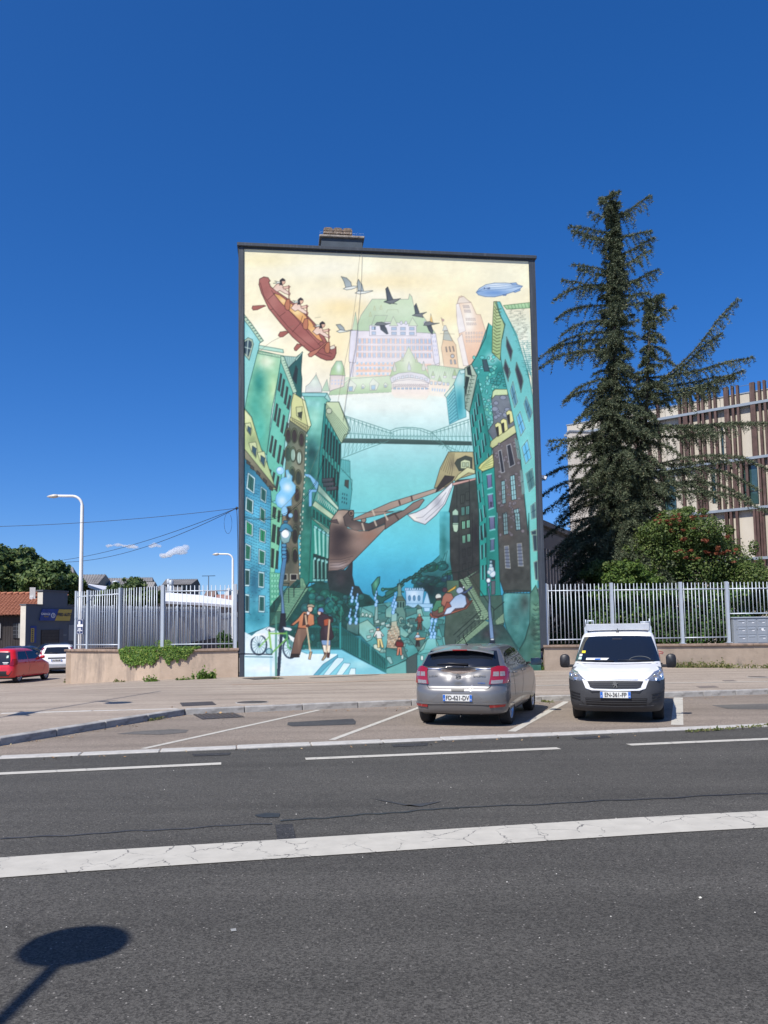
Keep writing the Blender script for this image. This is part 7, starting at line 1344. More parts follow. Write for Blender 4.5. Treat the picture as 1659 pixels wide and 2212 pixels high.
T=np.array([tuple(p) for p in tufts]);D=np.array([tuple(p) for p in td]);K=6
C=np.repeat(T,K,0)+rs.randn(len(T)*K,3)*.035;Dn=np.repeat(D,K,0)+rs.randn(len(T)*K,3)*.75+np.array([0,0,.12]);Dn/=np.linalg.norm(Dn,axis=1,keepdims=True);W_=np.cross(Dn,rs.randn(len(C),3));W_/=np.linalg.norm(W_,axis=1,keepdims=True)+1e-9
ln=.07+.08*rs.rand(len(C),1);V=np.stack([C-W_*.018,C+W_*.018,C+Dn*ln+W_*.006],1).reshape(-1,3);npmesh('crown',V,np.arange(len(V)).reshape(-1,3),M['needle'],ct)
for L,rr in((L1,1),(L2,1)): pass
tag(tw_.build('branches',M['twig'],ct),kind='stuff');tr.build('trunk',M['bark'],ct)
# --- ivy over the left wall
rs=np.random.RandomState(9);wa=CORN;C=[];Nn=[]
def wallpoint(zx,zy):  # zoom1 coordinates on the wall plane
    sx,sy=z1p(zx,zy);x,y=s2(sx,sy)
    if zx<1028: d=FOLD-CORN;a=math.atan2(d.y,d.x);return onp(x,y,CORN,a),Vector((d.y,-d.x,0)).normalized()
    d=MEET-FOLD;a=math.atan2(d.y,d.x);return onp(x,y,FOLD,a),Vector((d.y,-d.x,0)).normalized()
prof_=[(785,1195),(805,1225),(820,1245),(835,1240),(850,1262),(870,1250),(885,1268),(910,1240),(930,1258),(960,1230),(985,1255),(1005,1240),(1025,1215),(1038,1185),(1060,1190),(1075,1225),(1095,1250),(1110,1225),(1130,1200),(1150,1235),(1165,1205),(1180,1200),(1205,1215),(1220,1190),(1240,1168),(1255,1163)]
for k in range(6500):
    zx=rs.uniform(785,1255);yb=np.interp(zx,[p[0] for p in prof_],[p[1] for p in prof_])+8*math.sin(zx*.35);u=rs.rand()**.85;zy=1150+(yb-1150)*u
    if rs.rand()<.25*u: continue
    p,n=wallpoint(zx,zy);off=.04+.08*rs.rand()*(1-.5*u);C.append(p+n*off);Nn.append(n+Vector((rs.randn()*.35,rs.randn()*.35,.25+rs.randn()*.3)))
for k in range(2600):
    zx=rs.uniform(800,1290);p,n=wallpoint(zx,1150);C.append(p-n*rs.uniform(-.06,.34)+Vector((0,0,.01+.035*abs(rs.randn()))));Nn.append(Vector((rs.randn()*.4,-.4,1)))
for k in range(500):
    zx=rs.normal(1055,22);p,n=wallpoint(zx,1150-rs.uniform(0,55));C.append(p-n*.12);Nn.append(n+Vector((0,0,.4)))
C=np.array([tuple(c) for c in C]);Nn=np.array([tuple(c) for c in Nn]);Nn/=np.linalg.norm(Nn,axis=1,keepdims=True);o0=np.array((-8,28.8,1.1));V,F=quads(C-o0,Nn,.068,rs,1.15)
iv=thing('ivy','bright green ivy spilling over the coping of the left low wall','climbing plant',tuple(o0));npmesh('foliage',V,F,M['leaf_ivy'],iv)
st_=MB()
for k in range(26):
    zx=795+k*17.5;yb=np.interp(zx,[p[0] for p in prof_],[p[1] for p in prof_]);a,n=wallpoint(zx,1152);b_,_=wallpoint(zx+rnd.uniform(-6,6),yb-4);st_.tube([Vector(a)+n*.05-Vector(o0),Vector(a).lerp(Vector(b_),.5)+n*.08-Vector(o0),Vector(b_)+n*.05-Vector(o0)],.006,4)
st_.build('stems',M['twig'],iv)
# --- weeds
def weed(lab,pts,n,h,cat='weed',mt='weed',sz=.04,spread=.12,group=None,zoff=0,gr=None):
    gz_=(lambda x,y: gp(x,y,gr)) if gr is not None else gz
    c=gz_(*s2(*pts[0]));t=thing('weed_tuft',lab,cat,(c.x,c.y,c.z),0,group);r=np.random.RandomState(int(pts[0][0])%997);C=[];N=[]
    P=[gz_(*s2(*p)) for p in pts]
    for k in range(n):
        a=P[r.randint(len(P))];b_=P[r.randint(len(P))];p=a.lerp(b_,r.rand());hh=abs(r.randn())*h*.5;C.append((p.x-c.x+r.randn()*spread*.5,p.y-c.y-abs(r.randn())*spread*.25-.03,hh+zoff));N.append((r.randn(),r.randn()-.5,r.randn()*.6+.3))
    C=np.array(C);N=np.array(N);N/=np.linalg.norm(N,axis=1,keepdims=True);V,F=quads(C,N,sz,r,2.2);npmesh('leaves',V,F,M[mt],t);return t
weed('bushiest green weed at the foot of the left wall near the mural house',[s for s in((745,2520),(790,2518))],420,.24,mt='leaf_ivy',sz=.055)
weed('thin upright weed left of the bushiest one at the left wall',[(718,2521)],60,.25,spread=.06,mt='leaf_ivy')
weed('low weed patch at the fold of the left wall',[(545,2530),(575,2529)],220,.17,mt='leaf_ivy')
weed('flat weed fringe right of the wall fold',[(665,2524),(700,2522)],110,.08,mt='leaf_ivy')
weed('weed fringe under the left wall below the start of the ivy',[(335,2532),(370,2531)],160,.12)
weed('weed fringe at the left corner of the low wall',[(250,2533),(310,2530)],260,.13)
weed('small weed under the left wall between corner and fold',[(432,2531),(460,2531)],90,.10)
weed('long straggly weed fringe at the foot of the right wall beside the van',[(2455,2478),(2560,2478),(2680,2478)],1300,.22)
weed('thinner weed fringe at the foot of the right wall below the mailboxes',[(2700,2480),(2850,2480)],420,.15)
weed('weeds at the foot of the mural behind the silver car',[(1975,2487),(2005,2487)],300,.32,mt='leaf_ivy')
weed('weeds at the foot of the wall left of the van',[(2015,2483),(2080,2480)],160,.08)
weed('green tuft in the kerb joint between the two parked cars',[(2020,2605),(2040,2607)],70,.05,spread=.08,sz=.03,gr=0.)
weed('small tuft on the left kerb stones near the road',[(280,2712),(300,2708)],50,.04,spread=.06,sz=.025,gr=.02)
weed('tuft growing along the slanting kerb left of the dry leaves',[(565,2672),(600,2666)],70,.04,spread=.06,sz=.025,gr=.02)
weed('moss and grass strip on the street edging at the far right',[(2560,2712),(2660,2706),(2850,2690)],260,.02,spread=.10,sz=.025,gr=.02)
weed('tiny tuft growing at the foot of the painted lamp post',[(1020,2520),(1030,2518)],50,.05,sz=.03)
c=gp(*s2(720,2648),0);dl=thing('dry_leaves','small heap of orange dry leaves in the corner of the kerb','leaves',(c.x,c.y,.005));r=np.random.RandomState(3);C=np.stack([r.randn(420)*.22,r.randn(420)*.09,abs(r.randn(420))*.035+.012],1);N=r.randn(420,3)*.5+np.array([0,-.2,1]);N/=np.linalg.norm(N,axis=1,keepdims=True);V,F=quads(C,N,.05,r,1.4);npmesh('leaf_heap',V,F,leafmat('dry_leaf',[(0,(.20,.08,.03)),(.5,(.42,.20,.07)),(1,(.55,.38,.18))],.2),dl)
litter=[]
r=np.random.RandomState(8);C=[];
for (xa,ya,xb,yb,n) in((0,2768,690,2652,70),(690,2650,2850,2580,120),(0,2815,2850,2700,60),(2200,2590,2500,2585,40)):
    for k in range(n): t=r.rand();p=gp(*s2(xa+(xb-xa)*t+r.randn()*6,ya+(yb-ya)*t+abs(r.randn())*5),.01);C.append((p.x,p.y-abs(r.randn())*.04,.014))
C=np.array(C);N=r.randn(len(C),3)*.4+np.array([0,0,1]);N/=np.linalg.norm(N,axis=1,keepdims=True);V,F=quads(C,N,.028,r,1.5);tag(npmesh('leaf_litter',V,F,M['leaf_dry'] if False else leafmat('litter',[(0,(.16,.10,.05)),(.6,(.35,.2,.09)),(1,(.5,.42,.25))],0)),kind='stuff')
# ================================================================== CLOUDS
cm=bpy.data.materials.new('cloud');cm.use_nodes=True;nt=cm.node_tree;nt.nodes.remove(nt.nodes['Principled BSDF']);pv=nt.nodes.new('ShaderNodeVolumePrincipled');pv.inputs['Color'].default_value=(1,1,1,1);pv.inputs['Density'].default_value=CLOUD_D;pv.inputs['Anisotropy'].default_value=.1;nt.links.new(pv.outputs[0],nt.nodes['Material Output'].inputs['Volume'])
def puff(lab,blobs,Y=1500):
    t=MB();c0=at(*s2(blobs[0][0],blobs[0][1]),Y)
    bm=bmesh.new()
    for i,(x,y,rx,ry) in enumerate(blobs):
        c=at(*s2(x,y),Y)-c0;e=rx/1.7179/1750*Y;h=ry/1.7179/1750*Y
        bmesh.ops.create_icosphere(bm,subdivisions=3,radius=1,matrix=Matrix.Translation(c)@Matrix.Diagonal((e,e*.9,h,1)))
    me=bpy.data.meshes.new('cloud');bm.to_mesh(me);bm.free();o=bpy.data.objects.new('cloud',me);COL.objects.link(o);o.location=c0;me.materials.append(cm)
    rm=o.modifiers.new('r','REMESH');rm.mode='VOXEL';rm.voxel_size=2.2
    tx=bpy.data.textures.new('cl','CLOUDS');tx.noise_scale=9;tx.noise_depth=3;dm=o.modifiers.new('d','DISPLACE');dm.texture=tx;dm.strength=9;dm.mid_level=.55;dm.texture_coords='LOCAL'
    dg=bpy.context.evaluated_depsgraph_get();m2=bpy.data.meshes.new_from_object(o.evaluated_get(dg));o.modifiers.clear();o.data=m2;m2.polygons.foreach_set('use_smooth',[True]*len(m2.polygons));o.name='cloud'
    tag(o,lab,'cloud','small white clouds low in the sky on the left')
puff('brightest small white cloud, rightmost of the three low in the left sky',[(640,2050,22,12),(615,2062,26,9),(670,2040,18,16),(688,2034,14,14),(655,2045,20,14),(680,2052,20,8)])
puff('small faint cloud in the middle of the three low in the left sky',[(572,2024,20,7),(560,2025,12,6),(588,2027,12,6),(575,2018,10,6)])
puff('long thin cloud, leftmost of the three crossed by the cables',[(410,2024,20,5),(440,2022,16,6),(480,2028,26,7),(500,2030,16,6),(460,2025,20,4)])
# ================================================================== FURNITURE OUTSIDE THE FRAME WHOSE SHADOWS FALL INTO IT
SH=Vector((sd.x/-sd.z,sd.y/-sd.z,0))
def over(x,y,z,h): return Vector((x,y,z))-SH*(h-z)+Vector((0,0,h-z))
H1=4.4;D1=over(-1.73,4.62,0,H1);st=over(-1.735,2.6,0,H1);
t=thing('arm_lamp','post lamp with a round flat lantern on a straight arm beside the street','street lamp',(st.x,st.y,0))
MB().tube([(0,0,0),(0,0,H1+.25)],.06,10).build('pole',M['fence2'],t);dv=D1-st;MB().tube([(0,0,H1),(dv.x,dv.y,H1)],.04,8).build('arm',M['fence2'],t);MB().lathe([(0,H1+.10),(.27,H1+.03),(.29,H1),(.27,H1-.05),(0,H1-.07)],28,Matrix.Translation((dv.x,dv.y,0))).build('lantern',M['fence2'],t)
H2=7.0;w0=over(-11.5,-4.,.12,H2);a_=over(-7.50,15.91,.1,H2);b_=over(-6.255,22.14,.12,H2);
dr_=(b_-a_);far_=a_+dr_*1.05;near_=a_-dr_*2.6
t=MB().tube([near_,a_,far_],.035,5).build('span_wire',M['cable']);tag(t,'overhead span wire left of the view carrying hanging lamps','cable')
dsk=over(-6.18,18.9,.12,H2-.5);t=thing('hanging_lamp','disc-shaped lamp hanging from the span wire left of the view','street lamp',dsk,0)
u=((dsk-a_).dot(dr_))/dr_.dot(dr_);wpt=a_+dr_*u;MB().lathe([(0,.06),(.28,.03),(.31,0),(.28,-.05),(0,-.08)],26).build('lantern',M['fence2'],t);MB().tube([(0,0,0),tuple(wpt-dsk)],.05,6).tube([tuple(wpt-dsk+Vector((-.25,.05,.03))),tuple(wpt-dsk+Vector((.3,.2,.03)))],.035,5).build('hanger',M['fence2'],t)
for i,hh in enumerate((.18,)):
    w_=a_+dr_*.12;t=MB().box(-.16,.16,-.35,.35,-.06,.05).tube([(-.3,.5,0),(.3,-.5,0)],.03,5).build('junction_box',M['fence2']);t.location=w_;tag(t,'small junction box hanging on the span wire left of the view','junction box')
# ================================================================== VEHICLES
class Shell:
    """closed body lofted from rounded-rectangle outlines: rows (z, rear x, front x, half width, rear radius, front radius)"""
    def __init__(s,rows,deform=None,zmap=None,ws=1.):
        s.r=np.array(rows,float);s.r[:,3]*=ws;s.deform=deform;s.zmap=zmap;z=s.r[:,0];d=np.diff(s.r,axis=0)[:,1:]/np.diff(z)[:,None];s.m=np.zeros_like(s.r[:,1:])
        s.m[1:-1]=np.where(d[1:]*d[:-1]>0,2*d[1:]*d[:-1]/(d[1:]+d[:-1]+1e-12),0);s.m[0]=d[0];s.m[-1]=d[-1]
    def row(s,z):
        Z=s.r[:,0];z=min(max(z,Z[0]),Z[-1]);i=min(int(np.searchsorted(Z,z,'right'))-1,len(Z)-2);h=Z[i+1]-Z[i];t=(z-Z[i])/h
        a,b_=s.r[i,1:],s.r[i+1,1:];return (2*t**3-3*t*t+1)*a+(t**3-2*t*t+t)*h*s.m[i]+(-2*t**3+3*t*t)*b_+(t**3-t*t)*h*s.m[i+1]
    def p(s,u,z,off=0):
        if off: 
            e=1e-3;a=s.p(u,z);du=s.p(u+e,z)-s.p(u-e,z);dz=s.p(u,z+.004)-s.p(u,z-.004);n=du.cross(dz)
            if n.length<1e-12: return a
            n.normalize();c=Vector((0,0,.8))
            if n.dot(Vector((a.x*.35,a.y,a.z-.7)))<0:n=-n
            return a+n*off
        sg=1
        while u<-1:u+=2
        while u>1:u-=2
        if u<0:u=-u;sg=-1
        xr,xf,w,rr,rf=s.row(z);rr=min(rr,w*.98);rf=min(rf,w*.98)
        if u<.2: q=(xr,(w-rr)*u/.2)
        elif u<.3: t=(u-.2)/.1*math.pi/2;q=(xr+rr*(1-math.cos(t)),w-rr+rr*math.sin(t))
        elif u<.7: q=(xr+rr+(xf-rf-xr-rr)*(u-.3)/.4,w)
        elif u<.8: t=(u-.7)/.1*math.pi/2;q=(xf-rf+rf*math.sin(t),w-rf+rf*math.cos(t))
        else: q=(xf,(w-rf)*(1-u)/.2)
        v=Vector((q[0],q[1]*sg,z))
        # slight crown across the ends
        if u<.3: v.x+=.035*(q[1]/w)**2*(1 if u<.2 else (.3-u)/.1)
        if u>.7: v.x-=.05*(q[1]/w)**2*(1 if u>.8 else (u-.7)/.1)
        if s.deform: v=s.deform(v)
        if s.zmap: v.z=float(np.interp(z,*s.zmap))
        return v
    def R(s,y,z):   # parameter on the tail at lateral y
        xr,xf,w,rr,rf=s.row(z);a=min(abs(y),w-1e-4);rr=min(rr,w*.98)
        u=.2*a/(w-rr) if a<=w-rr else .2+.1*math.asin(min(1,(a-(w-rr))/rr))/(math.pi/2)
        return (u if y>=0 else -u,z)
    def F(s,y,z):
        xr,xf,w,rr,rf=s.row(z);a=min(abs(y),w-1e-4);rf=min(rf,w*.98)
        u=1-.2*a/(w-rf) if a<=w-rf else .8-.1*math.asin(min(1,(a-(w-rf))/rf))/(math.pi/2)
        return (u if y>=0 else 2-u,z)
    def S(s,x,z,sg=1):
        xr,xf,w,rr,rf=s.row(z);u=.3+.4*(x-xr-rr)/(xf-rf-xr-rr);u=max(.22,min(.78,u));return (u*sg,z)
    def body(s,nz=64):
        z0,z1=s.r[0,0],s.r[-1,0];zs=[z0+(z1-z0)*(.5-.5*math.cos(math.pi*i/nz))*.55+(z1-z0)*(i/nz)*.45 for i in range(nz+1)]
        us=list(np.linspace(0,.2,14))+list(np.linspace(.2,.3,8))[1:]+list(np.linspace(.3,.7,22))[1:]+list(np.linspace(.7,.8,8))[1:]+list(np.linspace(.8,1,12))[1:]
        ring=us+[2-u for u in us[::-1][1:-1]];n=len(ring);q=MB();vs=[];fs=[]
        for z in zs:
            for u in ring: vs.append(s.p(u,z))
        for i in range(nz):
            for k in range(n): fs.append((i*n+k,i*n+(k+1)%n,(i+1)*n+(k+1)%n,(i+1)*n+k))
        c=sum((vs[nz*n+k] for k in range(n)),Vector())/n;c.z+=.006;b_=len(vs);vs.append(c)
        for k in range(n): fs.append((nz*n+k,nz*n+(k+1)%n,b_))
        c=sum((vs[k] for k in range(n)),Vector())/n;b2=len(vs);vs.append(c)
        for k in range(n): fs.append(((k+1)%n,k,b2))
        q.add(vs,fs,smooth=True);return q
    def strip(s,name,m,lo,hi,parent,off=.004,rows=6,thick=.012,sub=8):
        """panel lying on the shell between two (u,z) polylines"""
        def dens(L):
            o=[]
            for a,b_ in zip(L[:-1],L[1:]):
                for k in range(sub): o.append((a[0]+(b_[0]-a[0])*k/sub,a[1]+(b_[1]-a[1])*k/sub))
            o.append(L[-1]);return o
        def al(L,r):
            o=[]
            for u_,z_ in L:
                while u_-r>1:u_-=2
                while r-u_>1:u_+=2
                o.append((u_,z_));r=u_
            return o
        lo=al(lo,lo[0][0]);hi=al(hi,lo[0][0]);lo=dens(lo);hi=dens(hi);n=len(lo);vs=[];fs=[]
        for j in range(rows+1):
            for a,b_ in zip(lo,hi): t=j/rows;vs.append(s.p(a[0]+(b_[0]-a[0])*t,a[1]+(b_[1]-a[1])*t,off))
        for j in range(rows):
            for i in range(n-1): fs.append((j*n+i,j*n+i+1,(j+1)*n+i+1,(j+1)*n+i))
        q=MB();q.add(vs,fs,smooth=True)
        rim=list(range(n))+[j*n+n-1 for j in range(1,rows+1)]+[rows*n+i for i in range(n-2,-1,-1)]+[j*n for j in range(rows-1,0,-1)]
        inner=[]
        def pr(idx):
            j,i=divmod(idx,n);a,b_=lo[i],hi[i];t=j/rows;return s.p(a[0]+(b_[0]-a[0])*t,a[1]+(b_[1]-a[1])*t,off-thick)
        iv_=[pr(k) for k in rim];L=len(rim);q.add([vs[k] for k in rim]+iv_,[(k,(k+1)%L,L+(k+1)%L,L+k) for k in range(L)])
        me=bpy.data.meshes.new(name);me.from_pydata([tuple(v) for v in q.v],[],q.f);me.polygons.foreach_set('use_smooth',q.sm);me.materials.append(m);o=bpy.data.objects.new(name,me);COL.objects.link(o);o.parent=parent
        bm=bmesh.new();bm.from_mesh(me);bmesh.ops.recalc_face_normals(bm,faces=bm.faces);bm.to_mesh(me);bm.free();return o
def cut_arches(o,axles,r,hw,dep=.34):
    dg=None
    for x in axles:
        for sg in(-1,1):
            m=Matrix.Translation((x,sg*(hw-dep/2+.06),.31))@Matrix.Rotation(math.pi/2,4,'X');q=MB();q.tube([(0,0,-dep/2-.06),(0,0,dep/2+.06)],r,28,M=m,smooth=False);c=q.build('cut',M['black']);md=o.modifiers.new('b','BOOLEAN');md.object=c;md.operation='DIFFERENCE';md.solver='EXACT'
            bpy.context.view_layer.update();dg=bpy.context.evaluated_depsgraph_get();me=bpy.data.meshes.new_from_object(o.evaluated_get(dg));o.modifiers.clear();o.data=me;bpy.data.objects.remove(c)
    # faces inside the arches take the black material
    me=o.data
    if len(me.materials)<2: me.materials.append(M['black'])
    bi=len(me.materials)-1
    for p in me.polygons:
        c=p.center
        for x in axles:
            d=math.hypot(c.x-x,c.z-.31)
            if d<r+.004 and abs(c.y)<hw-.01+.0 and (abs(d-r)<.012 or abs(abs(c.y)-(hw-dep))<.03): 
                n=p.normal
                if abs(abs(c.y)-(hw-dep))<.07 or (n.x*(x-c.x)+n.z*(.31-c.z))>0: p.material_index=bi
        if c.z<.24 and p.normal.z<-.5: p.material_index=bi
def wheel(parent,x,y,r,wd,rim_m,spokes=8,cap=False,rimr=.66):
    sg=1 if y>0 else -1;t=thing('wheel',None,None,(x,y,r));t.parent=parent
    m=Matrix.Rotation(-sg*math.pi/2,4,'X');h=wd/2
    MB().lathe([(r*rimr,-h),(r*.93,-h),(r*.985,-h*.85),(r,-h*.5),(r,h*.5),(r*.985,h*.85),(r*.93,h),(r*rimr,h*.9),(r*rimr*.97,h*.2)],36,m).build('tyre',M['tyre'],t)
    q=MB().lathe([(r*rimr*1.0,h*.9),(r*rimr*.93,h*.8),(r*rimr*.9,h*.35),(r*rimr*.9,-h)],32,m)
    for k in range(spokes):
        a=2*math.pi*k/spokes;M2=m@Matrix.Rotation(a,4,'Z')
        q.add([(r*.10,-r*.05,h*.55),(r*rimr*.95,-r*.045,h*.75),(r*rimr*.95,r*.045,h*.75),(r*.10,r*.05,h*.55),(r*.10,-r*.06,h*.35),(r*rimr*.95,-r*.06,h*.5),(r*rimr*.95,r*.06,h*.5),(r*.10,r*.06,h*.35)],[(0,1,2,3),(0,4,5,1),(1,5,6,2),(2,6,7,3),(3,7,4,0)],M2)
    q.lathe([(0,h*.66),(r*.12,h*.62),(r*.16,h*.5),(r*.16,h*.2)],16,m).build('rim',rim_m,t)
    MB().lathe([(0,h*.22),(r*rimr*.9,h*.22)],20,m).build('brake_disc',M['black'],t)
    return t
M['tyre']=mat('tyre_rubber',(.018,.018,.019),.85,var=.15,bump=.2,bscale=80);M['alloy']=mat('alloy',(.55,.56,.58),.3,.85,var=0);M['dkalloy']=mat('dark_alloy',(.12,.12,.13),.35,.7,var=0)
M['glass']=glassmat('tinted_glass',(.010,.013,.019));M['chrome']=mat('chrome',(.75,.75,.76),.12,1,var=0)
def paint(n,c,metal=0.,rough=.35,coat=1.,flake=0): 
    return mat(n,c,rough,metal,.5,var=.02,coat=coat)
M['silver']=paint('silver_paint',(.205,.20,.195),.5,.38,.7);M['silver2']=paint('dusty_silver',(.19,.185,.18),.5,.5,.3);M['wht']=mat('van_white',(.80,.80,.80),.35,0,.5,var=.015,coat=.6);M['redp']=paint('red_paint',(.62,.010,.020),0,.3);M['navy']=paint('navy_paint',(.03,.04,.065),.2,.3);M['gbumper']=mat('grey_bumper',(.045,.046,.05),.6,var=.08)
M['lred']=mat('lamp_red',(.28,.005,.007),.08,0,.8,var=0,coat=1);M['lclear']=mat('lamp_clear',(.34,.29,.26),.12,.3,.8,var=.25,vscale=30,coat=1);M['head']=mat('headlamp_glass',(.36,.38,.40),.10,.6,.9,var=.5,vscale=22,coat=1);M['plate']=mat('plate_white',(.70,.70,.66),.5,var=0);M['pblue']=mat('plate_blue',(.02,.13,.50),.5,var=0);M['ink']=mat('plate_ink',(.015,.015,.02),.6,var=0);M['seam']=mat('panel_gap',(.02,.02,.022),.8,var=0);M['lin']=mat('lamp_reflector',(.72,.74,.78),.15,.9,.9,var=0)
def plate(parent,txt,w_,h_,Mx,dep_='69'):
    """number plate in its own frame: x right, z up, facing -y"""
    t=thing('number_plate',None,None);t.parent=parent;t.matrix_local=Mx
    MB().box(-w_/2,w_/2,-.008,.0,-h_/2,h_/2).build('plate_base',M['plate'],t,bevel=.003);[MB().box(x_,x_+.042,-.011,-.0085,-h_/2+.003,h_/2-.003).build('blue_band',M['pblue'],t) for x_ in(-w_/2+.003,w_/2-.045)]
    text(txt,h_*.95,M['ink'],t,(0,-.0125,-.002),sx=.80,bold=.001);text("F",h_*.32,WT,t,(-w_/2+.024,-.013,-h_*.22));text(dep_,h_*.32,WT,t,(w_/2-.024,-.013,-h_*.22),sx=.8)
    return t
# ---------------------------------------------------------------- silver hatchback with a dented tailgate
def bdeform(v):
    if v.x<-1.5 and abs(v.y)<.62 and .66<v.z<1.03:
        y=v.y;z=v.z
        d=.075*math.exp(-((z-.955)/.055)**2)*math.exp(-((y)/.30)**4)               # deep crease under the glass
        d+=.022*math.exp(-((z-.86)/.07)**2)*math.exp(-((y-.16)/.10)**2)+.020*math.exp(-((z-.85)/.08)**2)*math.exp(-((y+.17)/.09)**2)
        d-=.016*math.exp(-((z-.80)/.06)**2)*math.exp(-(y/.10)**2)
        v=v+Vector((d,0,0))
    return v
BR=Shell([(.20,-1.78,1.86,.76,.25,.3),(.26,-1.88,1.95,.825,.28,.35),(.36,-1.925,2.00,.855,.36,.42),(.47,-1.95,2.03,.868,.38,.48),(.58,-1.945,2.03,.872,.38,.5),(.655,-1.925,2.0,.872,.38,.5),(.67,-1.885,1.97,.872,.33,.5),(.80,-1.865,1.84,.872,.33,.5),(.88,-1.85,1.62,.866,.33,.5),(.95,-1.835,1.30,.855,.33,.45),(1.0,-1.82,1.08,.835,.33,.4),(1.06,-1.775,.93,.80,.32,.36),(1.16,-1.70,.76,.755,.31,.34),(1.27,-1.60,.56,.705,.26,.32),(1.36,-1.51,.38,.660,.25,.3),(1.42,-1.40,.22,.60,.24,.28),(1.455,-1.25,.02,.52,.24,.26),(1.472,-1.0,-.2,.40,.22,.22)],bdeform,([0,1.0,1.2,1.36,1.42,1.472],[0,1.0,1.19,1.325,1.37,1.41]),.965)
BH=R(71.3);bd=Vector((math.cos(BH),math.sin(BH)));bo=Vector((1.457,14.84))+bd*1.26
car=thing('parked_car','silver hatchback with a dented tailgate parked in the bay left of the white van','car',(bo.x,bo.y,.004),BH)
body=BR.body().build('body',M['silver'],car);cut_arches(body,(-1.26,1.26),.345,.842)
for x in(-1.26,1.26):
    for y in(.725,-.725): wheel(car,x,y,.305,.195,M['alloy'],9)
s=BR;Rr=lambda y,z:s.R(y,z)
s.strip('rear_window',M['glass'],[Rr(-.70,1.04),Rr(0,1.022),Rr(.70,1.04)],[Rr(-.60,1.33),Rr(0,1.345),Rr(.60,1.33)],car,.008,10)
s.strip('window_seal',M['black'],[Rr(-.66,1.018),Rr(0,1.005),Rr(.66,1.018)],[Rr(-.66,1.034),Rr(0,1.021),Rr(.66,1.034)],car,.008,2)
# spoiler
sp=MB();pts=[]
ys=np.linspace(-.58,.58,13);vs=[];fs=[]
for y in ys:
    k=1-(abs(y)/.60)**4*.35;zz=1.335-.085*(abs(y)/.6)**2.2
    vs+=[(-1.38,y*.95,zz+.055),(-1.60*1-.10*k,y*1.03,zz+.005),(-1.60-.105*k,y*1.03,zz-.02),(-1.50,y,zz-.035)]
for i in range(12):
    for j in range(4): fs.append((4*i+j,4*i+(j+1)%4,4*i+4+(j+1)%4,4*i+4+j))
fs+=[(0,1,2,3),(51,50,49,48)];sp.add(vs,fs,smooth=False);spo=sp.build('spoiler',M['silver'],car,bevel=.006)
MB().box(-1.716,-1.700,-.13,.13,1.314,1.332).build('brake_light',M['lred'],spo)
# tail lamps
for sg in(1,-1):
    A=lambda y,z:s.R(sg*y,z)
    tl_=s.strip('tail_light',M['lred'],[A(.535,.735),A(.70,.742),A(.80,.75),s.S(-1.62,.77,sg)],[A(.56,1.00),A(.66,1.035),A(.76,1.03),s.S(-1.54,.985,sg)],car,.022,8,.05)
    s.strip('lamp_lens',M['lclear'],[A(.57,.745),A(.74,.75)],[A(.575,.80),A(.75,.81)],tl_,.026,3,.01)
    s.strip('lamp_lens',M['lclear'],[A(.60,.87),A(.69,.87)],[A(.605,.945),A(.69,.945)],tl_,.026,3,.01);s.strip('lamp_lens',M['lclear'],[A(.705,.87),A(.775,.872)],[A(.705,.945),A(.77,.945)],tl_,.026,3,.01)
    s.strip('reflector',M['lred'],[A(.55,.345),A(.77,.355)],[A(.54,.385),A(.78,.395)],car,.026,2,.03)
    # seams between tailgate and wings
    s.strip('panel_gap',M['seam'],[A(.515,.66),A(.528,.66)],[A(.60,1.02),A(.612,1.02)],car,.0015,8,.004)
s.strip('panel_gap',M['seam'],[Rr(-.52,.652),Rr(0,.645),Rr(.52,.652)],[Rr(-.52,.666),Rr(0,.659),Rr(.52,.666)],car,.002,1,.004)
s.strip('tailgate_handle',M['black'],[Rr(-.11,.61),Rr(.11,.61)],[Rr(-.12,.658),Rr(.12,.658)],car,.006,2)
s.strip('torn_trim_crease',mat('bare_plastic_crease',(.17,.13,.11),.7,var=.4,vscale=30),[Rr(-.28,.95),Rr(0,.905),Rr(.30,.95)],[Rr(-.33,.985),Rr(0,.985),Rr(.34,.985)],car,.003,4,.01)  # torn trim strip whose brown-grey also paints in the dent's dark crease
s.strip('chrome_strip',M['chrome'],[Rr(-.56,.99),Rr(-.3,.988)],[Rr(-.56,1.004),Rr(-.3,1.0)],car,.012,1);s.strip('chrome_strip',M['chrome'],[Rr(.33,.988),Rr(.56,.99)],[Rr(.33,1.0),Rr(.56,1.004)],car,.012,1)
s.strip('lower_bumper',M['silver2'],[Rr(-.76,.25),Rr(0,.235),Rr(.76,.25)],[Rr(-.70,.375),Rr(0,.385),Rr(.70,.375)],car,.012,4)
s.strip('bumper_edge',M['silver'],[Rr(-.80,.395),Rr(-.5,.392),Rr(0,.40),Rr(.5,.392),Rr(.80,.395)],[Rr(-.80,.418),Rr(-.5,.41),Rr(0,.418),Rr(.5,.41),Rr(.80,.418)],car,.02,2,.03)
s.strip('plate_recess',M['silver2'],[Rr(-.58,.425),Rr(0,.425),Rr(.58,.425)],[Rr(-.33,.585),Rr(0,.592),Rr(.33,.585)],car,.0025,3,.006)
pz=.505;q=s.p(0,pz);plate(car,"FD-621-DV",.52,.115,Matrix.Translation((q.x-.012,0,pz))@Matrix.Rotation(-math.pi/2,4,'Z')@Matrix.Rotation(.04,4,'X'),'26')
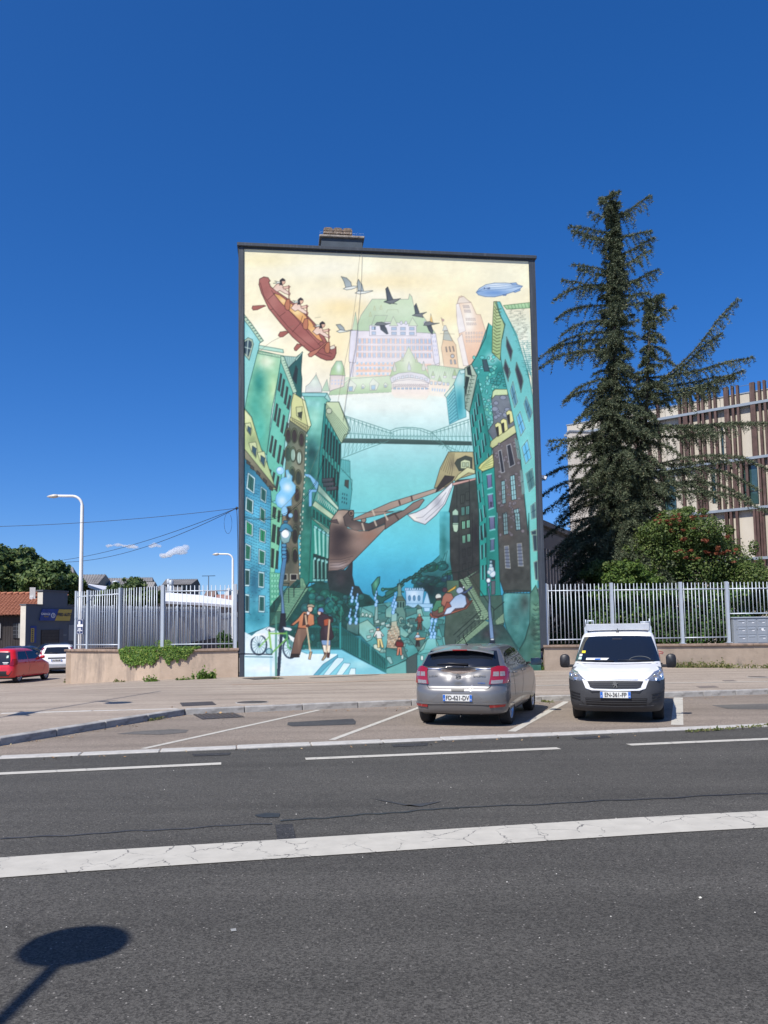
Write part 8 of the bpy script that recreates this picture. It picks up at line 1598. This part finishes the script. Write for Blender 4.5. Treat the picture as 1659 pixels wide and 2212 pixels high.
# badges
def badge_text(tx,size,y,z,m,sx=1,par=None):
    q=s.p(*s.R(y,z));t=text(tx,size,m,par or car,(q.x-.012,y,z),name='lettering',sx=sx);t.rotation_euler=(math.pi/2,0,-math.pi/2)
badge_text("SUZUKI",.045,.46,.875,M['chrome'],1.1);badge_text("BALENO",.05,-.37,.875,M['chrome'],1.15);badge_text("HYBRID",.028,-.41,.755,M['pblue'],1.3)
em=MB()
for pl_ in ([(-.052,.02),(-.01,.055),(.05,.012),(.03,.0),(-.008,.025),(-.03,.008),(.018,-.028),(.0,-.042)],): 
    pass
em.prism([(-.055,.012),(-.002,.058),(.05,.02),(.028,.004),(-.002,.026),(-.012,.016),(.052,-.018),(-.002,-.062),(-.052,-.022),(-.030,-.006),(.0,-.03),(.010,-.02)],0,.012)
o=em.build('emblem',M['chrome'],car);q=s.p(*s.R(0,.865));o.matrix_local=Matrix.Translation((q.x-.012,0,.865))@Matrix.Rotation(-math.pi/2,4,'Z')@Matrix.Rotation(math.pi/2,4,'X')
# wiper, aerial, exhaust
q1=s.p(*s.R(-.16,1.06),.03);q2=s.p(*s.R(.40,1.065),.02);MB().tube([q1,q1.lerp(q2,.6)+Vector((-.01,0,.02)),q2],[.022,.014,.007],6).build('rear_wiper',M['black'],car)
MB().lathe([(.035,0),(.02,.02),(.008,.035)],8,Matrix.Translation((-1.16,.0,1.395))).tube([(-1.16,0,1.42),(-1.33,.03,1.59)],.007,5).build('aerial',M['black'],car)
MB().tube([(-1.7,-.02,.24),(-1.86,-.02,.17)],.012,5).build('tow_hook',M['black'],car);MB().tube([(-1.5,-.38,.25),(-1.83,-.38,.235)],.032,8).build('exhaust',M['iron'],car)
# side glazing, doors, mirrors
for sg in(1,-1):
    A=lambda x,z:s.S(x,z,sg)
    s.strip('side_window',M['glass'],[A(-1.20,1.06),A(-.30,1.015)],[A(-.98,1.31),A(-.33,1.365)],car,.004);s.strip('side_window',M['glass'],[A(-.24,1.012),A(.88,.985)],[A(-.27,1.368),A(.12,1.345)],car,.004)
    s.strip('side_window',M['glass'],[A(-1.48,1.10),A(-1.25,1.065)],[A(-1.22,1.25),A(-1.03,1.30)],car,.004)
    for xa,xb in((-.285,-.28),(.93,.90)): s.strip('panel_gap',M['seam'],[A(xa,.32),A(xa+.010,.32)],[A(xb,1.0),A(xb+.010,1.0)],car,.0015,8,.004)
    s.strip('panel_gap',M['seam'],[A(-.95,.50),A(-.94,.50)],[A(-1.20,1.03),A(-1.19,1.03)],car,.0015,8,.004)
    s.strip('sill_trim',M['gbumper'],[A(-.9,.205),A(.9,.205)],[A(-.9,.235),A(.9,.235)],car,.004,2)
    for x in(-.98,-.02): q=s.p(*A(x,.90));MB().tube([(x-.09,q.y+.0*sg,.90),(x-.05,q.y+.035*sg,.905),(x+.09,q.y+.035*sg,.903),(x+.12,q.y,.90)],.014,6).build('door_handle',M['silver'],car)
    m_=MB().lathe([(0,-.10),(.07,-.095),(.095,-.05),(.095,.05),(.07,.09),(0,.10)],14,Matrix.Translation((.72,sg*1.0,1.03))@Matrix.Rotation(math.pi/2,4,'Y')@Matrix.Diagonal((.75,1.15,1,1))).build('door_mirror',M['dkalloy'] if False else M['silver'],car)
    MB().add([(.615,sg*(1.0-.1),.965),(.615,sg*(1.0+.105),.965),(.615,sg*(1.0+.105),1.09),(.615,sg*(1.0-.1),1.09)],[(0,1,2,3)]).add([(.60,sg*.895,.96),(.60,sg*1.108,.96),(.60,sg*1.108,1.095),(.60,sg*.895,1.095)],[(0,1,2,3)]).build('mirror_glass',mat('mirror_glass',(.10,.13,.16),.03,.9,var=0),m_);MB().tube([(.74,sg*.80,1.0),(.74,sg*.94,1.0)],.025,6).build('mirror_arm',M['black'],m_)
for y in(-.5,.5): MB().tube([(-1.35,y*.96,1.362),(-.7,y*1.0,1.392),(0,y*.97,1.372)],.008,5).build('roof_channel',M['black'],car)
Ff=lambda y,z:s.F(y,z)
s.strip('windscreen',M['glass'],[Ff(-.68,1.03),Ff(0,1.03),Ff(.68,1.03)],[Ff(-.52,1.38),Ff(0,1.39),Ff(.52,1.38)],car,.004);s.strip('grille',M['black'],[Ff(-.4,.45),Ff(.4,.45)],[Ff(-.35,.66),Ff(.35,.66)],car,.004)
for sg in(1,-1): s.strip('headlight',M['head'],[Ff(sg*.42,.62),Ff(sg*.78,.66)],[Ff(sg*.44,.74),Ff(sg*.80,.80)],car,.006)
# ---------------------------------------------------------------- white panel van, nose towards the street
VS=Shell([(.21,-2.0,2.08,.80,.1,.3),(.28,-2.05,2.17,.855,.1,.36),(.40,-2.06,2.24,.88,.1,.42),(.55,-2.06,2.255,.892,.1,.45),(.70,-2.06,2.235,.902,.1,.46),(.82,-2.06,2.20,.905,.1,.46),(.90,-2.06,2.13,.903,.1,.45),(.97,-2.06,1.94,.898,.1,.42),(1.04,-2.06,1.66,.890,.1,.38),(1.11,-2.06,1.36,.878,.1,.34),(1.16,-2.06,1.20,.868,.1,.32),(1.30,-2.05,.98,.838,.1,.30),(1.45,-2.04,.76,.806,.1,.28),(1.58,-2.03,.55,.776,.1,.27),(1.66,-2.02,.38,.752,.12,.26),(1.73,-2.0,.14,.71,.14,.24),(1.78,-1.95,-.12,.63,.16,.22),(1.805,-1.85,-.45,.48,.18,.2)],None,([0,.55,.7,.8,.95,1.05,1.145,1.645,1.805],[0,.545,.685,.765,.88,.955,1.02,1.51,1.655]),.905)
VH=R(-108.0);vd=Vector((math.cos(VH),math.sin(VH)));vo=Vector((4.30,15.22))-vd*1.365
van=thing('parked_van','white panel van with roof rack facing the street','van',(vo.x,vo.y,.004),VH)
s=VS;vb=s.body(70).build('body',M['wht'],van);cut_arches(vb,(-1.365,1.365),.36,.815)
for x in(-1.365,1.365):
    for y in(.70,-.70): wheel(van,x,y,.315,.205,M['dkalloy'],10)
ws=s.strip('windscreen',M['glass'],[Ff(-.775,1.165),Ff(-.4,1.15),Ff(0,1.145),Ff(.4,1.15),Ff(.775,1.165)],[Ff(-.64,1.625),Ff(-.4,1.64),Ff(0,1.645),Ff(.4,1.64),Ff(.64,1.625)],van,.005,10)
def onF(y,z,off): return s.p(*s.F(y,z),off)
# things on the windscreen: van's right-hand side is at the left of the photo
s.strip('yellow_sticker',mat('sticker_yellow',(.75,.62,.03),.6,var=0),[Ff(-.655,1.315),Ff(-.585,1.315)],[Ff(-.652,1.36),Ff(-.583,1.36)],ws,.010,2,.003);s.strip('insurance_sticker',mat('sticker_green',(.50,.68,.62),.6,var=.1),[Ff(-.715,1.195),Ff(-.655,1.195)],[Ff(-.705,1.245),Ff(-.65,1.245)],ws,.010,2,.003);s.strip('insurance_sticker',WT,[Ff(-.70,1.26),Ff(-.645,1.26)],[Ff(-.692,1.295),Ff(-.64,1.295)],ws,.010,2,.003)
s.strip('dashboard_papers',WT,[Ff(-.57,1.185),Ff(-.18,1.187)],[Ff(-.56,1.225),Ff(-.14,1.222)],ws,.009,2,.003);s.strip('dashboard_papers',M['pblue'],[Ff(-.40,1.188),Ff(-.30,1.188)],[Ff(-.40,1.212),Ff(-.29,1.214)],ws,.0115,2,.003)
st=MB();P_=[onF(.42+.19*math.cos(a),1.175+.075*math.sin(a)*1.0,.009) for a in np.linspace(.15,math.pi-.15,14)];st.tube(P_,.009,5).build('steering_wheel_rim',mat('wheel_rim_grey',(.07,.08,.09),.6,var=0),ws)
for y0,y1 in((-.62,-.05),(.02,.66)): MB().tube([onF(y1,1.16,.02),onF((y0+y1)/2,1.165,.028),onF(y0,1.172,.02)],[.013,.011,.006],5).build('wiper',M['black'],ws)
s.strip('inner_mirror',mat('mirror_dark',(.03,.03,.035),.3,var=0),[Ff(-.09,1.57),Ff(.09,1.57)],[Ff(-.09,1.60),Ff(.09,1.60)],ws,.008,2,.003)
s.strip('bonnet_gap',M['seam'],[Ff(-.80,1.12),Ff(0,1.105),Ff(.80,1.12)],[Ff(-.80,1.128),Ff(0,1.113),Ff(.80,1.128)],van,.002,1,.004)
for sg in(1,-1): s.strip('bonnet_gap',M['seam'],[Ff(sg*.80,.93),Ff(sg*.808,.93)],[Ff(sg*.785,1.12),Ff(sg*.793,1.12)],van,.002,6,.004)
bp=s.strip('bumper',M['gbumper'],[Ff(-.86,.22)]+[Ff(y,.215) for y in(-.5,0,.5)]+[Ff(.86,.22)],[s.S(1.90,.76,-1) if False else Ff(-.885,.76)]+[Ff(-.5,.60),Ff(0,.57),Ff(.5,.60)]+[Ff(.885,.76)],van,.018,12,.03)
for sg in(1,-1):
    s.strip('bumper_corner',M['gbumper'],[Ff(sg*.50,.56),Ff(sg*.72,.56),s.S(1.74,.50,sg)],[Ff(sg*.48,.775),Ff(sg*.72,.755),s.S(1.74,.80,sg)],van,.018,6,.03)
    s.strip('bumper_side',M['gbumper'],[Ff(sg*.80,.24),s.S(1.74,.24,sg)],[Ff(sg*.80,.62),s.S(1.74,.62,sg)],van,.016,8,.03)
    hl=s.strip('headlight',M['head'],[Ff(sg*.50,.765),Ff(sg*.66,.755),Ff(sg*.80,.785),s.S(1.80,.84,sg)],[Ff(sg*.52,.80),Ff(sg*.66,.945),Ff(sg*.79,1.02),s.S(1.62,1.045,sg)],van,.016,8,.03)
    for y,z,r_ in((.665,.83,.052),(.76,.90,.045)):
        q=onF(sg*y,z,.02);MB().lathe([(0,.0),(r_*.5,.004),(r_*.9,.02),(r_,.024),(r_*1.05,.0)],16,Matrix.Translation(q)@Matrix.Rotation(math.pi/2,4,'Y')@Matrix.Rotation(0,4,'X')).build('reflector',M['lin'],hl)
    for k,(z0,z1) in enumerate(((.52,.535),(.47,.487),(.42,.436))): s.strip('fog_vent',M['black'],[Ff(sg*.60,z0-.02),Ff(sg*.76,z0+.015)],[Ff(sg*.60,z0+.004),Ff(sg*.765,z0+.04)],van,.026,1,.012)
    s.strip('bumper_crease',mat('bumper_edge',(.035,.035,.038),.6,var=0),[Ff(sg*.54,.365),Ff(sg*.80,.62)],[Ff(sg*.555,.365),Ff(sg*.82,.62)],van,.024,6,.01)
gs=s.strip('grille_surround',M['wht'],[Ff(-.50,.62),Ff(-.40,.585),Ff(0,.575),Ff(.40,.585),Ff(.50,.62)],[Ff(-.56,.795),Ff(-.40,.80),Ff(0,.805),Ff(.40,.80),Ff(.56,.795)],van,.026,6,.02)
s.strip('chrome_strip',M['chrome'],[Ff(-.53,.775),Ff(0,.783),Ff(.53,.775)],[Ff(-.53,.79),Ff(0,.797),Ff(.53,.79)],gs,.031,1,.004)
gr=s.strip('grille',M['black'],[Ff(-.42,.635),Ff(-.36,.615),Ff(0,.61),Ff(.36,.615),Ff(.42,.635)],[Ff(-.47,.755),Ff(-.40,.762),Ff(0,.768),Ff(.40,.762),Ff(.47,.755)],van,.030,4,.01)
for z in(.645,.68,.715,.745): s.strip('grille_bar',mat('grille_bar',(.05,.05,.053),.35,var=0),[Ff(-.43,z),Ff(0,z),Ff(.43,z)],[Ff(-.43,z+.011),Ff(0,z+.011),Ff(.43,z+.011)],gr,.036,1,.006)
# lion-like badge as a plain metal figure
lb=MB().prism([(-.035,-.05),(-.01,-.052),(-.005,-.02),(.012,-.022),(.018,-.052),(.042,-.05),(.034,-.02),(.028,.0),(.05,.02),(.045,.034),(.022,.022),(.02,.045),(-.004,.058),(-.03,.05),(-.022,.036),(-.038,.02),(-.02,.018),(-.05,-.005),(-.04,-.018),(-.012,.0),(-.024,-.03)],0,.012)
o=lb.build('emblem',M['chrome'],van);q=onF(0,.69,.04);o.matrix_local=Matrix.Translation(q+Vector((.004,0,0)))@Matrix.Rotation(math.pi/2,4,'Z')@Matrix.Rotation(math.pi/2,4,'X')
t=text("PEUGEOT",.028,M['chrome'],van,(onF(0,.815,.02).x+.01,0,.812),sx=1.6);t.rotation_euler=(math.pi/2,0,math.pi/2)
lg=s.strip('upper_intake',M['black'],[Ff(-.40,.545),Ff(0,.54),Ff(.40,.545)],[Ff(-.45,.60),Ff(0,.575),Ff(.45,.60)],van,.024,2,.01)
lw=s.strip('lower_intake',M['black'],[Ff(-.50,.335),Ff(0,.325),Ff(.50,.335)],[Ff(-.52,.455),Ff(0,.45),Ff(.52,.455)],van,.024,3,.01)
for z in(.36,.395,.425): s.strip('intake_bar',mat('intake_bar',(.04,.04,.042),.5,var=0),[Ff(-.50,z),Ff(0,z-.005),Ff(.50,z)],[Ff(-.50,z+.01),Ff(0,z+.005),Ff(.50,z+.01)],lw,.030,1,.006)
s.strip('bumper_lip',M['gbumper'],[Ff(-.60,.29),Ff(0,.28),Ff(.60,.29)],[Ff(-.62,.33),Ff(0,.32),Ff(.62,.33)],van,.034,2,.02)
q=onF(0,.505,.03);plate(van,"EN-361-FP",.52,.112,Matrix.Translation((q.x+.012,0,.505))@Matrix.Rotation(math.pi/2,4,'Z'),'69')
for sg in(1,-1):
    A=lambda x,z:s.S(x,z,sg)
    s.strip('side_window',M['glass'],[A(.0,1.17),A(1.02,1.16)],[A(.0,1.60),A(.34,1.58)],van,.005)
    for xa in(.95,-.12): s.strip('panel_gap',M['seam'],[A(xa,.32),A(xa+.01,.32)],[A(xa,1.13),A(xa+.01,1.13)],van,.0015,6,.004)
    s.strip('side_strip',M['gbumper'],[A(-.9,.45),A(.9,.45)],[A(-.9,.58),A(.9,.58)],van,.012,2)
    q=s.p(*A(-.02,.95));MB().box(-.12,.1,q.y-.01,q.y+.02,.93,.96).build('door_handle',M['gbumper'],van)
    # upright black mirrors
    mm=MB();prof=[(-.095,-.155),(.085,-.155),(.115,-.11),(.115,.08),(.08,.145),(-.03,.155),(-.095,.10)]
    mm.prism([(a*1.05,b_) for a,b_ in prof],-.07,.06,Matrix.Translation((1.02,sg*.965,1.05))@Matrix.Rotation(math.pi/2,4,'Z')@Matrix.Rotation(math.pi/2,4,'X')@Matrix.Diagonal((sg*.82,.84,1,1)));mo=mm.build('door_mirror',M['black'],van,bevel=.022)
    mo.data.polygons.foreach_set('use_smooth',[True]*len(mo.data.polygons));MB().box(.97,1.08,sg*.84-.07,sg*.84+.07,.93,.98).build('mirror_arm',M['black'],mo,bevel=.015)
# roof rack: cross deflector, side rails, end stops
rk=MB().box(.05,.13,-.62,.62,1.625,1.755).build('rack_bar',mat('rack_aluminium',(.60,.61,.62),.4,.5,var=.08),van,bevel=.01)
for x in(-.9,-1.8): MB().box(x-.03,x+.03,-.62,.62,1.68,1.715).build('rack_bar',M['fence'],van,bevel=.006)
for y in(-.62,.62):
    MB().tube([(.10,y,1.70),(-1.85,y,1.70)],.02,6).build('rack_rail',M['fence'],van)
    for x in(.08,-.9,-1.8): MB().box(x-.025,x+.025,y-.03,y+.03,1.53,1.69).build('rack_foot',M['fence'],van)
    MB().tube([(.09,y,1.70),(.09,y,1.85)],.012,6).build('load_stop',M['fence'],van)
MB().tube([(.1,.62,1.775),(.1,.44,1.775)],.02,6).build('rack_clamp',M['fence'],van);MB().tube([(.1,-.58,1.74),(.1,-.58,1.82),(.1,-.47,1.82),(.1,-.47,1.74)],.018,6).build('rack_clamp',M['fence'],van)
MB().tube([(-.02,-.62,1.60),(-.02,0,1.63),(-.02,.62,1.60)],.012,6).build('rack_bar',M['black'],van)
MB().lathe([(.035,0),(.02,.025),(.006,.05)],8,Matrix.Translation((.16,0,1.575))).tube([(.16,0,1.61),(.05,0,1.77)],.006,5).build('aerial',M['black'],van)
# ---------------------------------------------------------------- cars in the side street
def simple_car(lab,loc,rz,rows,pm,axles,hw,r,kind,plate_t=None,rim=None):
    s=Shell(rows);t=thing('parked_car',lab,'car',loc,rz);bd_=s.body(44).build('body',pm,t);cut_arches(bd_,axles,r*1.13,hw,.3)
    for x in axles:
        for y in(hw-.11,-hw+.11): wheel(t,x,y,r,.18,rim or M['alloy'],8)
    Rr=lambda y,z:s.R(y,z);Ff=lambda y,z:s.F(y,z);K=kind
    s.strip('rear_window',M['glass'],[Rr(-K['rw'],K['rz0']),Rr(0,K['rz0']-.01),Rr(K['rw'],K['rz0'])],[Rr(-K['rw']*.82,K['rz1']),Rr(0,K['rz1']+.01),Rr(K['rw']*.82,K['rz1'])],t,.006)
    s.strip('windscreen',M['glass'],[Ff(-.66,K['fz0']),Ff(.66,K['fz0'])],[Ff(-.54,K['rz1']),Ff(.54,K['rz1'])],t,.006)
    for sg in(1,-1):
        A=lambda x,z:s.S(x,z,sg);a=lambda x,z:s.R(sg*x,z)
        for x0,x1,x2,x3 in K['win']: s.strip('side_window',M['glass'],[A(x0,K['sz0']),A(x1,K['sz0'])],[A(x2,K['sz1']),A(x3,K['sz1'])],t,.006)
        l=K['lamp'];s.strip('tail_light',M['lred'],[a(l[0],l[2]),a(l[1],l[2]),s.S(K['lx'],l[2]+.05,sg)],[a(l[0]+.05,l[3]),a(l[1],l[3]),s.S(K['lx']+.05,l[3],sg)],t,.016,5,.03)
        s.strip('headlight',M['head'],[Ff(sg*.4,.60),Ff(sg*.75,.64)],[Ff(sg*.42,.70),Ff(sg*.76,.78)],t,.01)
        for xa in K['gaps']: s.strip('panel_gap',M['seam'],[A(xa,.32),A(xa+.014,.32)],[A(xa,K['sz0']-.03),A(xa+.014,K['sz0']-.03)],t,.002,5,.004)
        q=s.p(*A(K['mx'],K['sz0']+.05));MB().lathe([(0,-.09),(.07,-.08),(.09,0),(.07,.08),(0,.09)],10,Matrix.Translation((K['mx'],q.y+sg*.12,K['sz0']+.06))@Matrix.Diagonal((.9,1.2,.8,1))).build('door_mirror',pm,t)
        for xh in K['hand']: q=s.p(*A(xh,K['sz0']-.12));MB().tube([(xh-.08,q.y+sg*.02,K['sz0']-.12),(xh+.08,q.y+sg*.02,K['sz0']-.12)],.014,5).build('door_handle',pm,t)
    return s,t
redrows=[(.18,-1.60,1.60,.70,.2,.3),(.30,-1.70,1.70,.79,.25,.35),(.45,-1.73,1.73,.81,.28,.4),(.62,-1.72,1.71,.815,.28,.4),(.75,-1.69,1.62,.812,.28,.4),(.86,-1.66,1.35,.80,.28,.4),(.96,-1.63,1.05,.78,.27,.35),(1.06,-1.59,.85,.745,.26,.3),(1.2,-1.53,.62,.69,.25,.3),(1.34,-1.46,.38,.63,.24,.28),(1.42,-1.36,.12,.56,.22,.25),(1.46,-1.15,-.15,.42,.2,.2)]
hd_=R(86);dv=Vector((math.cos(hd_),math.sin(hd_)));rr_=Vector((-15.66,34.7))+Vector((-dv.y,dv.x))*.70+dv*1.17
s_,t_=simple_car('small red five-door car at the left edge, parked in the side street',(rr_.x,rr_.y,zg(-15.5,34.7)),hd_,redrows,M['redp'],(-1.17,1.17),.81,.28,dict(rw=.62,rz0=.78,rz1=1.30,fz0=1.0,sz0=.98,sz1=1.32,win=[(-1.30,-.50,-1.10,-.50),(-.44,.62,-.46,.20)],lamp=(.60,.74,.74,1.02),lx=-1.42,gaps=(-.47,.70),mx=.62,hand=(-.66,.1)))
lw=s_.strip('rear_bumper_vent',M['black'],[s_.R(-.6,.30),s_.R(.6,.30)],[s_.R(-.72,.52),s_.R(.72,.52)],t_,.006)
q=s_.p(*s_.R(-.3,.86),.012);s_.strip('window_lettering',WT,[s_.R(-.55,.86),s_.R(-.30,.86)],[s_.R(-.55,.885),s_.R(-.30,.885)],t_,.010,1,.003);s_.strip('window_lettering',WT,[s_.R(-.52,.81),s_.R(-.34,.81)],[s_.R(-.52,.83),s_.R(-.34,.83)],t_,.010,1,.003);s_.strip('window_sticker',mat('sticker_pale',(.5,.7,.55),.6,var=0),[s_.R(-.50,1.06),s_.R(-.42,1.06)],[s_.R(-.50,1.16),s_.R(-.42,1.16)],t_,.010,1,.003)
wrows=[(.20,-1.85,1.9,.74,.2,.3),(.32,-1.98,2.0,.84,.22,.35),(.5,-2.02,2.05,.87,.25,.4),(.68,-2.0,2.02,.875,.25,.4),(.82,-1.95,1.85,.873,.24,.4),(.95,-1.92,1.4,.86,.24,.35),(1.05,-1.88,1.1,.83,.24,.3),(1.2,-1.78,.85,.77,.24,.3),(1.35,-1.64,.6,.70,.23,.28),(1.45,-1.5,.35,.63,.22,.26),(1.50,-1.2,.0,.46,.2,.2)]
wl=at(*s2(*z4(668,1000)),42.2);hw_=R(108)
ws_,wt_=simple_car('white hatchback seen from behind, half hidden by the corner of the low wall',(wl.x+2.0*math.cos(hw_)+.12,42.2+2.0*math.sin(hw_),zg(-17,43)),hw_,wrows,M['wht'],(-1.27,1.27),.87,.31,dict(rw=.63,rz0=1.03,rz1=1.36,fz0=1.08,sz0=1.05,sz1=1.36,win=[(-1.5,-.55,-1.3,-.55),(-.49,.8,-.5,.35)],lamp=(.70,.80,1.0,1.34),lx=-1.75,gaps=(-.5,.85),mx=.8,hand=(-.7,.1)))
ws_.strip('plate_trim',M['black'],[ws_.R(-.42,.77),ws_.R(.42,.77)],[ws_.R(-.42,.84),ws_.R(.42,.84)],wt_,.012,1);ws_.strip('bumper_strip',M['fence2'],[ws_.R(-.84,.40),ws_.R(0,.38),ws_.R(.84,.40)],[ws_.R(-.84,.52),ws_.R(0,.50),ws_.R(.84,.52)],wt_,.008,2);ws_.strip('lower_bumper',M['gbumper'],[ws_.R(-.8,.22),ws_.R(.8,.22)],[ws_.R(-.8,.32),ws_.R(.8,.32)],wt_,.006,2)
q=ws_.p(*ws_.R(0,.68));plate(wt_,"AS-706-MF",.52,.115,Matrix.Translation((q.x-.02,0,.69))@Matrix.Rotation(-math.pi/2,4,'Z'),'69');q=ws_.p(*ws_.R(-.2,1.07),.02);MB().tube([ws_.p(*ws_.R(-.05,1.06),.02),ws_.p(*ws_.R(.45,1.08),.02)],.012,5).build('rear_wiper',M['black'],wt_)
drows=[(.20,-2.1,2.1,.76,.2,.3),(.35,-2.2,2.22,.86,.25,.4),(.6,-2.22,2.24,.885,.28,.42),(.78,-2.2,2.1,.885,.28,.42),(.90,-2.1,1.75,.87,.28,.4),(.98,-1.85,1.2,.84,.26,.35),(1.08,-1.55,.95,.79,.24,.3),(1.2,-1.3,.7,.73,.24,.3),(1.32,-1.05,.42,.66,.22,.25),(1.4,-.8,.15,.57,.2,.22),(1.43,-.5,-.1,.42,.2,.2)]
sed=dict(rw=.62,rz0=1.0,rz1=1.34,fz0=1.04,sz0=1.0,sz1=1.30,win=[(-1.35,-.40,-.95,-.40),(-.34,.95,-.35,.35)],lamp=(.55,.76,.72,.88),lx=-1.95,gaps=(-.37,1.0),mx=.9,hand=(-.6,.3))
p=at(*s2(*z4(290,880)),44.5);simple_car('dark blue saloon behind the red car in the side street',(p.x,44.5,zg(-20,47)+.02),R(82),drows,M['navy'],(-1.35,1.35),.885,.32,sed)
p=at(*s2(*z4(725,800)),51.5);simple_car('dark car behind the white hatchback, mostly hidden by the railing wall',(p.x,51.5,zg(-20,54)+.10),R(80),drows,paint('dark_green_paint',(.018,.026,.03),.2,.3),(-1.35,1.35),.885,.32,sed)
